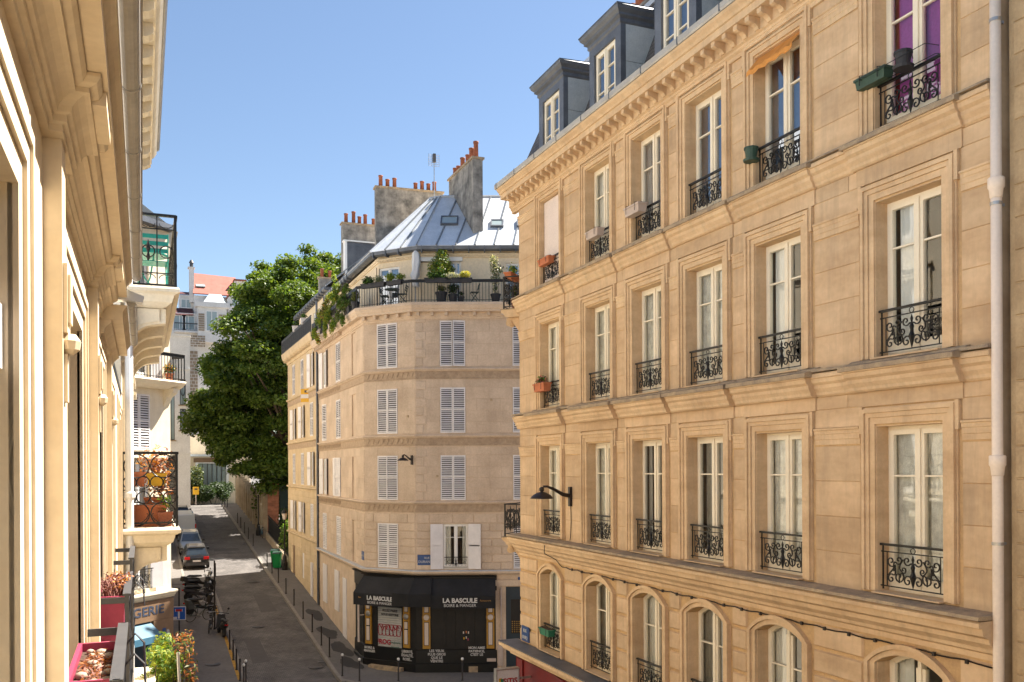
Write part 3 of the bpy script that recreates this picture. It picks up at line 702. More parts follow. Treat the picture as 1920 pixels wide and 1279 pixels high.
# string courses: light mouldings, dark weathered upper slab, breaking forward at the windows
def course(ztop, h, p, brk, slab=.05, full=True):
    mo('string_course', MB().ex([(a,b+ztop-slab) for a,b in ledge_prof(p,h)], -.10, BW-.02), S_TRIM, rb, FR)
    mo('ledge_top', MB().ex([(.05,ztop+.012),(-p-.01,ztop-.015),(-p-.02,ztop-slab+.004),(.05,ztop-slab+.004)], -.12, BW-.015), S_DARK, rb, FR)
    if brk:
        for x in BX:
            a, b = x-WW/2-.34, x+WW/2+.34
            m = MB().ex([(u-brk,v+ztop-slab-.002) for u,v in ledge_prof(p,h)], a, b); m.ex([(u,v+ztop-slab-.003) for u,v in [(.02,-.002),(-brk-.02,-.002),(-brk*.6,-h+.005),(.02,-h+.005)]], a+.002, b-.002)
            mo('course_break', m, S_TRIM, rb, FR)
            mo('sill_slab', MB().ex([(.06,ztop+.03),(-.05,ztop+.028),(-p*.75,ztop-.02),(-p-brk,ztop-.05),(-p-brk-.03,ztop-.065),(-p-brk-.03,ztop-.065-slab),(.05,ztop-.065-slab)], a-.05, b+.05), S_DARK, rb, FR)
course(4.37, .34, .17, .05)
course(1.385, .34, .17, .10, .06)
course(-1.69, .42, .34, 0, .06)
mo('frieze_band', MB().box(0,BW-.05,-.03,.01,-2.24,-2.13), S_TRIM, rb, FR)
# main cornice
mo('cornice', MB().ex([(.05,6.60),(-.05,6.60),(-.05,6.66),(-.09,6.69),(-.09,6.73),(-.13,6.75),(-.13,6.93),(-.37,6.935),(-.37,7.05),(-.40,7.06),(-.42,7.10),(-.47,7.15),(-.49,7.19),(.05,7.19)], -.35, BW-.02), S_TRIM, rb, FR)
md = MB().ex([(-.13,6.755),(-.16,6.755),(-.19,6.80),(-.24,6.825),(-.30,6.83),(-.345,6.85),(-.345,6.932),(-.13,6.932)], -.05, .05).mesh('modillion', S_TRIM)
x = .05
while x < BW-.1: obj('modillion', md, rb, FR, (x,0,0)); x += .30
# vertical expansion joints beside each bay and rainwater stains stay in the stone; gutter
m = MB(); m.ex([(.3,7.2),(-.50,7.2),(-.515,7.23),(-.515,7.325),(-.49,7.33),(-.30,7.345),(.3,7.37)], -.42, BW-.02); mo('gutter', m, GUTTER, rb, FR)
for i in range(12): mo('gutter_strap', MB().box(-.3+i*1.22,-.275+i*1.22,-.522,-.4,7.205,7.338), ZINC_D, rb, FR)
# far return of ledges round the corner
for zt,h,p in ((4.37,.34,.19),(1.385,.34,.19),(-1.69,.42,.34)):
    mo('corner_course', MB().ex([(a,b+zt-.05) for a,b in ledge_prof(p,h)], -.1, 2.83), S_TRIM, rb, FRC)
mo('corner_cornice', MB().ex([(.05,6.60),(-.05,6.60),(-.09,6.73),(-.13,6.75),(-.13,6.93),(-.37,6.935),(-.37,7.05),(-.42,7.10),(-.49,7.19),(-.49,7.33),(.05,7.33)], 0, 2.7), S_TRIM, rb, FRC)
# corner balconies with volute consoles
def volute(h=.42, d=.5):
    m = MB(); pts = []
    sc = scroll((-.08,-.1),(-d+.08,-.12),T=3.2*pi,S=True)
    m.ex([(.02,0),(-d,0),(-d,-.05),(-d*.86,-.1),(-d*.6,-.16),(-d*.38,-.3),(-.14,-.42),(.02,-.44)], -.09, .09)
    for (cy,cz,r) in ((-d+.07,-.13,.085),(-.09,-.24,.12)):
        for sx in (-.105,.105): m.lathe([(r,-.012),(r,.012)], 14, (sx,cy,cz), axis='x'); m.lathe([(r*.45,-.022),(r*.45,.022)], 10, (sx,cy,cz), axis='x')
    return m.mesh('console', S_TRIM)
vol = volute()
def rail_panel(w, h, mat=IRON, n=3, hr=.03, r=.011):
    m = MB(); m.box(0,w,-.02,.02,h-hr,h); m.box(0,w,-.012,.012,.06,.08)
    for i in range(n+1): m.box(w*i/n-.01,w*i/n+.01,-.01,.01,0,h-hr)
    for i in range(n): scrolls_into(m, w*i/n+.02, w/n-.04, .09, h-.14, r)
    return m
for zt in (4.12,-1.82):
    mo('balcony_slab', MB().ex([(.05,zt),(-.58,zt),(-.60,zt-.04),(-.58,zt-.07),(-.5,zt-.12),(-.48,zt-.18),(-.40,zt-.2),(.05,zt-.2)], .12, 2.66), S_TRIM, rb, FRC)
    mo('balcony_slab_top', MB().box(.1,2.68,-.605,.04,zt+.002,zt+.02), S_DARK, rb, FRC)
    for x in (.4,2.4): obj('console', vol, rb, FRC, (x,0,zt-.2))
    mo('balcony_railing', rail_panel(2.4,.86,n=3), IRON, rb, FRC, loc=(.2,-.54,zt+.02))
    mo('balcony_railing', rail_panel(.5,.86,n=1), IRON, rb, FRC, loc=(2.6,-.02,zt+.02), rz=-pi/2)
# mansard, dormers, upper roof
mo('mansard_slope', MB().add([(-1.2,.25,7.34),(BW,.25,7.34),(BW,1.35,10.1),(-.5,1.35,10.1)], [(0,1,2,3)]), SLATE, rb, FR)
mo('upper_roof', MB().add([(-.5,1.35,10.1),(BW,1.35,10.1),(BW,6,11.3),(-.5,6,11.3),(BW,11.5,10.1),(-.5,11.5,10.1)], [(0,1,2,3),(3,2,4,5)]).box(-.55,BW,1.28,1.42,10.04,10.16), ZINC, rb, FR)
mo('mansard_end', MB().add([(-1.2,.25,7.34),(-.5,1.35,10.1),(-.5,11.5,10.1),(-2,11.5,7.34),(-2,2,7.34)], [(0,1,2,3,4)]), SLATE, rb, FR)
dlist = [21.5-(Yat(1015,9.12)+Yat(1062,9.12))/2]
dlist += [dlist[0]+2.72*i for i in range(1,5)]
ym = lambda z: .25+1.1*(z-7.34)/2.76
for i,dx in enumerate(dlist):
    a = .70; z0, z1 = 7.40, 9.08
    m = MB(); uframe(m,-.47,.47,z0,z1-.18,.23,.10,.22); m.box(-.47,.47,.10,.22,z1-.18+.23,z1+.04) ; m.box(-.47,.47,.08,.24,z0,z0+.1)
    dm = mo('dormer', m, ZINC_D, rb, FR, loc=(dx,0,0))
    for s in (-1,1):
        for zz0,zz1 in ((z0,z0+.92),(z0+.93,z1)):
            q = MB(); X0, X1 = s*(a-.01), s*(a+.002)
            q.hexa([(X0,.22,zz0),(X1,.22,zz0),(X1,ym(zz0)+.02,zz0),(X0,ym(zz0)+.02,zz0)],[(X0,.22,zz1),(X1,.22,zz1),(X1,ym(zz1)+.02,zz1),(X0,ym(zz1)+.02,zz1)])
            mo('cheek_panel', q, ZINC_W, dm, FR, loc=(dx,0,0))
    q = MB(); 
    prof = [(0,0),(-.03,.03),(-.03,.10),(-.09,.14),(-.09,.18),(-.15,.24),(-.17,.30)]
    for k in range(len(prof)-1):
        o0 = -prof[k][0]; o1 = -prof[k+1][0]; za, zb = z1+prof[k][1], z1+prof[k+1][1]
        q.hexa([(-a-o0,.10-o0,za),(a+o0,.10-o0,za),(a+o0,1.25,za),(-a-o0,1.25,za)],[(-a-o1,.10-o1,zb),(a+o1,.10-o1,zb),(a+o1,1.25,zb),(-a-o1,1.25,zb)])
    q.hexa([(-a-.18,-.08,z1+.302),(a+.18,-.08,z1+.302),(a+.18,1.5,z1+.302),(-a-.18,1.5,z1+.302)],[(-a-.18,-.08,z1+.33),(a+.18,-.08,z1+.33),(a+.1,1.6,z1+.42),(-a-.1,1.6,z1+.42)])
    mo('dormer_cornice', q, ZINC_D, dm, FR, loc=(dx,0,0))
    french_window(rb, FR, dx, z0+.1, .94, 1.40, .15, rm=.2, mat=CREAMP, glass=GLASSB, bars=[.36,.68], room=ROOMD, rd=.25, curtains=[(0,1,.1,.95,BLUEB,.004)])
# chimney stack on the roof
cx = 21.5-Yat(1200,11.3)
mo('chimney', MB().box(cx-.8,cx+1.2,2.1,2.6,10.2,10.95).box(cx-.86,cx+1.26,2.04,2.66,10.95,11.03), P_CHIM, rb, FR)
pot = MB().lathe([(.11,0),(.10,.45),(.12,.46),(.12,.52),(.09,.52)], 12).mesh('chimney_pot', TERRA_D, True)
for k in range(6): obj('chimney_pot', pot, rb, FR, (cx-.65+k*.33,2.35,11.03), sc=(1,1,random.uniform(.8,1.2)))
# windows, bay by bay
C_ = lambda *a: a
fill = {
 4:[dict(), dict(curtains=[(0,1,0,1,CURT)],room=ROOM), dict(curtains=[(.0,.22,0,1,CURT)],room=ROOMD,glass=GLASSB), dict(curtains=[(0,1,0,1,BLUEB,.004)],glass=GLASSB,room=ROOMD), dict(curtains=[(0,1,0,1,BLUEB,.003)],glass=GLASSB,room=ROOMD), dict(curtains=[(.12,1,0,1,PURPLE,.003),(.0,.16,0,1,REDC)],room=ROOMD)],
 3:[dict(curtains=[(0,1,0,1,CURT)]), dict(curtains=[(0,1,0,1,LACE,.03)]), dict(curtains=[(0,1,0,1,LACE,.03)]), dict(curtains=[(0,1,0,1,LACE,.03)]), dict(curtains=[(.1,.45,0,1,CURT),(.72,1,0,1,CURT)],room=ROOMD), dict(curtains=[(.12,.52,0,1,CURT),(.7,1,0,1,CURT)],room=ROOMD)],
 2:[dict(curtains=[(0,1,.1,1,CURT)]), dict(curtains=[(0,1,0,1,LACE)]), dict(room=ROOMD,curtains=[(.5,1,0,1,NET_REFL),(.0,.14,0,1,CURT)]), dict(room=ROOMD,curtains=[(.12,1,0,1,NET_REFL)]), dict(curtains=[(0,1,.04,1,LACE)]), dict(curtains=[(0,1,.04,1,LACE)])],
 1:[dict(curtains=[(0,.9,0,1,CURT)]), dict(curtains=[(.0,1,0,1,NET_REFL)]), dict(curtains=[(0,.35,0,1,CURT),(.3,1,.2,1,NET_REFL)]), dict(curtains=[(0,1,0,1,NET_REFL)]), dict(room=ROOM,curtains=[(0,.3,0,1,CURT)]), dict(curtains=[(.0,.3,0,1,CURT),(.7,1,0,1,CURT)])]}  # arched windows: grey nets paint in the pale reflection of the glass
for f,(a,b) in FLO.items():
    for x,kw in zip(BX, fill[f]):
        if f == 1: french_window(rb, FR, x, a+.02, WW-.024, b-a-.02, .2, arch=.17, bar=.66, **kw)
        else: french_window(rb, FR, x, a+.02, WW-.024, b-a-.032, .2, **kw)
        obj('window_guard', guard_mesh(WW-.04,.60), rb, FR, (x,.06 if f != 1 else .05,a+.05))
mo('roller_blind', MB().box(BX[0]-.53,BX[0]+.53,.10,.115,4.42,6.43), BLIND, rb, FR)
# orange valance under the head of the fifth top window
m = MB(); n = 14; vs = []
for i in range(n+1): t = -.54+1.08*i/n; vs += [(t,.05,6.44),(t,-.16,6.20+.015*sin(i*2.3)),(t,-.165,6.12+.02*sin(i*1.9))]
m.add(vs, [f for i in range(n) for f in ((3*i,3*i+3,3*i+4,3*i+1),(3*i+1,3*i+4,3*i+5,3*i+2))]); mo('awning', m, ORANGE, rb, FR, loc=(BX[4],0,0))
# rainwater pipe with sockets and straps
m = MB(); px_ = 14.13; m.tube([(px_,-.10,7.1),(px_,-.10,-9.0)], .058, 14)
dp = mo('downpipe', m, PIPE, rb, FR, smooth=True)
for z in (5.62,3.10,-.02,-2.75): mo('pipe_socket', MB().lathe([(.06,-.10),(.066,-.09),(.075,0),(.088,.02),(.088,.12),(.08,.13)], 16, (px_,-.10,z)), PIPE, dp, FR, smooth=True)
for z in (4.98,2.92,.0-.9,-3.2): mo('pipe_strap', MB().lathe([(.066,0),(.066,.035)], 14, (px_,-.10,z)).box(px_-.012,px_+.012,-.05,.02,z,z+.03), STEEL, dp, FR)
# cable stapled under the lower ledge
m = MB(); pts = []
for i in range(60): t = 2.6+i*(BW-2.7)/59; pts.append((t,-.045,-2.30+.012*sin(i*1.9)))
m.tube([(2.3,-.36,-1.8),(2.3,-.36,-2.0),(2.35,-.1,-2.14),(2.5,-.045,-2.27)]+pts, .011, 5); cb = mo('cable', m, LAMPM, rb, FR)
clip = MB().box(0,.04,-.062,-.03,-2.33,-2.28).mesh('cable_clip', LAMPM)
for i in range(1,24): obj('cable_clip', clip, cb, FR, (2.6+i*.48,0,0))
# shop level
mo('shop_cornice', MB().ex([(.05,-4.45),(-.46,-4.47),(-.50,-4.50),(-.50,-4.56),(-.42,-4.6),(-.38,-4.66),(-.2,-4.72),(-.18,-4.8),(.05,-4.8)], -.3, BW-.05), S_TRIM, rb, FR)
mo('shop_cornice_lead', MB().box(-.32,BW-.04,-.505,.03,-4.468,-4.445), ZINC_D, rb, FR)
m = MB()
for i in range(6): m.box(.1+i*2.4,.45+i*2.4,-.16,.0,-9.0,-4.85); m.box(.45+i*2.4,2.5+i*2.4-.004,-.12,.0,-5.5,-4.85); m.box(.45+i*2.4,2.5+i*2.4-.004,-.1,.0,-9.0,-8.3)
mo('shop_joinery', m, REDSHOP, rb, FR)
for i in range(6): obj('shop_pane', pane_mesh(1.95,2.8,GLASS), rb, FR, (.5+i*2.4,-.03,-8.3))
for a_ in ((-.5,1.3,-.3),):
    mo('shop_corner_panel', MB().box(0.2,2.83,-.14,-.002,-9.0,-4.8), REDSHOP, rb, FRC)
# street-name plate at the corner
pl = MB().box(-.23,.23,-.03,0,-.19,.19)
p_ = mo('street_name_plate', pl, ENAMEL, rb, FR, loc=(.42,-.036,-4.2)); 
text('RUE', .12, WTXT, p_, FR, (.42,-.07,-4.12)); text('BURQ', .12, WTXT, p_, FR, (.42,-.07,-4.29))

# lighter joint of the neighbouring house beyond the pipe
FN = face(9.03, 7.33, -pi/2)
nb = thing('coarse_stone_house', 'rough limestone house wall at the right edge beyond the cream downpipe', 'building', face(9.03,7.33,-pi/2,-9.1))
mo('wall', wall_mb(0.03, 30, -9.1, 7.2, [(k*2.6+2.2,k*2.6+3.3,z,z+2.1) for k in range(10) for z in (-4.4,-1.6,1.4,4.4)], .2).add([(0.03,10,-9.1),(0.03,10,7.2),(30,10,7.2),(30,10,-9.1)],[(0,1,2,3)]), S_NEIGH, nb, FN)
blocks('stone_block', nb, FN, solve_rects(.09,1.9,-4.5,7.1,[],.36,.75,seed=5), S_NEIGH, .018, .014, .008)
for k in range(10):
    for z in (-4.4,-1.6,1.4,4.4): french_window(nb, FN, k*2.6+2.75, z, 1.1, 2.1, .15, CREAMP, curtains=[(0,1,0,1,CURT)])
mo('roof', MB().add([(0.03,-.3,7.2),(30,-.3,7.2),(30,1.4,9.8),(0.03,1.4,9.8),(30,10,9.8),(0.03,10,9.8)], [(0,1,2,3),(3,2,4,5)]), SLATE, nb, FN)

# wall lamps
def wall_lamp(F, loc, label, s=1.0):
    t = thing('wall_street_lamp', label, 'lamp', F, loc, group='bracket lamps on facades')
    G = F @ Matrix.Translation(loc) @ Matrix.Scale(s,4)
    mo('wall_plate', MB().box(-.045,.045,-.07,0,-.22,.22), LAMPM, t, G)
    mo('arm', MB().tube([(0,-.06,.02),(0,-.22,.05),(0,-.42,.16),(0,-.60,.235),(0,-.70,.235)], [.05,.045,.035,.028,.026], 8), LAMPM, t, G, smooth=True)
    mo('lamp_hood', MB().lathe([(.02,.23),(.055,.20),(.055,.14),(.03,.12),(.10,.10),(.19,.05),(.25,-.01),(.265,-.03),(.255,-.035),(.2,.0),(.0,.02)], 20, (0,-.74,0)), LAMPM, t, G, smooth=True)
    mo('bulb', MB().lathe([(.01,-.03),(.05,-.02),(.06,.0),(.03,.03)], 10, (0,-.74,-.02)), OPAL, t, G, smooth=True)
    return t
wall_lamp(FR, (3.02,-.005,-.66), 'dark bronze bracket lamp on the golden stone wall between the first two windows', 1.0)
mo('lamp_cable', MB().tube([(3.0,-.02,-.88),(3.02,-.022,-1.2),(2.99,-.02,-1.5),(2.97,-.03,-1.66)], .008, 5), LAMPM, rb, FR)

# hanging shop sign
FS = face(8.52, 20.6, 0)
sg = thing('projecting_shop_sign', 'white projecting market sign with red and black lettering low at the building corner', 'sign', FS, (0,0,-5.3))
mo('sign_box', MB().box(-.56,0,-.08,.08,-5.75,-4.93), SIGNW, sg, FS)
mo('sign_frame', MB().box(-.585,-.562,-.09,.09,-5.77,-4.9).box(.002,.025,-.09,.09,-5.77,-4.9).box(-.562,.002,-.09,.09,-4.928,-4.9), STEEL, sg, FS)
mo('bracket', MB().box(.025,.6,-.02,.02,-5.2,-5.15), STEEL, sg, FS)
text('SiTiS', .19, SIGNR, sg, FS, (-.22,-.085,-5.21), bold=.006); text('MARKET', .125, SIGNK, sg, FS, (-.28,-.085,-5.47), bold=.002)
mo('emblem', MB().box(-.52,-.44,-.084,-.078,-5.25,-5.12), YELSIGN, sg, FS); mo('emblem', MB().box(-.475,-.40,-.088,-.0845,-5.22,-5.14), GREENP2, sg, FS)
# window boxes
def wbox(name, label, F, loc, w, d, h, mat, plant=None, rim=True, n=300, size=.06):
    t = thing(name, label, 'planter', F, loc); G = F @ Matrix.Translation(loc)
    m = MB().hexa([(-w*.46,-d*.42,0),(w*.46,-d*.42,0),(w*.46,d*.42,0),(-w*.46,d*.42,0)],[(-w/2,-d/2,h),(w/2,-d/2,h),(w/2,d/2,h),(-w/2,d/2,h)]).box(-w*.53,w*.53,-d*.56,d*.56,h-.03,h+.005)
    mo('box', m, mat, t, G); mo('soil', MB().box(-w*.46,w*.46,-d*.42,d*.42,h,h+.012), SOIL, t, G)
    m = MB()
    for x in (-w*.3,w*.3): m.tube([(x,d*.7,h*.9),(x,d*.2,h+.05),(x,-d*.6,h+.02),(x,-d*.6,h*.2)], .006, 5)
    mo('hanger', m, IRON, t, G)
    if plant: obj('foliage', leaves_mesh('foliage',[(0,0,h+.07)],[(w*.48,d*.5,.12)],n,size,plant,seed=len(label),shell=.2), t, G)
    return t
wbox('window_planter','orange window box on the topmost window with the pink blind',FR,(BX[0]-.15,-.03,4.38+.47),.62,.16,.15,TERRA)
wbox('window_planter','beige window box on the second top-floor window from the far corner',FR,(BX[1]-.05,-.05,4.38+.5),.55,.17,.16,BEIGEP)
wbox('window_planter','tilted beige window box on the third top-floor window from the far corner',FR,(BX[2]-.25,-.10,4.38+.52),.55,.2,.17,BEIGEP)
wbox('window_planter','terracotta box of pink geraniums on the first window below the top floor',FR,(BX[0]-.22,-.12,1.40+.42),.62,.2,.19,TERRA,[LF_GRN,LF_DARK,LF_PINK],n=260)
wbox('window_planter','green trough on the railing of the first arched window at the corner',FR,(BX[0]-.1,-.08,-4.42+.42),.55,.18,.16,GREENP2)
wbox('window_planter','dark green trough on the left of the magenta top window',FR,(BX[5]-.47,-.08,4.38+.62),.52,.17,.14,GREENP)
def hpot(label, loc, mat):
    t = thing('hanging_pot', label, 'plant pot', FR, loc); G = FR @ Matrix.Translation(loc)
    mo('pot', MB().lathe([(.075,0),(.105,.17),(.115,.17),(.115,.2),(.10,.2)], 14), mat, t, G, smooth=False)
    mo('hook', MB().tube([(0,.16,.14),(0,.13,.24),(0,.02,.24),(0,-.1,.19)], .006, 5), IRON, t, G)
    mo('saucer', MB().lathe([(.09,-.02),(.12,-.02),(.13,.015),(.12,.015)], 14), mat, t, G)
    return t
hpot('small green pot hung on the left of the orange-awning window', (BX[4]-.52,-.09,4.38+.44), GREENP)
hpot('dark pot hung at the middle of the magenta top window railing', (BX[5]+.06,-.12,4.38+.62), CHARC)
# wire basket along the magenta window rail
m = MB()
for z,o in ((.72,-.22),(.62,-.06)): m.tube([(BX[5]-.62,-o*0-.02,4.38+z),(BX[5]-.6,o,4.38+z),(BX[5]+.5,o,4.38+z),(BX[5]+.52,-.02,4.38+z)], .005, 4)
mo('wire_basket', m, IRON, rb, FR)
# ------------------------------------------------------------------ corner building across the junction
A_, B_, C__ = (9.41,52.4), (9.41,40.8), (11.18,38.64)
RA = -TH
D_ = (C__[0]+13*cos(RA), C__[1]+13*sin(RA))
CA = atan2(C__[1]-B_[1], C__[0]-B_[0]); CL = hypot(C__[0]-B_[0], C__[1]-B_[1])
FBL = face(A_[0],A_[1],-pi/2); FBC = face(B_[0],B_[1],CA); FBR = face(C__[0],C__[1],RA)
FCS = [(FBL, A_[1]-B_[1]), (FBC, CL), (FBR, 13.0)]
PL = [A_,B_,C__,D_]
def offs(pts, o):
    out = []; n = len(pts); ln = []
    for i in range(n-1):
        d = Vector((pts[i+1][0]-pts[i][0], pts[i+1][1]-pts[i][1])).normalized(); nr = Vector((d.y,-d.x))
        ln.append((Vector(pts[i])+nr*o, d))
    out.append(tuple(ln[0][0]))
    for i in range(n-2):
        (p,d),(q,e) = ln[i], ln[i+1]; den = d.x*e.y-d.y*e.x; t = ((q.x-p.x)*e.y-(q.y-p.y)*e.x)/den; out.append(tuple(p+d*t))
    q, e = ln[-1]; out.append(tuple(Vector(pts[-1])+Vector((e.y,-e.x))*o)); return out
def mould(pts, prof, mb=None, m=0, cap=True):
    """profile (out, z) swept along a plan polyline with mitred corners"""
    mb = mb or MB(); rows = [offs(pts,o) for o,_ in prof]; n = len(prof); k = len(pts); vs = []
    for j in range(k):
        for i in range(n): vs.append((*rows[i][j], prof[i][1]))
    fs = [(j*n+i, j*n+(i+1)%n, (j+1)*n+(i+1)%n, (j+1)*n+i) for j in range(k-1) for i in range(n)]
    if cap: fs += [tuple(range(n-1,-1,-1)), tuple(range((k-1)*n,k*n))]
    return mb.add(vs, fs, m)
def chx(px):
    t = tan(az(px)); dx, dy = cos(CA), sin(CA); return (B_[0]-t*B_[1])/(t*dy-dx)
rx = lambda px: (px-776)/42.3
cb_ = thing('corner_apartment_building', 'pale limestone corner building with white shutters and black shopfront at the junction', 'building', Matrix.Translation((B_[0],B_[1],-9.0)))
LV = {5:(4.49,6.50), 4:(1.55,3.55), 3:(-1.42,.56), 2:(-4.45,-2.47)}
WIN = {0:[1.8,5.65], 1:[chx(727)], 2:[1.65,4.85,8.05,11.2]}
SW = 1.12
blind = 9.35
for fi,(F,L_) in enumerate(FCS):
    ops = [(x-SW/2+(.1 if (fi==2 and f==2 and x<2) else 0),x+SW/2+(.1 if (fi==2 and f==2 and x<2) else 0),*LV[f]) for f in LV for x in WIN[fi]]
    if fi == 0: ops += [(blind-.45,blind+.45,*LV[f]) for f in LV]
    mo('wall', wall_mb(0, L_, -9.1, 7.0, ops, .12), S_BTRIM, cb_, F)
    for f in (5,4,3):
        z0 = LV[f][0]-.02; z1 = LV[f][1]+(.38 if f < 5 else .12)
        hol = [(o[0]-.02,o[1]+.02,o[2]-.1,o[3]+.02) for o in ops if abs(o[2]-LV[f][0]) < .01]
        xa, xb = (0, L_)
        if fi == 2: xa, xb = .48, 6.2
        if fi == 0: xb = L_-.30
        blocks('ashlar_block', cb_, F, solve_rects(xa+.01,xb-.01,z0,z1,hol,.52,1.25,seed=f+fi*7), S_BASC, .008, .010, .004)
    hol = [(o[0]-.03,o[1]+.03,-4.6,LV[2][1]+.03) for o in ops if abs(o[2]-LV[2][0]) < .01]
    xa, xb = (0, L_) if fi != 2 else (0,6.2)
    blocks('rusticated_block', cb_, F, solve_rects(xa+.02,xb-.02,-4.5,-2.02,hol,.33,1.0,seed=60+fi), S_BASC, .028, .022, .015)
    if fi == 0:
        for f in LV: mo('blind_window', MB().box(blind-.45,blind+.45,.06,.1,LV[f][0],LV[f][1]), S_BTRIM, cb_, F)
# long-and-short quoins on the corner
for f in (5,4,3):
    z = LV[f][0]; n = 6; h = (LV[f][1]+.3-z)/n
    for k in range(n):
        w = .46 if k % 2 else .34
        obj('quoin', box_mesh(w, round(h-.02,3), .022, S_BASC, .012), cb_, FBR, (.01,0,z+k*h+.01))
        obj('quoin', box_mesh(round(.26 if k % 2 else .18,2), round(h-.02,3), .022, S_BASC, .012), cb_, FBL, (A_[1]-B_[1]-(.27 if k % 2 else .19),0,z+k*h+.01))
# string courses with carved friezes
for zt in (4.42,1.48,-1.46):
    mo('string_course', mould(PL, [(-.05,zt),(.11,zt-.01),(.13,zt-.04),(.13,zt-.075),(.08,zt-.09),(.06,zt-.13),(.02,zt-.14),(-.05,zt-.14)]), S_BTRIM, cb_)
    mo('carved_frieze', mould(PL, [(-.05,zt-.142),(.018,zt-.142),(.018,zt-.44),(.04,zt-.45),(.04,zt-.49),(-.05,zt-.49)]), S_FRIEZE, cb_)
    for fi,(F,L_) in enumerate(FCS):       # relief leaves on the frieze
        m = MB(); x = .1
        while x < min(L_-.1,6.3):
            m.hexa([(x,-.036,zt-.40),(x+.10,-.036,zt-.40),(x+.10,-.01,zt-.40),(x,-.01,zt-.40)],[(x+.09,-.05,zt-.19),(x+.20,-.05,zt-.19),(x+.20,-.01,zt-.19),(x+.09,-.01,zt-.19)]); x += .27
        stuff(mo('frieze_leaves', m, S_FRIEZE, cb_, F))
mo('string_course', mould(PL, [(-.05,-4.5),(.16,-4.52),(.20,-4.56),(.20,-4.62),(.1,-4.70),(-.05,-4.72)]), S_BTRIM, cb_)
mo('string_course_lead', mould(PL, [(-.05,-4.496),(.21,-4.515),(.215,-4.545),(-.05,-4.53)]), ZINC, cb_)
# cornice and balcony slab
mo('cornice', mould(PL, [(-.05,6.58),(.05,6.58),(.05,6.64),(.09,6.66),(.09,6.86),(.34,6.865),(.36,6.95),(.40,6.99),(.44,7.10),(.46,7.12),(.46,7.24),(.44,7.26),(-.9,7.28),(-.9,6.9),(-.05,6.9)]), S_BTRIM, cb_)
dn = MB().box(-.065,.065,-.27,-.09,6.70,6.858).mesh('dentil', S_BTRIM)
sm = MB()
for fi,(F,L_) in enumerate(FCS):
    x = .15
    while x < min(L_-.08,7):
        obj('dentil', dn, cb_, F, (x,0,0)); x += (.62 if fi else .40)
# balcony railing
RLp = offs(PL,.36); 
def rail_run(p, q, z, h, name='balcony_railing', step=.14, parent=None, mat=None, top=.10):
    d = Vector((q[0]-p[0],q[1]-p[1])); L_ = d.length; F = face(p[0],p[1],atan2(d.y,d.x)); m = MB()
    m.box(0,L_,-.03,.03,z+h-.035,z+h); m.box(0,L_,-.012,.012,z+h-top-.03,z+h-top-.012); m.box(0,L_,-.012,.012,z+.07,z+.09); m.box(0,L_,-.006,.006,z+h-top-.012,z+h-.035)
    n = int(L_/step)
    for i in range(n+1):
        x = L_*i/n; r = .016 if i % 8 == 0 else .0085
        m.box(x-r,x+r,-r,r,z,z+h-.035)
    return mo(name, m, mat or IRON_G, parent, F)
for i in range(3): rail_run(RLp[i],RLp[i+1] if i < 2 else tuple(Vector(RLp[2])+Vector((cos(RA),sin(RA)))*9),7.27,.98,parent=cb_,mat=IRON)
# penthouse set back
PH = offs(PL,-.75)
def ph_face(i): p, q = PH[i], PH[i+1]; return face(p[0],p[1],atan2(q[1]-p[1],q[0]-p[0])), hypot(q[0]-p[0],q[1]-p[1])
phops = {0:[(2,3.2,7.3,9.2),(6.2,7.4,7.3,9.2)], 1:[], 2:[]}
F1, L1 = ph_face(1); F2, L2 = ph_face(2)
def on(F, px, py=0):     # x on a face where the image column px meets it
    Fi = F.inverted(); a = Fi @ Vector((0,0,0)); d = Fi.to_3x3() @ Vector((sin(az(px)),cos(az(px)),0)); t = -a.y/d.y; return a.x+d.x*t
phops[1] = [(on(F1,712),on(F1,751),7.3,9.22)]
phops[2] = [(on(F2,790),on(F2,815),7.3,9.4),(on(F2,846),on(F2,867),7.3,9.3),(on(F2,951),on(F2,951)+1.2,7.3,9.2)]
for i in range(3):
    F, L_ = ph_face(i); mo('penthouse_wall', wall_mb(0,L_,7.2,9.75,phops[i],.12), P_CREAM, cb_, F)
    for o in phops[i]:
        if i == 2 and o is phops[2][0]: mo('door_panel', MB().box(o[0],o[1],.05,.1,o[2],o[3]-.15), P_CREAM, cb_, F); mo('shutter_box', MB().box(o[0]-.1,o[1]+1.3,-.12,-.002,9.28,9.45), WHITEP, cb_, F); continue
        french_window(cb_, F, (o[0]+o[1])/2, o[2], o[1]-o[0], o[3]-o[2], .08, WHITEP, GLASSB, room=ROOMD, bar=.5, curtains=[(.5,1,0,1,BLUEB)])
mo('eaves_moulding', mould(PH, [(-.05,9.45),(.06,9.46),(.06,9.52),(.12,9.55),(.12,9.62),(-.05,9.64)]), P_CREAM, cb_)
m = MB()
for i in range(3):
    F, L_ = ph_face(i); m2 = MB(); x = .1
    while x < min(L_,7): m2.box(x,x+.06,-.10,-.062,9.465,9.52); x += .13
    stuff(mo('eaves_dentils', m2, P_CREAM, cb_, F))
EV = offs(PL,-.42); 
mo('gutter', mould(PL, [(-.6,9.70),(-.40,9.68),(-.30,9.74),(-.28,9.86),(-.30,9.88),(-.34,9.80),(-.6,9.84)]), ZINC_D, cb_)
for i in range(3):
    p, q = offs(PL,-.285)[i:i+2]; d = Vector((q[0]-p[0],q[1]-p[1])); L_ = min(d.length,7); F = face(p[0],p[1],atan2(d.y,d.x)); n = int(L_/.7)
    for k in range(n): obj('gutter_bracket', cache('gbr',lambda: MB().box(-.02,.02,-.03,.25,9.60,9.885).mesh('gutter_bracket',ZINC_D)), cb_, F, (k*.7+.2,0,0))
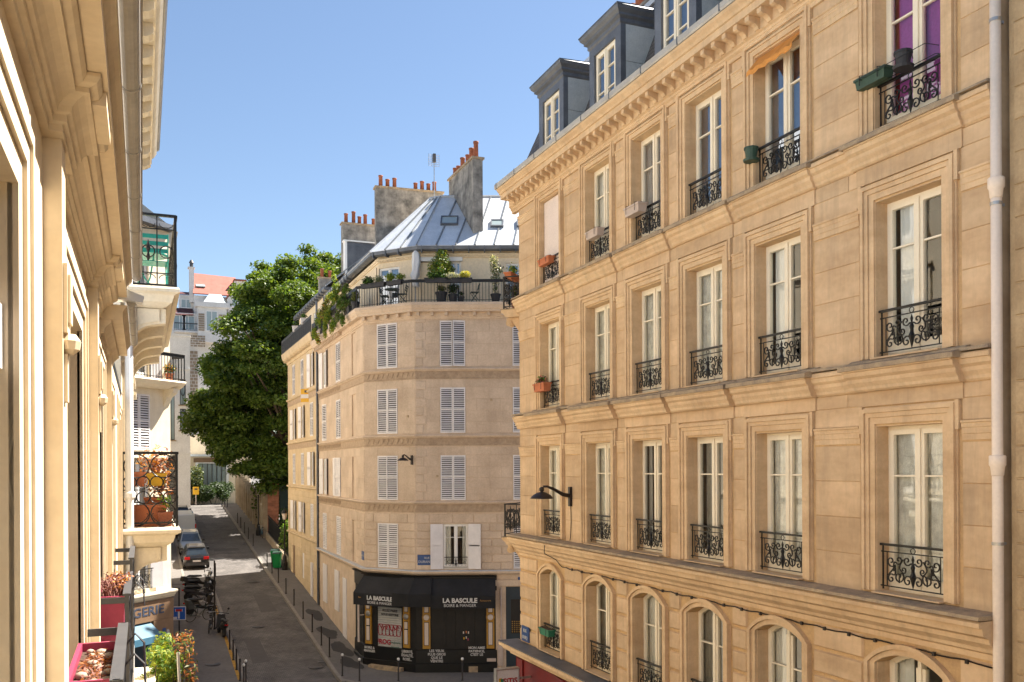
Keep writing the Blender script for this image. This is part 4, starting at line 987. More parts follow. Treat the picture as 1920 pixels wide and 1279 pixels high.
# zinc roof in standing-seam sheets
EA = offs(PL,-.30); RI = offs(PL,-3.55); ZE, ZR = 9.88, 13.0
def roof_panels(e0, e1, r0, r1, n, ze, zr, parent, mat=None, cuts=2, seam=True, tmax=1):
    e0,e1,r0,r1 = [Vector((*p,0)) for p in (e0,e1,r0,r1)]; e0.z = e1.z = ze; r0.z = r1.z = zr
    nr = (e1-e0).cross(r0-e0).normalized(); nr = nr if nr.z > 0 else -nr
    for i in range(n):
        a, b = i/n, (i+1)/n
        for c in range(cuts):
            s, t = c/cuts, (c+1)/cuts
            def P(u,v): return (e0.lerp(e1,u)).lerp(r0.lerp(r1,u),v)
            q = [P(a,s),P(b,s),P(b,t),P(a,t)]; m = MB(); lift = nr*(.012+.006*(cuts-c))
            m.hexa([p-nr*.02 for p in q],[p+lift for p in q]); mo('zinc_sheet', m, mat or ZINC, parent)
        if seam:
            m = MB(); m.tube([P(b,0)+nr*.045,P(b,1)+nr*.045], .042, 4); mo('roof_seam', m, ZINC_S, parent)
roof_panels(EA[0],EA[1],RI[0],RI[1],13,ZE,ZR,cb_); roof_panels(EA[1],EA[2],RI[1],RI[2],3,ZE,ZR,cb_); roof_panels(EA[2],EA[3],RI[2],RI[3],15,ZE,ZR,cb_)
mo('roof_ridge', MB().tube([(*RI[0],ZR+.03),(*RI[1],ZR+.03),(*RI[2],ZR+.03),(*RI[3],ZR+.03)], .07, 6), ZINC, cb_)
mo('roof_hip', MB().tube([(*EA[1],ZE+.03),(*RI[1],ZR+.03)], .05, 6), ZINC, cb_); mo('roof_hip', MB().tube([(*EA[2],ZE+.03),(*RI[2],ZR+.03)], .05, 6), ZINC, cb_)
back = [(28,44),(22,52.4)]
m = MB(); top = [(*p,ZR-.01) for p in RI]+[(*p,ZR-.01) for p in back]; m.add(top, [tuple(range(6))])
pl_ = [A_]+[D_]+back
ring = [D_]+back
m.add([(9.41,52.38,-9.1),(9.41,52.38,7.2),(10.1,52.38,7.2),(10.1,52.38,9.7),(EA[0][0]+.3,52.38,9.95),(RI[0][0],52.38,ZR-.05),(22,52.38,ZR-.05),(22,52.38,-9.1)], [tuple(range(8))])
for a,b in zip(ring[:-1],ring[1:]): m.add([(*a,-9.1),(*b,-9.1),(*b,ZR),(*a,ZR)], [(0,1,2,3)])
mo('rear_walls', m, P_CREAM, cb_)
# roof windows
def skylight(F, x, v, w, h, parent=cb_):
    e = Vector((*EA[2],ZE)); r = Vector((*RI[2],ZR)); d = Vector((cos(RA),sin(RA),0)); sl = Vector((sin(-RA)*1,0,0))
    base = e.lerp(r,0); up = (Vector((*offs(PL,-3.55)[3],ZR))-Vector((*offs(PL,-.30)[3],ZE))); up.normalize(); nr = d.cross(up).normalized(); nr = nr if nr.z > 0 else -nr
    o = Vector((*EA[2],ZE))+d*x+up*v
    M_ = Matrix((( d.x,up.x,nr.x,o.x),(d.y,up.y,nr.y,o.y),(d.z,up.z,nr.z,o.z),(0,0,0,1)))
    m = MB(); 
    for a in ((-w/2,-w/2+.06,0,h),(w/2-.06,w/2,0,h),(-w/2+.06,w/2-.06,0,.07),(-w/2+.06,w/2-.06,h-.07,h)): m.box(a[0],a[1],a[2],a[3],.02,.13)
    k = obj('roof_window', m.mesh('roof_window', ZINC_D), parent, M_)
    obj('pane', cache(('skp',w,h), lambda: MB().box(-w/2+.06,w/2-.06,.07,h-.07,.09,.1).mesh('pane', SKYG)), k, M_)
SKYG = mk('roof_window_glass', (.30,.36,.36), .08, .0, ns=3, na=.05, spec=.9)
skylight(FBR, 1.35, 1.75, .8, .75); skylight(FBR, 3.55, 1.55, .6, .6); skylight(FBR, 4.75, 1.55, .6, .6)
# chimneys
def chimney(F, x0, x1, y0, y1, z0, z1, pots, parent, ph=.42):
    c = mo('chimney', MB().box(x0,x1,y0,y1,z0,z1), P_CHIM, parent, F)
    mo('chimney_cap', MB().box(x0-.07,x1+.07,y0-.07,y1+.07,z1,z1+.09), S_DARK, c, F)
    for k,(px_,py_,s) in enumerate(pots): obj('chimney_pot', pot, c, F, (px_,py_,z1+.09), sc=(1.05,1.05,s))
    return c
# long gable stack behind the roof
FG = face(11.9,48.6,R(-4)); 
chimney(FG, 0,3.75,0,.5,9.6,15.35, [(.3,.25,1.25),(.68,.25,.9),(1.07,.25,1.1),(2.25,.25,.8),(2.62,.25,1.05),(2.98,.25,.85),(3.32,.25,1.1)], cb_)
# tall stack rising from the front slope: runs back from the street
Fk = face(14.16,38.6,0)
chimney(Fk, -.23,.23,0,3.5,10.3,14.0, [(0,.25,1.5),(-.02,.8,1.25),(0,1.35,1.0),(0,2.1,1.2),(0,2.7,.8),(0,3.2,.9)], cb_)
# aerial
an = thing('roof_aerial', 'tall television aerial with wire grid above the zinc roof', 'aerial', Matrix.Translation((13.9,47.0,13.0)))
ax_, ay_ = 47.5*tan(az(817)), 47.5
Wa = Matrix.Translation((ax_,ay_,0)); 
mo('mast', MB().tube([(0,0,12.9),(0,0,17.0)], .025, 6), STEEL, an, Wa)
m = MB()
for k in range(7): z = 16.55+k*.1; wv = .34-.02*abs(k-3); m.tube([(-wv,0,z),(-wv*.4,.12,z),(wv*.4,.12,z),(wv,0,z)], .010, 4)
for x in (-.3,-.12,.12,.3): m.tube([(x,.06,16.5),(x,.06,17.2)], .010, 4)
mo('reflector_grid', m, STEEL, an, Wa); mo('dipole_box', MB().box(-.07,.07,-.1,.1,16.72,17.18), IRON_G, an, Wa)
# shutters
def open_window(F, x, f, parent, a=None, b=None, w=SW, z=None):
    z0, z1 = z or LV[f]
    french_window(parent, F, x, z0, w, z1-z0, .07, WHITEP, GLASS, room=ROOMD, curtains=[(0,.3,0,1,CURT),(.75,1,0,1,CURT)])
    shutter_pair(parent, F, x, z0, w, z1-z0, -.02, openA=a, openB=b)
for fi,(F,L_) in enumerate(FCS):
    for f in LV:
        for x in WIN[fi]:
            z0,z1 = LV[f]
            if fi == 2 and f == 2 and x < 2: continue
            if fi == 0 and (x,f) in ((1.8,5),(1.8,3)): open_window(F, x, f, cb_, R(170), R(168)); continue
            if fi == 0 and (x,f) == (5.65,3): open_window(F, x, f, cb_, R(172), R(20)); continue
            sa, sb = shutter_pair(cb_, F, x, z0, SW-.02, z1-z0, .012)
            if (fi,f) in ((1,3),(2,5)) or (fi == 0 and f == 4 and x < 2):
                sb.matrix_basis = sb.matrix_basis @ Matrix.Rotation(R(-14),4,'Z')
# the one open window on the street side
open_window(FBR, 1.75, 2, cb_, R(168), R(168)); mo('window_rail', MB().box(1.23,2.27,-.035,-.01,-3.95,-3.92).box(1.23,2.27,-.03,-.015,-4.38,-4.36), IRON, cb_, FBR)
m = MB(); scrolls_into(m,1.25,1.0,-4.36,.4,.006,-.022); mo('window_rail_scrolls', m, IRON, cb_, FBR)
# street plates
p_ = mo('street_name_plate', MB().box(-.36,.36,-.05,-.03,-.2,.2).box(-.42,.42,-.03,-.028,-.23,.23), ENAMEL, cb_, FBR, loc=(.48,0,-4.05))
text('RUE', .13, WTXT, p_, FBR, (.48,-.056,-3.96)); text('DURANTIN', .15, WTXT, p_, FBR, (.48,-.056,-4.13))
p_ = mo('street_name_plate', MB().box(-.22,.22,-.05,-.03,-.2,.2), ENAMEL, cb_, FBL, loc=(A_[1]-B_[1]-.35,0,-4.0)); text('RUE BURQ', .085, WTXT, p_, FBL, (A_[1]-B_[1]-.35,-.056,-4.0))
wall_lamp(FBC, (CL-.18,-.01,.36), 'dark bronze bracket lamp on the shuttered corner building', .95)
# left downpipe between the two houses
mo('downpipe', MB().tube([(.05,-.10,9.6),(.05,-.10,-7.8)], .06, 8), ZINC_D, cb_, FBL)
# hanging laundry boxes, small service plates
for F,x,z in ((FBR,.95,.0-.35),(FBR,3.35,3.0),(FBC,CL-.4,2.3)): mo('wall_vent', MB().box(x-.05,x+.05,-.03,0,z-.05,z+.05), S_DARK, cb_, F)

# --- ground-floor shopfront (part of the same house)
PS = [tuple(FBC @ Vector((0,0,0)))[:2], C__, tuple(FBR @ Vector((3.55,0,0)))[:2]]
PS0 = [tuple(FBL @ Vector((A_[1]-B_[1]-1.9,0,0)))[:2]]+PS
mo('shop_fascia', mould(PS0, [(-.02,-5.4),(.10,-5.4),(.10,-4.80),(.22,-4.78),(.24,-4.73),(-.02,-4.725)]), BLACKP, cb_)
mo('shop_panelling', mould(PS0, [(-.02,-8.1),(.05,-8.1),(.05,-5.4),(-.02,-5.4)]), BLACKM, cb_)
mo('shop_plinth', mould(PS0, [(-.02,-9.05),(.16,-9.05),(.16,-8.62),(.10,-8.60),(.10,-8.02),(.06,-8.0),(-.02,-8.0)]), BLACKP, cb_)
for k in range(5): mo('shop_board', MB().box(.9+k*.42,.9+k*.42+.40,-.075,-.052,-7.95,-5.45), BLACKM, cb_, FBR)
for k in range(4): mo('shop_board', MB().box(A_[1]-B_[1]-1.7+k*.4,A_[1]-B_[1]-1.7+k*.4+.37,-.075,-.052,-7.95,-5.45), BLACKM, cb_, FBL)
def pilaster(F, x, clock):
    p = mo('pilaster', MB().box(-.17,.17,-.12,-.052,-7.95,-5.5), GOLD, cb_, F, loc=(x,0,0))
    mo('panel_border', MB().box(-.105,.105,-.135,-.121,-7.80,-6.78).box(-.105,.105,-.135,-.121,-6.36,-5.55), BLACKM, p, F, loc=(x,0,0))
    if clock: mo('opal_panel', MB().box(-.085,.085,-.15,-.136,-7.78,-6.8), OPAL, p, F, loc=(x,0,0))
    else: mo('opal_panel', MB().box(-.085,.085,-.15,-.136,-7.78,-7.15), OPAL, p, F, loc=(x,0,0)); mo('opal_panel', MB().box(-.085,.085,-.15,-.136,-7.10,-6.8), OPAL, p, F, loc=(x,0,0))
    mo('opal_panel', MB().box(-.085,.085,-.15,-.136,-6.34,-5.55), OPAL, p, F, loc=(x,0,0))
    mo('roundel_ring', MB().lathe([(.19,-.125),(.19,-.14),(.15,-.145),(.15,-.125)], 20, (0,0,-6.57), axis='y'), GOLD, p, F, loc=(x,0,0))
    mo('roundel', MB().lathe([(.125,-.128),(.125,-.155),(.10,-.17),(.03,-.18)], 18, (0,0,-6.57), axis='y'), OPAL if clock else STEEL, p, F, loc=(x,0,0))
pilaster(FBC, chx(692), False); pilaster(FBC, chx(763), False); pilaster(FBR, rx(795), True); pilaster(FBR, rx(914), True)
# roller shutter with slats and graffiti
xa, xb = chx(709), chx(754)
rs_ = mo('roller_shutter', MB().box(xa-.12,xa,-.10,-.04,-8.75,-6.2).box(xb,xb+.06,-.10,-.04,-8.75,-6.2).box(xa-.12,xb+.06,-.14,-.04,-6.2,-5.9), BLACKP, cb_, FBC)
sl = MB().ex([(-.045,0),(-.065,.02),(-.07,.055),(-.06,.09),(-.045,.1)], xa, xb).mesh('slat', SHM)
for k in range(25): obj('slat', sl, rs_, FBC, (0,-.01,-8.72+k*.1))
mo('door_step', MB().box(xa-.3,xb+.15,-.42,-.17,-9.0,-8.82), S_DARK, cb_, FBC)
def squig(mb, pts, r=.02): mb.tube([(x,-.088,z) for x,z in pts], r, 4)
rnd = random.Random(11); wS = xb-xa
def graf(mat, word, cx, cz, size, bold, sx=1.0): text(word, size, mat, rs_, FBC, (cx,-.083,cz), bold=bold, sx=sx, name='graffiti')
m = MB()
for k in range(6):
    cx = xa+.15+k*.2; squig(m, [(cx+.16*cos(t)*(1-t/14),-7.25+.28*sin(t)+.04*sin(3*t)) for t in [i*.45 for i in range(15)]], .017)
squig(m, [(xa+.08+i*.1,-7.0-.35*((i*7)%5)/5) for i in range(12)], .017)
mo('graffiti', m, GRED, rs_, FBC); graf(GRED,'FROG',xa+.32,-7.80,.30,.012); graf(GBLK,'RISE',xa+.30,-8.12,.26,.008,1.0); graf(GRED,'tag',xa+.80,-8.32,.34,.014)
graf(GBLK,'ALLEZ PARIS',xa+wS*.5,-6.38,.15,.004); graf(GBLK,'NOUS RESTONS',xa+wS*.5,-6.56,.13,.004); graf(GGRN,'toujours',xa+wS*.72,-7.78,.16,.003); graf(GGRN,'encore',xa+wS*.72,-7.98,.16,.003)
# awnings
def awning(pts, z0, z1, z2, out, name='awning'):
    m = mould(pts, [(.22,z0),(out,z1),(out+.005,z1-.01),(out+.005,z2),(out-.005,z2),(out-.005,z1-.03),(.22,z0-.03)]); return mo(name, m, AWN, cb_)
PA = [tuple(FBC @ Vector((.05,0,0)))[:2], tuple(FBC @ Vector((CL*.80,0,0)))[:2]]; awning(PA,-4.86,-5.52,-6.06,.95)
PM = [tuple(FBC @ Vector((CL*.78,0,0)))[:2], C__, tuple(FBR @ Vector((.72,0,0)))[:2]]; awning(PM,-4.82,-5.42,-5.98,.99)
PA2 = [tuple(FBR @ Vector((.70,0,0)))[:2], tuple(FBR @ Vector((3.5,0,0)))[:2]]; awning(PA2,-4.86,-5.52,-6.06,.95)
xc = on(FBC @ Matrix.Translation((0,-.96,0)), 710)
text('LA BASCULE', .25, WTXT, cb_, FBC, (xc,-.962,-5.72), bold=.010); text('BOIRE & MANGER', .165, WTXT, cb_, FBC, (xc,-.962,-5.92))
xc = on(FBR @ Matrix.Translation((0,-.96,0)), 861)
text('LA BASCULE', .27, WTXT, cb_, FBR, (xc,-.962,-5.72), bold=.010); text('BOIRE & MANGER', .175, WTXT, cb_, FBR, (xc,-.962,-5.93))
xc = on(FBR @ Matrix.Translation((0,-.96,0)), 909); text('Restaurant', .11, GTXT, cb_, FBR, (xc,-.962,-5.72))
xc = on(FBC @ Matrix.Translation((0,-.96,0)), 673); text('Bar', .11, GTXT, cb_, FBC, (xc,-.962,-5.72))
def lines(F, px, z, L_, size, dz=.17, o=.165):
    x = on(F @ Matrix.Translation((0,-o,0)), px)
    for i,s in enumerate(L_): text(s, size, WTXT, cb_, F, (x,-o-.004,z-i*dz), bold=.004)
lines(FBC,691,-8.12,['BOIRE &','MANGER'],.155,.15,.10); lines(FBC,762,-8.12,['LIBERTÉ,','ÉGALITÉ,','ROSÉ...'],.16,.17,.10)
lines(FBR,817,-8.05,['LES YEUX','PLUS GROS','QUE LE','VENTRE'],.155,.15,.10); lines(FBR,892,-7.92,['MON AMIE','PATIENCE,','C\'EST LE'],.15,.15,.10)
# stickers on the boards
for k,(dx,dz,mt_) in enumerate(((0,.1,OPAL),(.12,.12,TERRA),(.22,.1,OPAL),(.02,-.15,YELPOT),(.12,-.12,OPAL),(.2,-.2,REDPOT))): mo('sticker', MB().box(2.05+dx,2.05+dx+.05,-.080,-.076,-7.4+dz,-7.3+dz), mt_, cb_, FBR)
mo('shop_meter_box', MB().box(2.3,2.7,-.19,-.162,-8.98,-8.72), S_DARK, cb_, FBR); mo('shop_letter_box', MB().box(3.1,3.5,-.125,-.102,-8.52,-8.38), BEIGEP, cb_, FBR)
# projecting wall lantern tubes left of the chamfer
mo('light_tube', MB().tube([(A_[1]-B_[1]-.12,-.3,-5.6),(A_[1]-B_[1]-.12,-.3,-7.9)], .05, 8).box(A_[1]-B_[1]-.14,A_[1]-B_[1]-.1,-.3,0,-6.7,-6.66), OPAL, cb_, FBL)
# entrance door right of the shop
xd0, xd1 = rx(943), rx(978)+.3
mo('door_surround', MB().box(xd0-.45,xd0-.22,-.09,0,-8.95,-5.2).box(xd0-.2,xd0,-.06,0,-8.95,-5.2).box(xd0-.45,xd1+.3,-.11,0,-5.2,-4.95), S_BTRIM, cb_, FBR)
dd = mo('door', MB().box(xd0,xd1,-.03,0,-8.95,-5.25), BLUEDOOR, cb_, FBR); mo('door_step', MB().box(xd0,xd1,-.1,-.031,-8.97,-8.80), GOLD, dd, FBR)
mo('door_panel', MB().box(xd0+.22,xd0+.75,-.05,-.031,-7.3,-5.8), BLACKM, dd, FBR)
m = MB()
for i in range(5):
    for j in range(6): m.box(xd0+.26+i*.1,xd0+.30+i*.1,-.056,-.051,-7.25+j*.09,-7.21+j*.09)
stuff(mo('door_grille', m, GOLD, dd, FBR))
mo('pipe_guard', MB().box(xd0-.36,xd0-.14,-.16,-.1,-8.7,-7.55), BEIGEP, cb_, FBR); mo('wall_pipe', MB().tube([(xd0-.22,-.12,-5.3),(xd0-.22,-.12,-7.6)], .04, 6), BEIGEP, cb_, FBR)
hn = mo('house_number', MB().box(rx(970)-.1,rx(970)+.3,-.03,-.005,-5.1,-4.82), ENAMEL, cb_, FBR); text('24', .2, WTXT, hn, FBR, (rx(970)+.1,-.034,-4.96))
# ground-floor shutters on the street side
for x in (1.3,4.6):
    for k in range(2): mo('ground_shutter', MB().box(x+k*.55,x+k*.55+.53,-.05,0,-7.4,-5.3), SHUT, cb_, FBL)
mo('ground_door', MB().box(6.6,7.5,-.03,0,-8.5,-5.5), SHUT, cb_, FBL)

# ------------------------------------------------------------------ wing house behind it
FW = face(9.38,64,-pi/2); WL = 64-52.42; DZ = .62
wg = thing('cream_apartment_house', 'narrow cream stone house with white shutters behind the corner building up the street', 'building', face(9.38,64,-pi/2,-7.0))
WLV = {5:(4.9,6.9), 4:(1.95,3.95), 3:(-1.0,1.0), 2:(-4.0,-2.1), 1:(-6.6,-5.2)}
WX = [2.7,6.1,9.5]
ops = [(x-.5,x+.5,*WLV[f]) for f in (5,4,3,2) for x in WX]+[(2.0,2.9,-7.4,-5.1),(5.8,6.5,-6.9,-5.3)]
mo('wall', wall_mb(0,WL,-9.2,7.6,ops,.12), S_WING, wg, FW)
PW = [(9.38,64),(9.38,52.42)]
for zt in (4.75,1.8,-1.1,-4.2): mo('string_course', mould(PW,[(-.05,zt),(.12,zt-.02),(.13,zt-.09),(.06,zt-.14),(-.05,zt-.15)]), S_WING, wg); 
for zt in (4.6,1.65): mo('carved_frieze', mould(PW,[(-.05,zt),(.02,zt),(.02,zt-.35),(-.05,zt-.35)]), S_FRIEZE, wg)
blocks('rusticated_block', wg, FW, solve_rects(.03,WL-.12,-4.38+.0,-1.3,[(o[0]-.03,o[1]+.03,o[2]-.4,o[3]+.03) for o in ops],.36,1.4,seed=77), S_WING, .025, .022, .012)
blocks('rusticated_block', wg, FW, solve_rects(.03,WL-.12,-8.2,-4.42,[(o[0]-.03,o[1]+.03,o[2]-2,o[3]+.03) for o in ops],.40,1.7,seed=78), S_WING, .02, .02, .012)
mo('cornice', mould(PW,[(-.05,7.15),(.05,7.15),(.09,7.3),(.34,7.45),(.40,7.6),(.44,7.85),(-.9,7.87),(-.9,7.5),(-.05,7.5)]), S_WING, wg)
dn2 = MB().box(-.05,.05,-.28,-.06,7.3,7.44).mesh('dentil', S_WING); x = .1
while x < WL-.1: obj('dentil', dn2, wg, FW, (x,0,0)); x += .4
rail_run((9.02,64.2),(9.02,52.5),7.87,.95,parent=wg,mat=IRON_G,step=.10)
rail_run((9.9,64.3),(9.02,64.3),7.87,.95,parent=wg,mat=IRON_G,step=.10)
mo('attic_wall', wall_mb(0,WL,7.8,10.4,[(x-.5,x+.5,7.95,9.9) for x in WX],.12,y=.8), P_CREAM, wg, FW)
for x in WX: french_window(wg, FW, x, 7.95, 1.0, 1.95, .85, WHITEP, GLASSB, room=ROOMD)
mo('gable_wall', MB().add([(0,0,-9.2),(0,0,7.6),(0,.8,7.9),(0,.8,10.4),(0,4,13.2),(0,11,13.2),(0,11,-9.2)], [tuple(range(7))]), P_CREAM, wg, FW)
mo('gutter', MB().ex([(.85,10.35),(.5,10.36),(.42,10.45),(.42,10.55),(.85,10.55)], -.1, WL-.3), ZINC_D, wg, FW)
for k in range(14): mo('gutter_bracket', MB().box(k*.8,k*.8+.04,.40,.7,10.3,10.56), ZINC_D, wg, FW)
e0, e1 = tuple(FW @ Vector((-.1,.5,0)))[:2], tuple(FW @ Vector((WL-.1,.5,0)))[:2]; r0, r1 = tuple(FW @ Vector((-.1,4,0)))[:2], tuple(FW @ Vector((WL-.1,4,0)))[:2]
roof_panels(e0,e1,r0,r1,10,10.57,13.4,wg)
mo('rear_walls', MB().add([(0,11,-9.2),(WL,11,-9.2),(WL,11,13.3),(0,11,13.3)],[(0,1,2,3)]).add([(0,4,13.38),(WL,4,13.38),(WL,11,13.38),(0,11,13.38)],[(0,1,2,3)]), P_CREAM, wg, FW)
chimney(FW, WL-1.1,WL-.6,1.6,3.85,10.6,14.4, [(WL-.85,1.85,1.1),(WL-.85,2.3,1.4),(WL-.85,2.65,.9),(WL-.85,3.0,1.2),(WL-.85,3.5,.8)], wg)
mo('roof_lucarne', MB().box(WL-.58,WL-.1,1.75,3.6,10.6,13.2), ZINC_D, wg, FW); mo('lucarne_edge', MB().box(WL-.59,WL-.08,1.62,1.745,10.6,13.25).box(WL-.6,WL-.07,1.55,3.7,13.251,13.33), WHITEP, wg, FW)
chimney(FW, 5.2,5.6,1.2,2.2,10.9,12.2,[(5.4,1.4,1.1),(5.4,1.9,.9)],wg)
st = {(5,2):(165,165),(4,0):(165,165),(4,1):(165,165),(3,2):(165,165),(2,0):(165,165),(2,1):(165,165)}
for f in (5,4,3,2):
    for i,x in enumerate(WX):
        z0,z1 = WLV[f]
        if (f,i) in st: 
            french_window(wg, FW, x, z0, 1.0, z1-z0, .07, WHITEP, GLASS, room=ROOMD); shutter_pair(wg, FW, x, z0, 1.0, z1-z0, -.03, openA=R(168), openB=R(168))
        else: shutter_pair(wg, FW, x, z0, .98, z1-z0, .01)
mo('door', MB().box(2.0,2.9,.04,.1,-7.4,-5.1), WOODB, wg, FW); mo('ground_shutter', MB().box(5.8,6.5,.02,.08,-6.9,-5.3), SHUT, wg, FW)
mo('meter_cupboard', MB().box(9.2,9.8,-.08,0,-7.6,-5.6), SHUT, wg, FW)
# yellow agency board
ag = thing('agency_board', 'yellow and white agency board fixed to the cream house below the top shutters', 'sign', FW, (8.4,-.25,4.6)); 
G = FW @ Matrix.Translation((8.4,-.05,0)) @ Matrix.Rotation(R(55),4,'Z')
mo('board', MB().box(-.45,.45,-.02,.02,4.05,4.85), YELSIGN, ag, G); mo('white_band', MB().box(-.45,.45,-.026,-.021,4.28,4.52), SIGNW, ag, G); mo('dark_band', MB().box(-.2,.35,-.026,-.021,4.62,4.76), SIGNK, ag, G)
# ------------------------------------------------------------------ near left house (the camera leans out of its window)
FL = face(-.26,0,pi/2)
lh = thing('stucco_townhouse', 'sunlit cream stucco townhouse in the left foreground with moulded window surrounds', 'building', face(-.26,0,pi/2,-9.1))
JF = [-7.05,-4.72,-2.40,-.08,2.25,4.55,6.88,9.20]; LW = 1.06
ops = [(j-LW,j,z0,z1) for j in JF+[12.55] for z0,z1 in ((-1.72,.63),(-5.0,-2.7),(-8.9,-6.0))]
mo('wall', wall_mb(-10,13.38,-9.1,1.0,ops,.32).add([(-10,0,-9.1),(-10,9,-9.1),(-10,9,1.2),(-10,0,1.2)],[(0,1,2,3)]), P_LEFT, lh, FL)
sur = MB(); uframe(sur,-LW/2,LW/2,0,2.35,.07,-.012,.01); uframe(sur,-LW/2-.072,LW/2+.072,0,2.422,.05,-.022,.01); uframe(sur,-LW/2-.124,LW/2+.124,0,2.474,.03,-.030,.01); uframe(sur,-LW/2-.20,LW/2+.20,0,2.55,.03,-.014,.01)
sur = sur.mesh('window_surround', P_LEFT)
for j in JF+[12.55]:
    for z0 in (-1.72,-5.0):
        obj('window_surround', sur, lh, FL, (j-LW/2,0,z0)); french_window(lh, FL, j-LW/2, z0, LW, 2.33, .28, CREAMP, curtains=[(0,1,0,1,CURT)])
pil = MB().box(0,.13,-.05,.01,-8.9,.954).box(.01,.12,-.062,-.0505,.40,.60).box(.025,.105,-.070,-.0625,.43,.57).lathe([(.012,-.03),(.03,-.015),(.034,.01),(.02,.03)],10,(.065,-.062,.37)).box(.04,.09,-.060,-.0505,.20,.34).mesh('pilaster', P_LEFT)
for j in JF[:-1]: obj('pilaster', pil, lh, FL, (j+.66,0,0))
def jog(y0, y1, js, p, x0=-.26):
    pts = [(x0,y0)]
    for a,b in js: pts += [(x0,a),(x0+p,a),(x0+p,b),(x0,b)]
    return pts+[(x0,y1)]
js = [(j+.62,j+.98) for j in JF[:-1]]
YE = 6.3; YE2 = 8.3
mo('architrave_moulding', mould(jog(-10,YE,[q for q in js if q[1] < YE],.035), [(-.05,.955),(.022,.955),(.022,.975),(.034,.98),(.034,1.0),(.046,1.005),(.05,1.02),(.062,1.035),(.080,1.045),(.095,1.048),(.095,1.062),(.115,1.07),(.125,1.085),(.125,1.095),(-.05,1.095)]), P_LEFT, lh)
mo('corona', mould([(-.26,-10),(-.26,YE)], [(-.05,1.097),(.176,1.097),(.176,1.155),(.168,1.158),(.178,1.165),(.190,1.18),(.205,1.19),(.208,1.205),(-.05,1.22)]), P_LEFT, lh)
mb = MB().box(-.17,.17,-.170,-.127,1.055,1.0955).mesh('mutule', P_LEFT)
for j in JF[:-1]:
    if j+1.1 < YE: obj('mutule', mb, lh, FL, (j+.80,0,0))
def gutter(F, y0, y1, o, z, r, parent, mat=GUTTER):
    pr = [( -o+r*cos(t), z+r*sin(t)) for t in [pi+pi*i/8 for i in range(9)]]
    m = MB().ex(pr+[(-o+r+.006,z+.006),(-o-r-.006,z+.006)], y0, y1); g = mo('gutter', m, mat, parent, F)
    n = int((y1-y0)/.62)
    for k in range(n+1): yy = y0+.1+k*.62; mo('gutter_joint', MB().ex([( -o+(r+.003)*cos(t), z+(r+.003)*sin(t)) for t in [pi+pi*i/8 for i in range(9)]], yy, yy+.02), mat, g, F)
gutter(FL,-10,YE-.03,.232,1.232,.030,lh)
mo('roof', MB().add([(-10,-.02,1.215),(13.38,-.02,1.0),(13.38,2.2,4.0),(-10,2.2,4.0),(13.38,9,4.0),(-10,9,4.0)],[(0,1,2,3),(3,2,4,5)]), ZINC, lh, FL)
# lower set-back part of the cornice
mo('architrave_moulding', mould([(-.26,YE),(-.26,YE2)], [(-.05,.84),(.022,.84),(.022,.865),(.04,.87),(.046,.90),(.07,.925),(.085,.935),(.085,.955),(-.05,.955)]), P_LEFT, lh)
mo('corona', mould([(-.26,YE),(-.26,YE2)], [(-.05,.957),(.15,.957),(.15,1.01),(.165,1.03),(.178,1.05),(-.05,1.06)]), P_LEFT, lh)
gutter(FL,YE+.02,YE2,.20,1.075,.028,lh)
mo('zinc_flashing', MB().hexa([(YE-.03,-.27,1.07),(YE+.07,-.27,1.07),(YE+.07,.02,1.10),(YE-.03,.02,1.10)],[(YE-.03,-.28,1.11),(YE+.07,-.27,1.09),(YE+.07,.02,1.2),(YE-.03,.02,1.22)]), ZINC, lh, FL)
# stair light / bell box on the near jamb
mo('blind_motor_box', MB().box(2.20,2.245,.02,.06,.22,.36), SIGNW, lh, FL)
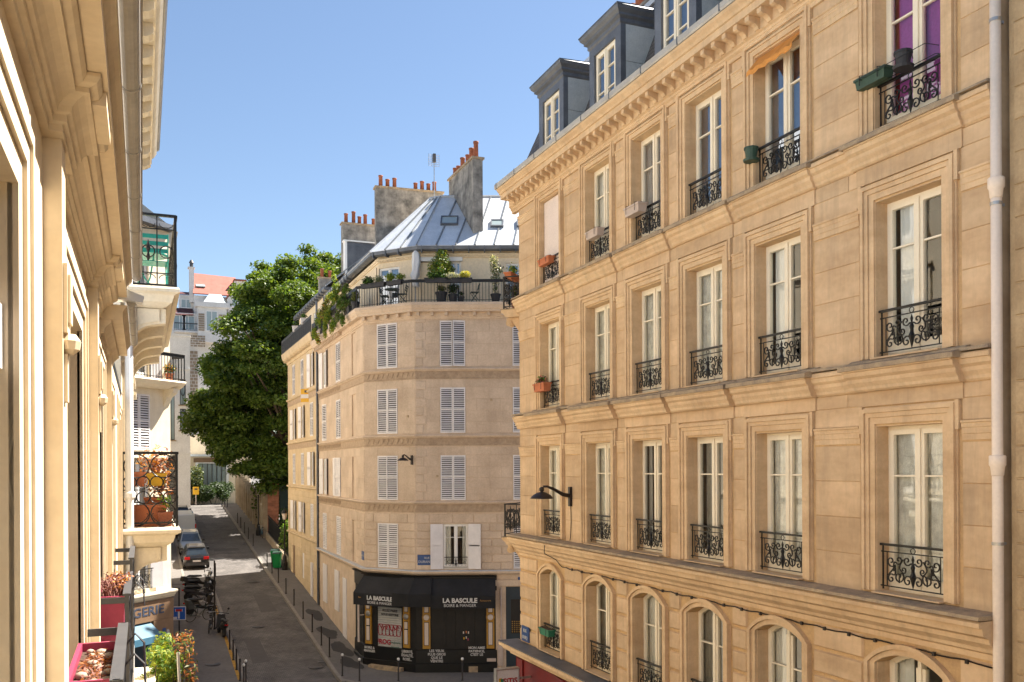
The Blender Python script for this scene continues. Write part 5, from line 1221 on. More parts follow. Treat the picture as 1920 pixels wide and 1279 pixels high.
# iron balconettes
def balconette(j):
    a, b = j-LW-.10, j+.10; z0, z1 = -1.66, -.72; o = .175
    m = MB().box(a,b,-o-.022,-o+.022,z1-.014,z1).box(a,b,-o-.008,-o+.008,z1-.10,z1-.085).box(a,b,-o-.01,-o+.01,z0,z0+.02)
    for y in (a,b-.012): m.box(y,y+.012,-o,0,z1-.055,z1-.02).box(y,y+.012,-o,0,z0,z0+.03).box(y-.004,y+.016,-o-.012,-o+.012,z0-.0,z1)
    for i in range(2): scrolls_into(m, a+.05+i*(b-a)/2, (b-a)/2-.1, z0+.04, .78, .008, -o)
    for i in range(9): yy = a+(b-a)*(i+.5)/9; m.box(yy-.006,yy+.006,-o-.006,-o+.006,z0,z1-.09)
    return mo('balconette', m, IRON_G, lh, FL)
for j in JF[3:]: balconette(j)
def trough(label, yc, w, top, seed, dry):
    t = thing('raspberry_trough', label, 'planter', FL, (yc,-.10,top-.28), group='raspberry troughs on the left window'); G = FL @ Matrix.Translation((yc,-.085,top-.28))
    d = .15; m = MB(); h = .28
    B0 = [(-w*.46,-d*.42,0),(w*.46,-d*.42,0),(w*.46,d*.42,0),(-w*.46,d*.42,0)]; T0 = [(-w/2,-d/2,h),(w/2,-d/2,h),(w/2,d/2,h),(-w/2,d/2,h)]
    m.add(B0+T0, [(0,3,2,1),(0,1,5,4),(1,2,6,5),(2,3,7,6),(3,0,4,7)])
    for x0,x1,y0,y1 in ((-w/2-.012,w/2+.012,-d/2-.014,-d/2+.004),(-w/2-.012,w/2+.012,d/2-.004,d/2+.014),(-w/2-.012,-w/2+.006,-d/2+.004,d/2-.004),(w/2-.006,w/2+.012,-d/2+.004,d/2-.004)): m.box(x0,x1,y0,y1,h-.03,h+.006)
    mo('trough', m, REDPOT, t, G); mo('soil', MB().box(-w*.485,w*.485,-d*.47,d*.47,h-.06,h-.03), SOIL, t, G)
    rn = random.Random(seed)
    if not dry:
        for k in range(16):
            r = rn.uniform(.014,.028); mo('pebble', MB().lathe([(r*.3,-r*.7),(r*.85,-r*.4),(r,0),(r*.8,r*.45),(r*.25,r*.65)],8,(rn.uniform(-w*.42,w*.42),rn.uniform(-d*.34,d*.34),h-.02)), PEBBLE, t, G, smooth=True)
        obj('dry_litter', leaves_mesh('dry_litter',[(0,0,h-.02)],[(w*.46,d*.42,.015)],420,.03,[LF_DRY,LF_RUST],seed,aspect=.25), t, G)
    else:
        m = MB()
        for k in range(110):
            a = rn.uniform(0,2*pi); x0,y0 = rn.uniform(-w*.4,w*.4),rn.uniform(-d*.35,d*.35); l = rn.uniform(.08,.20)
            m.tube([(x0,y0,h-.03),(x0+cos(a)*l*.3,y0+sin(a)*l*.25,h+l*.35),(x0+cos(a)*l,y0+sin(a)*l*.45,h+l*.45)], [.004,.003,.0015], 4, cap=False)
        mo('dry_stems', m, mk('dry_stem', (.22,.09,.07), .8, ns=9), t, G)
        stuff(obj('dry_flowers', leaves_mesh('dry_flowers',[(w*.12,-.03,h+.06),(-w*.2,-.02,h+.04)],[(w*.24,.09,.05),(w*.2,.06,.04)],150,.022,[LF_ORNG,LF_RUST],seed), t, G))
    m = MB()
    for x in (-w*.3,w*.3): mo('hanger', MB().tube([(x,-.5*d-.02,h*.4),(x,-.5*d-.035,h+.02),(x,-.5*d-.07,h+.06),(x,-.5*d-.105,h+.02),(x,-.5*d-.11,h-.08)], .005, 5), IRON_G, t, G)
trough('raspberry pink window trough with pale pebbles at the bottom left', 4.02, .78, -.77, 1, False)
trough('raspberry pink window trough of dried stems behind the pebble one', 6.30, .80, -.76, 2, True)

# ------------------------------------------------------------------ second left house with balconies
Y2 = 13.42; FL2 = face(-.26,Y2,pi/2); L2_ = 13.6
l2 = thing('ivory_balcony_house', 'ivory house beyond the foreground facade with bracketed balconies and iron railings', 'building', face(-.26,Y2,pi/2,-9.1))
FZ = [5.87,2.53,-.81,-4.15]
WX2 = [1.7,4.7,7.9,11.2]
ops = [(x-.55,x+.55,z+.02,z+2.35) for z in FZ for x in WX2]
mo('wall', wall_mb(0,L2_,-9.1,9.4,ops,.2).add([(0,0,.8),(0,9,.8),(0,9,9.4),(0,0,9.4)],[(0,1,2,3)]).add([(L2_,0,-9.1),(L2_,9,-9.1),(L2_,9,9.4),(L2_,0,9.4)],[(0,1,2,3)]), P_LEFT2, l2, FL2)
s2 = MB(); uframe(s2,-.55,.55,0,2.33,.10,-.03,.01); uframe(s2,-.652,.652,0,2.432,.06,-.06,.01); s2.box(-.8,.8,-.14,.01,2.6,2.68); s2 = s2.mesh('window_surround', P_LEFT2)
for z in FZ:
    for x in WX2: obj('window_surround', s2, l2, FL2, (x,0,z+.02)); french_window(l2, FL2, x, z+.02, 1.1, 2.31, .15, WHITEP, curtains=[(0,1,0,1,CURT)])
for z in FZ[:3]: mo('string_course', MB().ex([(a,b+z-.1) for a,b in ledge_prof(.1,.22)], 6.2, L2_-.02), P_LEFT2, l2, FL2)
mo('cornice', mould([(-.26,Y2-.3),(-.26,Y2+L2_+.2)], [(-.05,8.0),(.06,8.0),(.06,8.35),(.12,8.42),(.12,8.5),(.55,8.52),(.55,8.66),(.62,8.72),(.68,8.82),(.68,8.9),(-.05,8.95)]), P_LEFT2, l2)
cs = MB().ex([(-.10,8.51),(-.10,7.9),(-.16,7.92),(-.22,8.1),(-.30,8.22),(-.42,8.26),(-.5,8.32),(-.5,8.51)], -.16, .16).box(-.12,.12,-.52,-.50,8.30,8.45).mesh('console', P_LEFT2)
for k in range(14): obj('console', cs, l2, FL2, (.3+k*1.0,0,0))
mo('gutter', mould([(-.26,Y2-.3),(-.26,Y2+L2_+.2)], [(.60,8.9),(.72,8.9),(.76,8.96),(.76,9.05),(.6,9.05)]), GUTTER, l2)
mo('roof', MB().add([(0,-.3,9.0),(L2_,-.3,9.0),(L2_,2,11.5),(0,2,11.5),(L2_,9,11.5),(0,9,11.5)],[(0,1,2,3),(3,2,4,5)]), ZINC, l2, FL2)
mo('downpipe', MB().tube([(.09,-.10,8),(.09,-.10,-9)], .055, 12), WHITEP, l2, FL2, smooth=True)
for z in (2.0,-.4,-3.2): mo('pipe_collar', MB().lathe([(.06,0),(.075,.02),(.075,.08),(.06,.1)],12,(.09,-.10,z)), WHITEP, l2, FL2)
def bal2(zt, y0, y1, xo=.28):
    pts = [(-.26,y0),(xo,y0),(xo,y1),(-.26,y1)]
    mo('balcony_slab', mould(pts, [(-.2,zt),(.20,zt),(.22,zt-.03),(.22,zt-.07),(.15,zt-.10),(.12,zt-.20),(.05,zt-.25),(.0,zt-.27),(-.2,zt-.27)]).box(-.255,xo-.2,y0+.2,y1-.2,zt-.25,zt-.02), P_LEFT2, l2)
    cp = [(.02,0),(-.58,0),(-.58,-.20),(-.46,-.215)]+[(-.46+.36*sin(t),-.62+.40*cos(t)) for t in [pi/2*i/9 for i in range(10)]]+[(-.07,-.70),(.02,-.78)]
    for y in [y0+.16+k*1.25 for k in range(int((y1-y0)/1.25)+1)]:
        c = mo('console', MB().ex(cp, -.12, .12).ex([(a*.86,b*.86-.01) for a,b in cp], -.145, .145), P_LEFT2, l2, FL2, loc=(y-Y2,0,zt-.272))
BR = [(2.53,'scroll'),(-.81,'ring')]
for zt,kind in BR:
    y0, y1 = 13.62, 19.2; bal2(zt,y0,y1)
    Wd = .28+.18+.26
    m = MB(); h = 1.06; w_ = Wd; m.box(0,w_,-.025,.025,h-.035,h); m.box(0,w_,-.012,.012,.05,.075)
    for x in (0.01,w_-.01): m.box(x-.016,x+.016,-.016,.016,0,h)
    if kind == 'scroll':
        for x in (.24,.47): m.box(x-.008,x+.008,-.008,.008,.05,h)
        m.box(0,w_,-.008,.008,.84,.855); m.box(0,w_,-.008,.008,.22,.235)
        for k in range(3):
            cx = .12+k*.235; m.tube([(cx+.085*cos(t),0,.53+.085*sin(t)) for t in [2*pi*i/16 for i in range(16)]], .009, 5, closed=True)
            for sg in (1,-1):
                for z0,fl in ((.94,False),(.14,True)): m.tube([(cx+sg*a,0,z0+(b if not fl else -b)) for a,b in scroll((.01,-.06),(.085,-.02),T=2.4*pi)], .007, 4)
        m.lathe([(.005,-.14),(.03,-.08),(.012,-.02),(.03,.04),(.02,.1),(.004,.16)],6,(.355,0,.53))
    else:
        for r_,(nx,zc,rr) in enumerate(((2,.86,.165),(2,.19,.165))):
            for k in range(nx):
                cx = .19+k*.345; m.tube([(cx+rr*cos(t),0,zc+rr*sin(t)) for t in [2*pi*i/24 for i in range(24)]], .010, 5, closed=True)
                for sg in (1,-1): m.tube([(cx+sg*a,0,zc+b) for a,b in scroll((.02,-.11 if r_ else .11),(.13,.0),T=2.6*pi)], .008, 4)
        for k in range(4):
            cx = .10+k*.175
            for zc in (.42,.63): m.tube([(cx+.085*cos(t),0,zc+.085*sin(t)) for t in [2*pi*i/18 for i in range(18)]], .009, 5, closed=True)
        m.box(0,w_,-.008,.008,.52,.532)
    mo('balcony_end_railing', m, IRON, l2, face(-.26,y0+.04,0), loc=(0,0,zt))
    F3 = face(.28+.18,y0+.04,pi/2)
    mo('balcony_railing', rail_panel(y1-y0-.1,1.06,n=9,hr=.035,r=.009), IRON, l2, F3, loc=(0,0,zt))
# lowest balcony: white parapet ledge
bal2(-4.15,13.62,19.2); mo('balcony_railing', rail_panel(5.4,1.0,n=9), IRON, l2, face(.46,13.7,pi/2), loc=(0,0,-4.15))
mo('parapet_ledge', MB().box(.15,1.2,-.42,-.05,-4.15,-2.95), P_LEFT2, l2, FL2)
# turquoise folding chair and table on the upper balcony
def folding_chair(label, F, loc, rz, mat, s=1.0, group=None, name='folding_chair'):
    t = thing(name, label, 'chair', F, loc, rz, group); G = F @ Matrix.Translation(loc) @ Matrix.Rotation(rz,4,'Z') @ Matrix.Scale(s,4)
    for x in (-.2,.2):
        mo('leg', MB().tube([(x,-.2,0),(x,.12,.46),(x,.20,.84)], .011, 6), mat, t, G); mo('leg', MB().tube([(x*.9,.22,0),(x*.9,-.18,.45)], .011, 6), mat, t, G)
    for k in range(6): mo('seat_slat', MB().box(-.2,.2,-.19+k*.062,-.145+k*.062,.448,.46), mat, t, G)
    for k in range(3): mo('back_slat', MB().box(-.2,.2,.135+k*.03,.147+k*.03,.58+k*.095,.64+k*.095), mat, t, G)
    return t
def bistro_table(label, F, loc, mat, r=.3, s=1.0):
    t = thing('bistro_table', label, 'table', F, loc); G = F @ Matrix.Translation(loc) @ Matrix.Scale(s,4)
    mo('table_top', MB().lathe([(r-.01,.69),(r,.70),(r,.715),(r-.01,.72)], 20), mat, t, G)
    for a in range(3): c, s_ = cos(a*2.094), sin(a*2.094); mo('leg', MB().tube([(c*.26,s_*.26,0),(-c*.05,-s_*.05,.36),(-c*.16,-s_*.16,.69)], .011, 6), mat, t, G)
    return t
folding_chair('turquoise metal folding chair behind the upper left balcony railing', I4, (.16,14.1,2.53), R(180), TURQ)
bistro_table('turquoise round bistro table next to the turquoise chair', I4, (.10,14.75,2.53), TURQ, .28)
# pots on the lower balcony
G0 = (.22,13.86,-.81)
def boxpot(label, loc, w, d, h, mat, rz=0, plant=None, n=200, size=.07, blob=None, name='balcony_planter'):
    F = Matrix.Translation(loc) @ Matrix.Rotation(rz,4,'Z'); t = thing(name, label, 'planter', F)
    mo('pot', MB().hexa([(-w*.42,-d*.4,0),(w*.42,-d*.4,0),(w*.42,d*.4,0),(-w*.42,d*.4,0)],[(-w/2,-d/2,h),(w/2,-d/2,h),(w/2,d/2,h),(-w/2,d/2,h)]).box(-w*.53,w*.53,-d*.55,d*.55,h-.03,h+.006), mat, t, F)
    mo('soil', MB().box(-w*.46,w*.46,-d*.44,d*.44,h+.002,h+.012), SOIL, t, F)
    if plant: obj('foliage', leaves_mesh('foliage',[b[:3] for b in (blob or [(0,0,h+.15,w*.5,d*.6,.16)])],[b[3:] for b in (blob or [(0,0,h+.15,w*.5,d*.6,.16)])],n,size,plant,seed=len(label),shell=.2), t, F)
    return t
boxpot('big terracotta trough on the floor of the lower left balcony', (.08,13.95,-.81), .5,.28,.3,TERRA)
boxpot('terracotta pot with dry orange stems on the lower left balcony', (.18,14.15,-.81), .30,.3,.4,TERRA,plant=[LF_RUST,LF_DRY,LF_ORNG],n=700,size=.06,blob=[(0,0,.85,.3,.3,.35),(.05,0,.6,.22,.2,.25)])
boxpot('yellow plastic planter hung behind the ornate lower left balcony railing', (.19,13.80,-.23), .26,.16,.17,YELPOT)
boxpot('small orange planter beside the yellow one on the lower left balcony', (-.04,13.82,-.24), .16,.14,.2,TERRA)
boxpot('reddish brown square pot at the outer corner of the lower left balcony', (.30,13.82,-.81), .2,.16,.2,TERRA_D,plant=[LF_GRN],n=60,size=.05)
# big leafy plants on the lowest balcony
rn = random.Random(4)
for i,(x,y,h,mats,lab) in enumerate(((.12,14.0,1.55,[LF_GRN,LF_YEL],'tall feathery green bamboo plant on the lowest left balcony'),(.34,14.4,1.35,[LF_GRN,LF_YEL],'bushy bright green balcony plant in front of the grey post'),(.55,14.2,1.70,[LF_OLIVE,LF_RUST],'loose olive and rusty twigs leaning off the lowest left balcony'),(.2,15.0,1.5,[LF_YEL,LF_GRN],'yellow green shrub at the back of the lowest left balcony'))):
    bl = [(rn.uniform(-.12,.12),rn.uniform(-.15,.15),h*.45+k*h*.13,.17,.2,.17) for k in range(5)]
    bush('balcony_plant', lab, 'plant', (x,y,-4.15), bl, 1500 if i != 2 else 500, .085, mats, seed=i+3, pot=('round',.16,.3), potmat=TERRA_D, stems=6, aspect=.28, up=.3)
gp = thing('grey_balcony_post', 'slanting grey post among the plants at the bottom left', 'post', Matrix.Translation((.5,13.75,-4.15))); mo('post', MB().tube([(.52,13.75,-4.1),(.46,13.72,-2.6)], .022, 8), STEEL, gp); mo('post_foot', MB().lathe([(.05,0),(.05,.02),(.03,.03)],10,(.52,13.75,-4.15)), STEEL, gp)

# ------------------------------------------------------------------ bakery corner house across the side street
FQ = face(-2.0,33.6,R(45)); QL = 4.24
bk = thing('bakery_corner_house', 'cream corner house with tan and blue bakery front across the side street on the left', 'building', face(-2.0,33.6,R(45),-9.1))
qo = [(2.2,3.2,.7,2.75),(2.2,3.2,3.35,5.5),(2.2,3.2,-4.35,-2.3),(2.2,3.2,-1.6,.3),(2.2,3.2,6.2,8.2)]
mo('wall', wall_mb(0,QL,-9.0,9.0,qo,.15), P_LEFT2, bk, FQ); mo('wall', wall_mb(-12,0,-9.0,9.0,[(-3*k-2,-3*k-.9,z,z+2) for k in range(3) for z in (-4.2,-1.4,1.4,4.2)],.15), P_LEFT2, bk, face(-2.0,33.6,0))
for z,h in ((.7,2.05),): shutter_pair(bk, FQ, 2.7, z, 1.0, h, .01)
for o in qo[1:]: french_window(bk, FQ, 2.7, o[2], 1.0, o[3]-o[2], .1, WHITEP, room=ROOMD, curtains=[(0,1,0,1,CURT)])
shutter_pair(bk, FQ, 2.7, 3.35, 1.0, 2.1, -.03, openA=R(165), openB=R(165)); shutter_pair(bk, FQ, 2.7, -4.35, 1.0, 2.0, -.03, openA=R(165), openB=R(165))
for zt in (3.3,): 
    mo('balcony_slab', MB().ex([(.02,zt),(-.62,zt),(-.65,zt-.06),(-.5,zt-.2),(-.3,zt-.3),(.02,zt-.32)], 1.5, QL+.15), P_LEFT2, bk, FQ)
    F4 = FQ
    rail_run(tuple(FQ @ Vector((1.5,-.6,0)))[:2], tuple(FQ @ Vector((QL+.1,-.6,0)))[:2], zt, 1.0, parent=bk, mat=IRON, step=.14); rail_run(tuple(FQ @ Vector((QL+.1,-.6,0)))[:2], tuple(FQ @ Vector((QL+.1,0,0)))[:2], zt, 1.0, parent=bk, mat=IRON, step=.14)
    mo('console', MB().ex([(.02,zt-.3),(-.5,zt-.28),(-.45,zt-.45),(-.2,zt-.6),(.02,zt-1.0)], QL-.35, QL-.1), P_LEFT2, bk, FQ)
obj('window_guard', guard_mesh(.96,.75), bk, FQ, (2.7,-.12,-4.35))
mo('string_course', MB().ex([(a,b-4.5) for a,b in ledge_prof(.25,.3)], 0, QL+.1), P_LEFT2, bk, FQ); mo('string_course', MB().ex([(a,b+.5) for a,b in ledge_prof(.15,.25)], 0, QL+.1), P_LEFT2, bk, FQ)
mo('shop_fascia', MB().box(.1,QL,-.12,0,-5.55,-4.82), WOODB, bk, FQ); mo('shop_pilaster', MB().box(QL-1.0,QL-.02,-.12,0,-8.9,-5.56), WOODB, bk, FQ)
text('BOULANGERIE', .46, mk('slate_blue_letter',(.045,.06,.10),.6,ns=3), bk, FQ, (1.80,-.128,-5.18), bold=.008, sx=1.28)
mo('shop_awning', MB().ex([(-.02,-5.58),(-.62,-6.0),(-.62,-6.25),(-.6,-6.25),(-.6,-6.05),(-.02,-5.66)], .3, QL-1.1), SKYBL, bk, FQ); mo('shop_door_frame', MB().box(QL-1.25,QL-1.02,-.1,0,-8.9,-5.7).box(.3,.5,-.1,0,-8.9,-5.7).box(.5,QL-1.25,-.06,0,-8.9,-8.3), SKYBL, bk, FQ)
mo('shop_glass', MB().box(.5,QL-1.25,-.03,-.01,-8.3,-5.7), BLUEDOOR, bk, FQ)
mo('ornament', MB().box(QL-.7,QL-.3,-.135,-.121,-6.2,-6.05).box(QL-.58,QL-.42,-.135,-.121,-6.8,-5.9).lathe([(.05,-.13),(.05,-.122)],10,(QL-.5,0,-6.95),axis='y'), ENAMEL, bk, FQ)
bush('balcony_plant','orange flowering plant in a pot on the bakery house balcony','plant',tuple(FQ @ Vector((QL-.4,-.35,3.31))),[(0,0,.45,.25,.25,.2)],260,.09,[LF_GRN,LF_ORNG],seed=31,pot=('round',.16,.26),potmat=TERRA)
# street row continuing behind it
FQ2 = face(1.0,36.6,pi/2)
m = wall_mb(0,24,-9.0,9.0,[(2.5+3*k,3.5+3*k,z,z+2) for k in range(7) for z in (-4.2,-1.4,1.4,4.2,6.6)],.15); mo('wall', m, P_LEFT2, bk, FQ2)
for k in range(7):
    for z in (-4.2,-1.4,1.4,4.2,6.6): shutter_pair(bk, FQ2, 3+3*k, z, 1.0, 2.0, .01)
mo('flat_roof', MB().box(-12,-.2,.1,24,8.8,9.1), ZINC, bk, face(-2.0,33.6,0)); mo('roof', MB().add([(0,-.3,9),(24,-.3,9),(24,3,11.5),(0,3,11.5)],[(0,1,2,3)]), ZINC, bk, FQ2)
mo('roof_edge', MB().box(0,QL,-.35,3,8.95,9.15), ZINC_D, bk, FQ)
# next house of the row
FQ3 = face(1.05,60.8,pi/2)
rw = thing('pale_row_house', 'pale house row seen edge-on behind the parked cars on the left', 'building', face(1.05,60.8,pi/2,-7))
mo('wall', wall_mb(0,36,-9.0,8.0,[(2+3*k,3+3*k,z,z+1.9) for k in range(11) for z in (-2,1.2,4.2)],.15), P_CREAM, rw, FQ3)
mo('end_wall', MB().add([(0,0,-9),(0,12,-9),(0,12,8),(0,0,8)],[(0,1,2,3)]).add([(0,0,8),(36,0,8),(36,12,8),(0,12,8)],[(0,1,2,3)]), P_CREAM, rw, FQ3)
for k in range(11):
    for z in (-2,1.2,4.2): shutter_pair(rw, FQ3, 2.5+3*k, z, 1.0, 1.9, .01)
# ------------------------------------------------------------------ end of the street
G1 = gz(100)
def at(px, Y): return Y*tan(az(px))          # X of an image column on a plane of constant Y
# white tower house
YA = 98.5; xa, xb = .9, at(357,YA); FA = face(0,YA,0)
wh = thing('white_tower_house', 'tall white house with arched and oval windows closing the street on the left', 'building', FA, ((xa+xb)/2,0,G1))
ws = [(at(318,YA)-.1,at(326,YA)+.1,3.0,9.2,.35),(at(338,YA),at(349,YA),6.6,9.2),(at(338,YA),at(349,YA),4.0,6.2)]
mo('wall', wall_mb(xa,xb,-6,13.6,[w[:4] for w in ws],.2).add([(xb,0,-6),(xb,6,-6),(xb,6,13.6),(xb,0,13.6)],[(0,1,2,3)]), P_WHITE, wh, FA)
mo('roof', MB().box(xa-.1,xb+.12,-.12,6,13.6,13.8), P_WHITE, wh, FA)
mo('string_course', MB().box(xa,xb+.06,-.1,0,10.2,10.35).box(xa,xb+.05,-.08,0,1.6,1.75), P_WHITE, wh, FA)
for w in ws:
    x, wd = (w[0]+w[1])/2, w[1]-w[0]
    f = mo('window', MB().box(-wd/2,-wd/2+.06,.05,.12,0,w[3]-w[2]).box(wd/2-.06,wd/2,.05,.12,0,w[3]-w[2]).box(-wd/2,wd/2,.05,.12,0,.08).box(-wd/2,wd/2,.05,.12,w[3]-w[2]-.1,w[3]-w[2]).box(-.02,.02,.05,.1,0,w[3]-w[2]), IRON_G, wh, FA, loc=(x,0,w[2]))
    mo('pane', MB().box(-wd/2+.03,wd/2-.03,.1,.11,.05,w[3]-w[2]-.05), SKYG, f, FA, loc=(x,0,w[2])); mo('sill', MB().box(-wd/2-.15,wd/2+.15,-.15,.05,-.12,0), S_DARK, f, FA, loc=(x,0,w[2]))
    if w is not ws[0]: mo('oval_ring', MB().tube([(wd*.36*cos(t),.03,(w[3]-w[2])*.62+.7*sin(t)) for t in [2*pi*i/18 for i in range(18)]], .05, 5, closed=True), IRON_G, f, FA, loc=(x,0,w[2]))
# upper white house with brick panels and red roof
YB = 112; FB_ = face(0,YB,0); k_ = YB*cos(R(19))/1700*1.0
zb = lambda py, Y=YB: (877-py)*Y*.945/cos(R(3))/1700
up = thing('red_roof_house', 'white house with buff brick panels and a pink-red tiled roof beyond the tree', 'building', FB_, (at(400,YB),0,G1))
x0, x1 = at(318,YB), at(470,YB)
mo('wall', MB().box(x0,x1,0,8,-5,zb(585)), P_WHITE, up, FB_)
xm0, xm1 = at(371,YB), at(425,YB)
mo('bay_wall', MB().box(xm0,xm1,-1.2,-.005,zb(640),zb(575)).box(xm0-.3,xm1+.3,-1.5,0.0,zb(575)+.002,zb(566)), P_WHITE, up, FB_)
def bricks(xa, xb, za, zb_, y, F, parent, n=8):
    for r in solve_rects(xa,xb,za,zb_,[],(zb_-za)/n,.55,seed=int(xa*10)): obj('brick', box_mesh(round(r[1]-r[0]-.06,2),round(r[3]-r[2]-.07,2),.05,BRICKG), parent, F, (r[0]+.03,y,r[2]+.03))
bricks(at(372,YB),at(384,YB),zb(620),zb(587),-1.2,FB_,up); bricks(at(410,YB),at(424,YB),zb(620),zb(587),-1.2,FB_,up)
bricks(at(357,YB),at(385,YB),zb(650),zb(628),-1.2,FB_,up,5); bricks(at(357,YB-.1),at(372,YB),zb(780),zb(655),-.0,FB_,up,20)
def win(xc, z, w, h, y, F, parent, mat=WHITEP):
    f = mo('window', MB().box(-w/2,-w/2+.09,-.05,.02,0,h).box(w/2-.09,w/2,-.05,.02,0,h).box(-w/2+.09,w/2-.09,-.05,.02,0,.1).box(-w/2+.09,w/2-.09,-.05,.02,h-.1,h).box(-.04,.04,-.06,0,.1,h-.1), mat, parent, F, loc=(xc,y,z))
    mo('pane', MB().box(-w/2+.09,-.04,-.03,-.02,.1,h-.1).box(.04,w/2-.09,-.03,-.02,.1,h-.1), SKYG, f, F, loc=(xc,y,z)); return f
win(at(397,YB),zb(620),1.3,2.4,-1.22,FB_,up); win(at(338,YB),zb(617),1.4,1.7,-.02,FB_,up); win(at(355,YB),zb(617),1.4,1.7,-.02,FB_,up)
mo('balcony', MB().box(at(328,YB),at(372,YB),-1.0,0.0,zb(623),zb(620)), P_WHITE, up, FB_); rail_run((at(328,YB),YB-.95),(at(372,YB),YB-.95),zb(620),.9,parent=up,mat=IRON_G,step=.2)
mo('terrace_roof', MB().hexa([(at(322,YB),-.3,zb(590)),(at(364,YB),-.3,zb(590)),(at(364,YB),2,zb(572)),(at(326,YB),2,zb(572))],[(at(322,YB),-.3,zb(589)),(at(364,YB),-.3,zb(589)),(at(364,YB),2,zb(571)),(at(326,YB),2,zb(571))]), MAROON, up, FB_)
mo('attic_wall', MB().box(at(340,YB),at(367,YB),2.0,6,zb(590),zb(546)), P_WHITE, up, FB_); win(at(352,YB),zb(571),1.2,1.1,1.97,FB_,up)
mo('attic_roof', MB().hexa([(at(338,YB),1.8,zb(546)),(at(366,YB),1.8,zb(546)),(at(364,YB),4,zb(535)),(at(342,YB),4,zb(535))],[(at(338,YB),1.8,zb(545)),(at(366,YB),1.8,zb(545)),(at(364,YB),4,zb(534)),(at(342,YB),4,zb(534))]), MAROON, up, FB_)
RF = [(at(364,YB),.6,zb(546)),(at(440,YB),.6,zb(546)),(at(445,YB+4),5,zb(513,YB+5)),(at(366,YB+4),5,zb(510,YB+5))]
n = 7
for i in range(n):
    for c in range(2):
        def P(u,v): a = Vector(RF[0]).lerp(Vector(RF[1]),u); b = Vector(RF[3]).lerp(Vector(RF[2]),u); return a.lerp(b,v)
        q = [P(i/n,c/2),P((i+1)/n,c/2),P((i+1)/n,(c+1)/2),P(i/n,(c+1)/2)]; mo('roof_sheet', MB().hexa([p-Vector((0,-.03,.05)) for p in q],[p+Vector((0,-.02,.03+.01*(i%2)+.02*(1-c))) for p in q]), REDROOF, up, FB_)
mo('upper_wall', MB().box(at(366,YB),at(440,YB),1,8,zb(586),zb(548)), P_WHITE, up, FB_)
mo('roof_window', MB().hexa([(at(371,YB),1.9,zb(529)),(at(389,YB),1.9,zb(529)),(at(388,YB),3.4,zb(518)),(at(370,YB),3.4,zb(518))],[(at(371,YB),1.7,zb(528)),(at(389,YB),1.7,zb(528)),(at(388,YB),3.2,zb(517)),(at(370,YB),3.2,zb(517))]), SKYG, up, FB_)
mo('glass_lantern', MB().hexa([(at(382,YB),-1,zb(565)),(at(424,YB),-1,zb(565)),(at(424,YB),1,zb(565)),(at(382,YB),1,zb(565))],[(at(394,YB),.2,zb(546)),(at(417,YB),.2,zb(546)),(at(417,YB),.9,zb(546)),(at(394,YB),.9,zb(546))]), ZINC_W, up, FB_)
mo('chimney', MB().box(at(358,YB),at(367,YB),1.5,2.4,zb(560),zb(495)).box(at(357,YB)-.1,at(368,YB)+.05,1.4,2.5,zb(495),zb(493)), P_WHITE, up, FB_)
mo('chimney_pot', MB().lathe([(.2,0),(.2,.5),(.3,.55),(.1,.9)],10,(at(362.5,YB),1.9,zb(493))), IRON_G, up, FB_)
mo('chimney', MB().box(at(444,YB),at(466,YB),2,3.4,zb(590),zb(512)), P_WHITE, up, FB_); mo('chimney_cap', MB().box(at(443,YB),at(467,YB),1.8,3.6,zb(512),zb(509)), TERRA_D, up, FB_)
mo('gable', MB().ex([(at(428,YB),zb(600)),(at(464,YB),zb(600)),(at(464,YB),zb(540)),(at(452,YB),zb(528)),(at(428,YB),zb(553))], -.3, 1.2, 'y'), P_WHITE, up, FB_)
mo('gable_roof', MB().hexa([(at(426,YB),-.5,zb(553)),(at(452,YB),-.5,zb(527)),(at(452,YB),1.4,zb(527)),(at(426,YB),1.4,zb(553))],[(at(426,YB),-.5,zb(550)),(at(452,YB),-.5,zb(523)),(at(452,YB),1.4,zb(523)),(at(426,YB),1.4,zb(550))]), REDROOF, up, FB_)
win(at(447,YB),zb(570),1.4,1.0,-.32,FB_,up); mo('laundry', MB().box(at(441,YB),at(451,YB),-.7,-.66,zb(583),zb(571)), mk('lilac_cloth',(.42,.38,.62),.9,ns=3), up, FB_)
# low cream studio with big window
YC = 104; FC_ = face(0,YC,0); zc = lambda py: (877-py)*YC*.947/1700
lo = thing('cream_studio_house', 'low cream studio with a wide glazed window at the dead end of the street', 'building', FC_, (at(400,YC),0,G1))
xc0, xc1 = at(345,YC), at(468,YC); wx0, wx1 = at(371,YC), at(424,YC)
mo('wall', wall_mb(xc0,xc1,-6,zc(812),[(wx0,wx1,zc(906),zc(866))],.3).box(xc0,xc1,.31,8,-6,zc(812)), P_CREAM, lo, FC_)
mo('canopy', MB().box(at(357,YC),at(430,YC),-1.0,0,zc(853),zc(849)), ZINC_W, lo, FC_); mo('lintel', MB().box(at(363,YC),at(432,YC),-.15,0,zc(864),zc(856)), WOODB, lo, FC_)
mo('window_frame', MB().box(wx0-.25,wx0,-.15,.1,zc(906),zc(864)).box(wx1,wx1+.25,-.15,.1,zc(906),zc(864)).box(wx0,wx1,-.1,.1,zc(866),zc(864.2)), WHITEP, lo, FC_)
for k in range(7): mo('window_bar', MB().box(wx0+(wx1-wx0)*k/6-.03,wx0+(wx1-wx0)*k/6+.03,.06,.12,zc(906),zc(866)), IRON_G, lo, FC_)
for k in range(6): mo('pane', MB().box(wx0+(wx1-wx0)*k/6+.04,wx0+(wx1-wx0)*(k+1)/6-.04,.14,.16,zc(906),zc(866)), SKYG, lo, FC_)
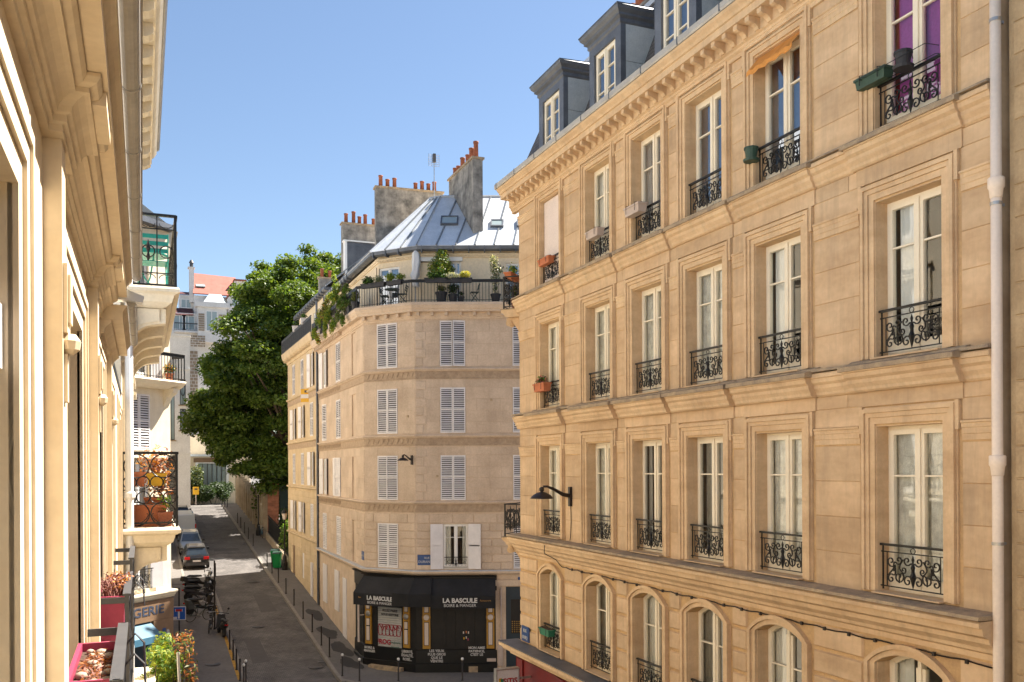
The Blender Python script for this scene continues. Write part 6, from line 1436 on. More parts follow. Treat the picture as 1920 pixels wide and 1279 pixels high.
# cream pilastered side wall on the right of the dead end
rwall = thing('pilastered_garden_wall', 'long pale stone garden wall with pilasters on the right towards the dead end', 'wall', Matrix.Translation((9.4,86,gz(86))))
for i in range(11):
    y = 79+i*2.0; mo('wall_panel', MB().box(9.4,9.7,y,y+1.65,gz(y)-.5,gz(y)+2.6), CONC, rwall); mo('pier', MB().box(9.22,9.75,y+1.66,y+1.99,gz(y)-.5,gz(y)+3.3).box(9.17,9.8,y+1.62,y+2.0,gz(y)+3.3,gz(y)+3.42), CONC, rwall)
# near garden frontage: piers, low wall, railings, dark hoarding
gw = thing('garden_frontage', 'shaded garden frontage with stone pier, brick pier and black iron railings', 'wall', Matrix.Translation((9.4,70,gz(70))))
mo('low_wall', MB().hexa([(9.35,64.3,-8),(9.7,64.3,-8),(9.7,76.2,-8),(9.35,76.2,-8)],[(9.35,64.3,gz(64.3)+.65),(9.7,64.3,gz(64.3)+.65),(9.7,76.2,gz(76.2)+.65),(9.35,76.2,gz(76.2)+.65)]), CONC, gw)
for y in [64.6+.17*k for k in range(67)]: obj('railing_bar', cache('rlb', lambda: MB().box(-.012,.012,-.012,.012,0,1.5).mesh('railing_bar',IRON)), gw, Matrix.Translation((9.5,y,gz(y)+.65)))
for dz in (.1,1.35): mo('railing_rail', MB().tube([(9.5,64.4,gz(64.4)+.65+dz),(9.5,76.1,gz(76.1)+.65+dz)], .02, 4), IRON, gw)
mo('stone_pier', MB().box(9.2,9.9,77.0,77.8,-6.6,gz(77)+4.6).box(9.1,10,76.9,77.9,gz(77)+4.6,gz(77)+4.8), CONC, gw)
bp_ = mo('brick_pier', MB().box(9.55,10.4,76.25,76.7,-6.6,gz(76)+4.7), BRICK, gw)
for r in solve_rects(9.5,10.4,-5.6,gz(76)+4.7,[],.16,.45,seed=4): obj('brick', box_mesh(round(r[1]-r[0]-.015,2),round(r[3]-r[2]-.015,2),.05,BRICK), bp_, face(0,76.25,0), (r[0],0,r[2]))
mo('hoarding', MB().box(10.6,16,77.2,77.3,-6.5,gz(77)+4.4), DKGREEN, gw)
# ------------------------------------------------------------------ trees
def tree(label, loc, H, blobs, n, size, seed, mats=LF_TREE, trunk=.38, lean=(0,0), nl=26):
    F = Matrix.Translation(loc); t = thing('chestnut_tree', label, 'tree', F, group='street-side trees'); rs = random.Random(seed)
    C, Rr = [], []
    for b in blobs:          # clumps spread over each large mass
        vol = b[3]*b[4]*b[5]; k = max(14,int(vol*.34))
        for i in range(k):
            while True:
                d = Vector((rs.uniform(-1,1),rs.uniform(-1,1),rs.uniform(-1,1)))
                if .3 < d.length < 1: break
            d = d*(.55+.5*rs.random())/max(.55,d.length) if rs.random() < .7 else d
            r = rs.uniform(.7,1.35); C.append((b[0]+d.x*b[3],b[1]+d.y*b[4],b[2]+d.z*b[5])); Rr.append((r*1.25,r*1.25,r*.7))
    obj('crown', leaves_mesh('crown',C,Rr,n,size,mats,seed,up=.62,aspect=.6,shell=.35,fold=.12), t, F)
    m = MB(); hb = H*.30
    m.tube([(0,0,-.4),(0,0,.3),(lean[0]*.3,lean[1]*.3,hb*.5),(lean[0]*.6,lean[1]*.6,hb),(lean[0],lean[1],H*.62)], [trunk*1.5,trunk*1.1,trunk*.9,trunk*.8,trunk*.3], 10)
    mo('trunk', m, BARK, t, F, smooth=True)
    for i in range(nl):
        c = C[rs.randrange(len(C))]; z0 = rs.uniform(hb*.7,H*.5); a = (lean[0]*.6,lean[1]*.6,z0); mid = ((a[0]+c[0])*.5,(a[1]+c[1])*.5,(a[2]+c[2])*.5+.8)
        mo('limb', MB().tube([a,mid,c],[trunk*.38,trunk*.22,.03],6), BARK, t, F)
    return t
b0 = gz(76)
tree('huge chestnut tree overhanging the street above the garden railings', (11.8,75.5,b0), 23, [(-.5,.5,14.0,6.4,6.0,6.6),(-4.0,3,12.0,4.4,5,4.4),(3.5,1,15.5,5,5,6.0),(-2.5,1.5,7.4,3.4,4.5,2.8),(1.5,.5,8.5,4,4,3.5),(-1.6,2.0,19.0,4.2,4,3.4),(2.4,1.5,20.8,4.2,4,3.2),(.4,1.5,19.8,5,4.5,3.8),(-1.0,3,5.4,3.2,4,1.6),(.0,.5,6.0,4.2,3.2,2.3),(-4.6,2,9.4,3.4,4,2.6)], 150000, .30, 1, trunk=.45)
tree('tall chestnut tree behind the corner building roofs', (17.0,88,gz(88)), 24, [(0,0,18,6.5,6,7),(-4.0,0,15,4.5,4,6),(0.5,1,23,5,4.5,4),(-4.5,-1,21,4,4,4)], 70000, .32, 2)
tree('spreading chestnut tree further up the street by the pilastered wall', (11.0,88.5,gz(88)), 19, [(-1,0,11.5,5.5,6,5.0),(-4.4,-1,9.2,3.2,4,3.4),(1,2,14.5,4.5,4.5,3.8),(-2.5,0,6.5,3.5,4,2.2)], 70000, .32, 3)
# shrubs
def shrub(label, loc, r, h, n, mats, seed, name='garden_shrub', size=.22): 
    rs = random.Random(seed); bl = [(rs.uniform(-r,r)*.6,rs.uniform(-r,r)*.6,h*rs.uniform(.35,.75),r*.6,r*.6,h*.3) for _ in range(6)]
    return bush(name, label, 'shrub', loc, bl, n, size, mats, seed, stems=6)
shrub('bright sunlit shrub spilling over the railings beside the cream house', (10.2,65.3,gz(65)), 1.1,3.6,2600,[LF_GRN,LF_TREE],1)
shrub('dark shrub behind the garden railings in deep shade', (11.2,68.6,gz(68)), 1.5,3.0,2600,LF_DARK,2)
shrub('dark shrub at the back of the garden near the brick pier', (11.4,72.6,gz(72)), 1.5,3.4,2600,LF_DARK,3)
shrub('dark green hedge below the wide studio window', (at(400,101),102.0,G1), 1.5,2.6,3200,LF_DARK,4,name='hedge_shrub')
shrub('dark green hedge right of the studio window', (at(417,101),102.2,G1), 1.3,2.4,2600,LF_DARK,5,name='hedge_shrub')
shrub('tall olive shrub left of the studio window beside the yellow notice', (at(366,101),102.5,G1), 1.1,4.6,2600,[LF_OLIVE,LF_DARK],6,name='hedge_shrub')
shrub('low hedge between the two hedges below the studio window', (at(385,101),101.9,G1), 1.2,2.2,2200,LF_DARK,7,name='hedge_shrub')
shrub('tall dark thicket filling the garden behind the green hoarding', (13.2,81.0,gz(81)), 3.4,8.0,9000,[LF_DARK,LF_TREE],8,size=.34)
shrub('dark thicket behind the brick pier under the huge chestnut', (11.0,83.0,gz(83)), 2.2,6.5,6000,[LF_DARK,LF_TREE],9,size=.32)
# ------------------------------------------------------------------ bollards
def bollard_mesh(ball):
    m = MB().lathe([(.055,-.1),(.055,.02),(.036,.05),(.034,.88),(.04,.89),(.04,.92),(.02,.94)] if not ball else [(.055,-.1),(.055,.02),(.036,.05),(.034,.86),(.02,.87)], 10)
    return m.mesh('post', BOLL, True)
bm0, bm1 = bollard_mesh(False), bollard_mesh(True); ballm = MB().lathe([(.02,.86),(.05,.88),(.062,.92),(.05,.96),(.02,.98)], 12).mesh('ball_top', WHITEB, True)
def bollard(x, y, ball, label, group, z=None):
    z = gz(y)+.11 if z is None else z
    t = thing('bollard', label, 'bollard', Matrix.Translation((x,y,z)), group=group); obj('post', bm1 if ball else bm0, t, Matrix.Translation((x,y,z)))
    if ball: obj('ball_top', ballm, t, Matrix.Translation((x,y,z)))
    return t
ORD = ['first','second','third','fourth','fifth','sixth','seventh','eighth','ninth','tenth','eleventh','twelfth','thirteenth','fourteenth']
for px,od in zip((616,601,584,567,550,535,521,509,500,474,465,458,451,445), ORD):
    bollard(8.02, Yat(px,8.02), False, 'slim dark bollard on the right kerb, %s uphill from the black shop corner' % od, 'bollards along the right kerb')
bollard(8.0, Yat(640,8.0), True, 'white-topped bollard at the kerb left of the black shopfront corner', None)
def at_depth(px, zc): return ((px-960)/1700*zc*cos(TH)+zc*sin(TH), -(px-960)/1700*zc*sin(TH)+zc*cos(TH))
for px,lab in ((672,'white-topped bollard in front of the left end of the black shop'),(745,'white-topped bollard in front of the graffiti shutter'),(865,'white-topped bollard in front of the boarded black window')):
    x,y = at_depth(px,38.3); bollard(x,y,True,lab,None,-8.985)
for px,od in zip((448,441.5,435.5,429,421), ORD): bollard(3.80, Yat(px,3.80), False, 'slim dark bollard beside the yellow line, %s beyond its white-topped bollards' % od, 'bollards along the yellow line')
bollard(3.84, Yat(455,3.84), True, 'white-topped bollard at the near end of the yellow line', None); bollard(4.0, Yat(459,4.0), True, 'second white-topped bollard right beside the yellow line end', None)
# ------------------------------------------------------------------ street lamps
def lamp_post(label, x, y):
    z = gz(y)+.1; F = Matrix.Translation((x,y,z)); t = thing('street_lamp', label, 'street lamp', F, group='black lantern posts')
    mo('post', MB().lathe([(.2,0),(.2,.5),(.16,.55),(.12,.9),(.07,1.0),(.055,1.1),(.05,3.3),(.07,3.35),(.04,3.42)], 12), IRON, t, F, smooth=False)
    mo('cross_bar', MB().box(-.25,.25,-.02,.02,3.2,3.24), IRON, t, F)
    mo('lantern_glass', MB().lathe([(.10,3.45),(.19,3.85),(.19,3.86)], 4), OPAL, t, F)
    mo('lantern_cap', MB().lathe([(.23,3.86),(.23,3.9),(.12,4.08),(.05,4.1),(.02,4.25)], 8), IRON, t, F)
lamp_post('black lantern post beside the green bins at the cream house end', 9.0, Yat(533,9.0))
lamp_post('black lantern post further up near the stone pier', 9.0, Yat(484,9.0))
# wheelie bins
def bin_(label, x, y, rz):
    z = gz(y)+.11; F = face(x,y,rz,z); t = thing('wheelie_bin', label, 'bin', F, group='green bins')
    mo('body', MB().hexa([(-.22,-.24,.06),(.22,-.24,.06),(.22,.24,.06),(-.22,.24,.06)],[(-.29,-.34,1.0),(.29,-.34,1.0),(.29,.34,1.0),(-.29,.34,1.0)]).box(-.31,.31,-.36,.36,.96,1.02), BINGR, t, F)
    mo('lid', MB().hexa([(-.31,-.38,1.022),(.31,-.38,1.022),(.31,.38,1.022),(-.31,.38,1.022)],[(-.26,-.34,1.09),(.26,-.34,1.09),(.28,.36,1.13),(-.28,.36,1.13)]), BINLID, t, F)
    for s in (-1,1): mo('wheel', MB().lathe([(.1,-.03),(.1,.03)],12,(s*.26,.30,.1),axis='x'), RUBBER, t, F)
    mo('handle', MB().tube([(-.22,.42,1.0),(.22,.42,1.0)],.02,6), BINLID, t, F)
bin_('green wheelie bin standing nearest the kerb below the lamp', 8.55, Yat(518,8.55), R(-15)); bin_('green wheelie bin half hidden behind the nearer one', 8.6, Yat(518,8.55)+1.2, R(-12))
# ------------------------------------------------------------------ signs and poles
def tsign():
    x,y = Yat(334,1.55)*0+1.55, 44.4; z = gz(y)+.11; F = face(x,y,R(-14),z); t = thing('dead_end_sign', 'square blue dead-end traffic sign on a dark post', 'traffic sign', F)
    mo('post', MB().lathe([(.035,-.1),(.035,3.1),(.02,3.12)],10), BOLL, t, F); hz = 1.95
    mo('plate', MB().box(-.31,.31,-.06,-.045,hz-.31,hz+.31), SIGNW, t, F); mo('blue_field', MB().box(-.28,.28,-.066,-.061,hz-.28,hz+.28), ROADBLUE, t, F)
    mo('white_bar', MB().box(-.04,.04,-.071,-.067,hz-.24,hz+.08), SIGNW, t, F); mo('red_bar', MB().box(-.14,.14,-.071,-.067,hz+.085,hz+.19), ROADRED, t, F); mo('white_border', MB().box(-.16,-.142,-.070,-.067,hz+.07,hz+.2).box(.142,.16,-.070,-.067,hz+.07,hz+.2), SIGNW, t, F)
    mo('sticker', MB().box(-.24,-.08,-.071,-.067,hz-.27,hz-.16), SIGNW, t, F)
tsign()
y = Yat(401,3.4); F = Matrix.Translation((3.4,y,gz(y)+.1)); pp = thing('signal_pole', 'tall dark pole standing among the parked bicycles', 'pole', F); mo('pole', MB().lathe([(.06,-.1),(.06,.1),(.04,.12),(.038,3.5),(.02,3.52)],10), BOLL, pp, F); mo('bracket', MB().box(.03,.07,-.12,.0,2.7,3.4), BOLL, pp, F)
YN = 100.6; F = face(at(367,YN),YN,0,G1); yn = thing('yellow_notice', 'yellow notice box on a post at the end of the street', 'sign', F); mo('post', MB().box(-.05,.05,-.05,.05,0,1.2), BEIGEP, yn, F); mo('board', MB().box(-.3,.3,-.16,.1,1.1,1.9), YELSIGN, yn, F); mo('print', MB().box(-.15,.15,-.166,-.161,1.6,1.75), SIGNK, yn, F)
for i,(px,lab) in enumerate(((421,'leaning dark bollard at the dead end of the street'),(426,'short dark bollard right of the leaning one at the dead end'))): x = at(px,97.0); bollard(x,97.0,False,lab,None)
# ------------------------------------------------------------------ vehicles
def car(label, x, y, rz, paint, L_=4.0, W=1.70, H=1.46, kind='hatch', name='parked_car', cat='car'):
    F = face(x,y,rz,0); sl = .0885; zc = gz(y)
    a = (1 if abs(rz) < 1.5 else -1)*atan(sl); F = Matrix.Translation((x,y,zc)) @ Matrix.Rotation(rz,4,'Z') @ Matrix.Rotation(a,4,'X')
    t = thing(name, label, cat, F); hw = W/2; y0, y1 = -L_/2, L_/2
    van = kind == 'van'
    st = [(y0,.78,.80),(y0+.06,.95,.93),(y0+.5,.99,1.0),(0,.97,1.0),(y1-1.05,.95,1.0),(y1-.35,.80,.94),(y1-.05,.62,.84),(y1,.5,.76)]
    m = MB(); rows = []
    for (yy,zt,k) in st:
        h = hw*k; zb_ = .22 if y0+.1 < yy < y1-.1 else .32
        half = [(h*.86,zb_),(h*.97,zb_+.10),(h,zb_+.28),(h*.985,zt-.18),(h*.93,zt-.04),(h*.82,zt)]
        rows.append([(-p,yy,q) for p,q in half]+[(p,yy,q) for p,q in reversed(half)])
    n = len(rows[0]); vs = [p for r in rows for p in r]
    fs = [(j*n+i,j*n+(i+1)%n,(j+1)*n+(i+1)%n,(j+1)*n+i) for j in range(len(rows)-1) for i in range(n)]+[tuple(range(n-1,-1,-1)),tuple(range((len(rows)-1)*n,len(rows)*n))]
    m.add(vs,fs); mo('body', m, paint, t, F, smooth=False)
    by0, by1, ty0, ty1 = (y0+.02,y1-.55,y0+.10,y1-1.25) if van else (y0+.10,y1-.95,y0+.50,y1-1.85)
    bh, th_ = hw*.90, hw*(.80 if van else .68); z0 = .93; z1 = H
    B0 = [(-bh,by0,z0),(bh,by0,z0),(bh,by1,z0),(-bh,by1,z0)]; T0 = [(-th_,ty0,z1),(th_,ty0,z1),(th_,ty1,z1),(-th_,ty1,z1)]
    mo('cabin', MB().hexa(B0,T0).hexa([(-th_*.97,ty0+.04,z1),(th_*.97,ty0+.04,z1),(th_*.97,ty1-.04,z1),(-th_*.97,ty1-.04,z1)],[(-th_*.8,ty0+.2,z1+.05),(th_*.8,ty0+.2,z1+.05),(th_*.8,ty1-.2,z1+.05),(-th_*.8,ty1-.2,z1+.05)]), paint, t, F)
    B, T = [Vector(p) for p in B0], [Vector(p) for p in T0]; quads = {'rear_window':(B[0],B[1],T[1],T[0]),'windscreen':(B[2],B[3],T[3],T[2])}
    def inset(q, u0, u1, v0, v1):
        P = lambda u,v: (q[0].lerp(q[1],u)).lerp(q[3].lerp(q[2],u),v); nn = (q[1]-q[0]).cross(q[3]-q[0]).normalized()*.008
        return [P(u0,v0)+nn,P(u1,v0)+nn,P(u1,v1)+nn,P(u0,v1)+nn]
    GL = cache('cargl', lambda: mk('tinted_car_glass', (.03,.04,.05), .06, ns=3, spec=.9))
    for nm,q in quads.items():
        if van and nm == 'rear_window': continue
        mo(nm, MB().add(inset(q,.06,.94,.10,.92), [(0,1,2,3)]), GL, t, F)
    for q in ((B[1],B[2],T[2],T[1]),(B[3],B[0],T[0],T[3])):
        for u0,u1 in ((.10,.46),(.50,.90)):
            if van and u0 == .10 and q[0] is B[1]: continue
            mo('side_window', MB().add(inset(q,u0,u1,.10,.85), [(0,1,2,3)]), GL, t, F)
    for sx in (-1,1):
        mo('tail_light', MB().box(sx*hw*.52,sx*hw*.93,y0-.015,y0+.12,.70,.88) if not van else MB().box(sx*hw*.84,sx*hw*.95,y0-.015,y0+.1,.8,1.15), REDLENS, t, F)
        mo('headlight', MB().box(sx*hw*.45,sx*hw*.80,y1-.16,y1-.02,.52,.66), CLEARL, t, F); mo('wing_mirror', MB().box(sx*(hw*.92),sx*(hw*1.14),by1-.45,by1-.33,.95,1.09), TRIMB, t, F)
        for wy in (y0+.68,y1-.75):
            w_ = mo('wheel', MB().lathe([(.2,-.09),(.29,-.095),(.31,-.06),(.31,.06),(.29,.095),(.2,.09)],18,(sx*(hw-.10),wy,.305),axis='x'), RUBBER, t, F); mo('rim', MB().lathe([(.19,sx*.092-.004),(.19,sx*.092+.004)],12,(sx*(hw-.10),wy,.305),axis='x'), STEEL, w_, F)
    mo('rear_bumper', MB().box(-hw*.9,hw*.9,y0-.06,y0+.1,.30,.54), paint if not van else TRIMB, t, F); mo('front_bumper', MB().box(-hw*.82,hw*.82,y1-.16,y1+.04,.25,.46), TRIMB, t, F)
    for nm,yy,s in (('number_plate',y0-.066,-1),('number_plate',y1+.042,1)): mo(nm, MB().box(-.26,.26,yy-.004,yy+.004,.55 if s < 0 else .32,.66 if s < 0 else .43), SIGNW, t, F)
    if kind == 'hatch': mo('spoiler', MB().box(-th_*.9,th_*.9,ty0-.10,ty0+.06,z1-.02,z1+.02), paint, t, F); mo('wiper', MB().tube([(0,by0-.02,z0+.06),(.3,by0+.02,z0+.14)],.012,5), TRIMB, t, F)
    return t
car('charcoal hatchback parked in the sun patch with red tail lights', 3.42, 67.2, 0, CARBLK)
car('silver grey car facing the camera parked ahead of the charcoal hatchback', 3.32, 72.2, pi, CARSIL, L_=4.1, H=1.48)
car('white delivery van parked further up on the left', 3.25, 81.0, 0, CARWHT, L_=4.4, W=1.8, H=1.85, kind='van', name='parked_van', cat='van')
car('dark navy car parked beyond the white van', 3.25, 88.5, 0, CARNAV)
def wheel(mb, c, r, tr, ax='x', n=20):
    mb.tube([(c[0],c[1]+r*cos(t),c[2]+r*sin(t)) for t in [2*pi*i/n for i in range(n)]], tr, 5, closed=True)
def bicycle(label, x, y, rz, paint, basket=False, bag=False, lean=8):
    z = gz(y)+.11; F = Matrix.Translation((x,y,z)) @ Matrix.Rotation(rz,4,'Z') @ Matrix.Rotation(R(lean),4,'Y'); t = thing('bicycle', label, 'bicycle', F, group='parked bicycles')
    for wy in (-.52,.52):
        m = MB(); wheel(m,(0,wy,.34),.325,.02); w_ = mo('wheel', m, RUBBER, t, F); m = MB()
        for i in range(8): a = pi*i/8; m.tube([(0,wy+.32*cos(a),.34+.32*sin(a)),(0,wy-.32*cos(a),.34-.32*sin(a))], .003, 3)
        mo('spokes', m, IRON_G, w_, F)
    m = MB(); 
    for p,q in (((-.08,.30),(-.2,.82)),((-.08,.30),(.36,.68)),((-.18,.76),(.34,.80)),((-.52,.34),(-.18,.76)),((-.52,.34),(-.08,.30)),((.52,.34),(.36,.68)),((.36,.68),(.31,.95))): m.tube([(0,*p),(0,*q)], .017, 6)
    mo('frame', m, paint, t, F); mo('saddle', MB().hexa([(-.05,-.34,.86),(.05,-.34,.86),(.03,-.08,.86),(-.03,-.08,.86)],[(-.09,-.34,.92),(.09,-.34,.92),(.03,-.06,.91),(-.03,-.06,.91)]), TRIMB, t, F)
    mo('handlebar', MB().tube([(-.29,.16,.98),(-.2,.30,1.0),(0,.34,.97),(.2,.30,1.0),(.29,.16,.98)], .014, 6), STEEL, t, F); mo('crank', MB().lathe([(.09,-.015),(.09,.015)],12,(.03,-.08,.30),axis='x').box(.04,.06,-.25,.08,.29,.31), STEEL, t, F)
    for wy in (-.52,): 
        m = MB(); m.tube([(0,wy+.36*cos(a),.34+.36*sin(a)) for a in [R(20+i*14) for i in range(11)]], .026, 4); mo('mudguard', m, TRIMB, t, F)
    mo('rack', MB().box(-.07,.07,-.80,-.30,.72,.74), IRON_G, t, F)
    if basket: mo('basket', MB().hexa([(-.14,.42,.72),(.14,.42,.72),(.14,.62,.72),(-.14,.62,.72)],[(-.18,.38,.98),(.18,.38,.98),(.18,.68,.98),(-.18,.68,.98)]), BAGGREY, t, F)
    if bag: mo('child_seat', MB().hexa([(-.16,-.75,.75),(.16,-.75,.75),(.16,-.35,.75),(-.16,-.35,.75)],[(-.2,-.85,1.22),(.2,-.85,1.22),(.16,-.68,1.22),(-.16,-.68,1.22)]).box(-.18,.18,-.75,-.35,.75,.88), BAGGREY, t, F)
    return t
def scooter(label, x, y, rz, paint, top=False, lean=6):
    z = gz(y)+.11; F = Matrix.Translation((x,y,z)) @ Matrix.Rotation(rz,4,'Z') @ Matrix.Rotation(R(lean),4,'Y'); t = thing('motor_scooter', label, 'scooter', F, group='parked scooters')
    for wy in (-.62,.66): mo('wheel', MB().lathe([(.14,-.06),(.22,-.065),(.25,-.03),(.25,.03),(.22,.065),(.14,.06)],16,(0,wy,.25),axis='x'), RUBBER, t, F)
    def loft(st):
        m = MB(); n = 8; vs = []
        for (yy,zz,w,h) in st: vs += [(w*cos(2*pi*i/n),yy,zz+h*sin(2*pi*i/n)) for i in range(n)]
        return m.add(vs,[(j*n+i,j*n+(i+1)%n,(j+1)*n+(i+1)%n,(j+1)*n+i) for j in range(len(st)-1) for i in range(n)]+[tuple(range(n)),tuple(range((len(st)-1)*n,len(st)*n))])
    mo('body', loft([(-.95,.68,.05,.05),(-.8,.62,.15,.14),(-.5,.55,.19,.2),(-.15,.5,.17,.2),(.05,.35,.16,.1),(.35,.30,.18,.08)]), paint, t, F, smooth=True)
    mo('leg_shield', MB().hexa([(-.22,.34,.3),(.22,.34,.3),(.18,.44,.3),(-.18,.44,.3)],[(-.2,.50,.98),(.2,.50,.98),(.14,.62,.98),(-.14,.62,.98)]), paint, t, F)
    mo('seat', loft([(-.88,.80,.05,.03),(-.7,.84,.16,.07),(-.35,.81,.17,.07),(-.02,.80,.12,.06),(.05,.78,.04,.03)]), TRIMB, t, F, smooth=True)
    mo('fork', MB().tube([(.0,.68,.25),(0,.52,1.0)],.035,6), STEEL, t, F); mo('mudguard', loft([(.44,.40,.03,.03),(.6,.52,.09,.05),(.8,.46,.08,.05),(.93,.34,.03,.03)]), paint, t, F, smooth=True)
    mo('handlebar', MB().tube([(-.36,.40,1.04),(-.12,.5,1.06),(.12,.5,1.06),(.36,.40,1.04)],.02,6), TRIMB, t, F); mo('headlight', MB().lathe([(.02,.58),(.09,.6),(.1,.66),(.06,.69)],12,(0,0,.98),axis='y'), CLEARL, t, F)
    for s in (-1,1): mo('mirror', MB().tube([(s*.24,.46,1.05),(s*.30,.44,1.24)],.008,5).lathe([(.06,-.01),(.06,.01)],10,(s*.31,.44,1.28),axis='y'), TRIMB, t, F)
    mo('tail_light', MB().box(-.08,.08,-.99,-.94,.62,.68), REDLENS, t, F)
    if top: mo('top_case', MB().hexa([(-.17,-1.1,.86),(.17,-1.1,.86),(.17,-.75,.86),(-.17,-.75,.86)],[(-.14,-1.06,1.12),(.14,-1.06,1.12),(.14,-.8,1.1),(-.14,-.8,1.1)]), TRIMB, t, F)
    return t
scooter('black scooter parked across the lane just below the charcoal car', 3.3, 58.6, R(-75), BLACKP)
scooter('black scooter with a top case in the row of parked two-wheelers', 3.1, 57.2, R(-70), TRIMB, True)
scooter('bulky dark motor scooter third in the row below the charcoal car', 3.0, 55.6, R(-72), CHARC, lean=9)
bicycle('dark bicycle with an upright wheel in the middle of the row', 3.1, 54.0, R(-65), CHARC, lean=-9)
bicycle('grey-green bicycle with a child seat in the bicycle row', 2.75, 50.6, R(-60), DKGREEN, bag=True)
scooter('dark scooter squeezed in behind the child-seat bicycle', 2.9, 52.3, R(-66), BLACKP, lean=8)
bicycle('slim bicycle standing beside the tall dark pole', 3.15, 48.2, R(-10), IRON_G, lean=4)
scooter('small dark moped with a red tail light nearest the camera', 3.62, 47.4, R(6), TRIMB)
bicycle('dark bicycle next to the moped under the tall pole', 3.40, 49.6, R(-12), BLACKP, lean=-5)
bicycle('light bicycle locked to the garden railings by the far lamp', 9.1, Yat(490,9.1), R(0), SKYBL, lean=3)
# ------------------------------------------------------------------ things on the corner balcony
ZT = 7.28
def bal(px, out, F=FBR): G = F @ Matrix.Translation((0,-out,0)); x = on(G,px); p = G @ Vector((x,0,ZT)); return tuple(p)
bistro_table('small dark green bistro table on the corner balcony', I4, bal(737,.05,FBC), DKGREEN, .33, 1.0)
def fchair(label, px, out, F, rz): folding_chair(label, I4, bal(px,out,F), rz, DKGREEN, 1.0, 'dark green balcony chairs')
fchair('dark green folding chair left of the balcony table', 722, .0, FBC, R(60)); fchair('dark green folding chair right of the balcony table', 757, .02, FBC, R(-120)); fchair('dark green lounge chair alone at the right of the balcony', 892, .0, FBR, R(-100))
x,y,z = bal(781,-.45,FBR); F = Matrix.Translation((x,y,z)); ps = thing('folded_parasol', 'folded white parasol standing against the penthouse wall', 'parasol', F)
mo('pole', MB().tube([(0,0,0),(0,0,2.5)],.02,8), STEEL, ps, F); mo('base', MB().lathe([(.22,0),(.22,.06),(.05,.1)],16), CHARC, ps, F)
m = MB(); n = 16; rows = [(2.45,.03),(2.3,.14),(1.9,.17),(1.55,.15),(1.35,.20),(1.1,.10),(.9,.15),(.8,.12)]; vs = []
for k,(h,r) in enumerate(rows): vs += [((r*(1+.28*sin(5*t+k*.6)))*cos(t)+.04*sin(k),(r*(1+.28*sin(5*t+k*.6)))*sin(t),h) for t in [2*pi*i/n for i in range(n)]]
m.add(vs,[(j*n+i,j*n+(i+1)%n,(j+1)*n+(i+1)%n,(j+1)*n+i) for j in range(len(rows)-1) for i in range(n)]); mo('canopy', m, CANVAS, ps, F, smooth=True)
def bp(label, px, out, F, blobs, n, size, mats, seed, pot, pm=CHARC, up=.4, dz=0, mix=None):
    p = bal(px,out,F); return bush('balcony_plant', label, 'plant', (p[0],p[1],p[2]+dz), blobs, n, size, mats, seed, pot, pm, mix=mix, up=up)
RZ = RA
bp('tall yellow-green conifer rising behind the balcony hedge', 829, -.1, FBR, [(-.05,0,1.35,.55,.5,.4),(0,0,1.8,.46,.45,.42),(.05,0,2.15,.3,.3,.28),(-.35,0,1.5,.3,.3,.38),(.35,0,1.55,.3,.3,.35)], 3000, .11, [LF_YEL,LF_GRN,LF_OLIVE], 1, ('round',.22,.42), up=.2)
bp('dark clipped hedge in the railing box of the corner balcony', 823, .36, FBR, [(-.25,0,.30,.30,.16,.17),(.2,0,.30,.32,.16,.17)], 1100, .07, [LF_GRN,LF_DARK], 2, ('box',1.15,.2,.2,RZ), dz=.82)
bp('white flowering shrub in the railing box next to the hedge', 853, .36, FBR, [(-.1,0,.30,.28,.16,.18),(.22,0,.26,.2,.15,.15)], 800, .07, [LF_WHITE,LF_GREY], 3, ('box',.7,.2,.2,RZ), dz=.82)
bp('golden yellow shrub at the right end of the railing box', 874, .36, FBR, [(0,0,.34,.26,.18,.2)], 900, .06, [LF_GOLD,LF_YEL], 4, ('box',.6,.2,.2,RZ), dz=.82)
bp('cream-flowered climber on a tall stake at the right of the balcony', 931, .1, FBR, [(0,0,1.0,.24,.22,.3),(.05,0,1.45,.34,.25,.3),(-.1,0,1.8,.22,.2,.3),(.0,0,.6,.15,.15,.25)], 900, .09, [LF_GREY,LF_WHITE,LF_OLIVE], 5, ('round',.22,.36))
bp('dark bush in a black tub behind the middle of the railing', 851, .08, FBR, [(0,0,.62,.28,.25,.26)], 700, .07, LF_DARK, 6, ('round',.2,.36)); bp('low leafy plant in a large black tub left of the dark bush', 829, .08, FBR, [(0,0,.62,.25,.2,.14)], 300, .08, LF_OLIVE, 7, ('round',.26,.46)); bp('small plant in a black pot right of the dark bush', 866, .08, FBR, [(0,0,.4,.14,.12,.12)], 200, .06, LF_DARK, 8, ('round',.15,.26))
bp('loose green shrub in the railing box above the bistro table', 742, .36, FBC, [(-.15,.15,.36,.28,.28,.22),(.2,-.2,.34,.25,.25,.18)], 800, .08, [LF_GRN,LF_YEL], 9, ('box',.8,.2,.2,CA), dz=.82); bp('grey-green shrub in the railing box beside the loose green one', 712, .36, FBC, [(0,0,.34,.28,.28,.2)], 500, .07, LF_GREY, 10, ('box',.7,.2,.2,CA), dz=.82); bp('dark leafy shrub at the left end of the corner railing boxes', 692, .36, FBC, [(0,0,.32,.3,.26,.22)], 600, .09, [LF_GRN,LF_DARK], 11, ('box',.7,.2,.2,CA), dz=.82)
bp('spiky grass in a black pot at the corner of the balcony', 668, .1, FBC, [(0,0,.6,.2,.2,.3)], 260, .12, LF_OLIVE, 12, ('round',.2,.32), up=.1)
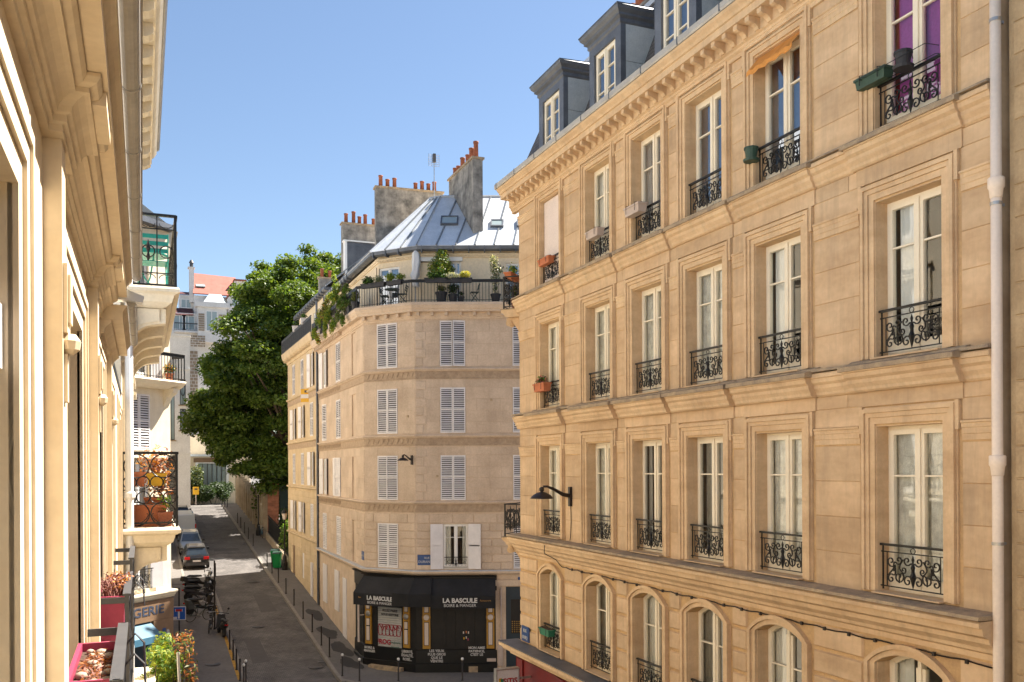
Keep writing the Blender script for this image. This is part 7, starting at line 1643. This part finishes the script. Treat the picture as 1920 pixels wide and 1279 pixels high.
LB = [(657,1.0,[LF_OLIVE,LF_GRN],'low olive shrub on the side balcony nearest the corner'),(648,1.5,[LF_GRN,LF_OLIVE],'overhanging green shrub on the side balcony'),(637,2.2,[LF_YEL,LF_GRN],'tall leafy creeper arching over the side balcony'),(624,1.3,[LF_YEL,LF_GRN],'dense green shrub in the middle of the side balcony'),(613,1.8,[LF_YEL,LF_OLIVE,LF_RED],'yellow-green shrub with red flowers on the side balcony'),(603,1.2,[LF_YEL,LF_GRN],'bright yellow-green shrub at the far end of the side balcony')]
for i,(px,h,mats,lab) in enumerate(LB):
    p = bal(px,.26,FBL); hh = h; rs = random.Random(i*5+1)
    bl = [(rs.uniform(-.35,.1),rs.uniform(-.55,.55),hh*rs.uniform(.3,.75),.22,.3,.24) for _ in range(5)]+[(rs.uniform(-.2,.1),rs.uniform(-.3,.3),hh*rs.uniform(.8,1.05),.16,.2,.22) for _ in range(3)]+[(-.42,rs.uniform(-.5,.5),rs.uniform(-.5,.2),.13,.22,.35) for _ in range(2)]
    bush('balcony_plant', lab, 'plant', p, bl, 1500, .12, mats, 40+i, ('box',.9,.3,.35,pi/2), BEIGEP if i % 2 else CHARC, stems=5, mix=None if len(mats) < 3 else [.5,.42,.08], aspect=.4)
for i,(Yp,lab) in enumerate(((55.4,'small potted shrub on the railing of the cream house balcony'),(58.6,'white potted shrub further along the cream house balcony'))): boxpot(lab, (9.1,Yp,7.87+.85), .4,.3,.36, SIGNW, plant=[LF_GREY,LF_GRN], n=160, size=.1)
# red blinds and planter on the corner balcony of the stone building
G = FRC; p = G @ Vector((1.9,-.56,5.0)); boxpot('long terracotta window box on the upper corner balcony of the stone building', tuple(G @ Vector((2.05,-.5,4.98))), .75,.2,.17, TERRA, rz=-3*pi/4, plant=[LF_YEL,LF_GRN], n=200, size=.06)
bush('balcony_plant','dark potted shrub inside the upper corner balcony railing','plant',tuple(G @ Vector((2.25,-.3,4.14))),[(0,0,.5,.2,.2,.2)],500,.06,[LF_OLIVE,LF_DARK],60,('round',.16,.3),TERRA_D)
F = G; rp = thing('red_screen', 'faded red screen panel on the upper corner balcony', 'screen', F, (1.55,-.45,4.14)); mo('panel', MB().box(1.75,2.0,-.5,-.47,4.2,4.9), REDPOT, rp, F); mo('post', MB().box(1.72,1.75,-.5,-.47,4.14,4.95), IRON, rp, F)
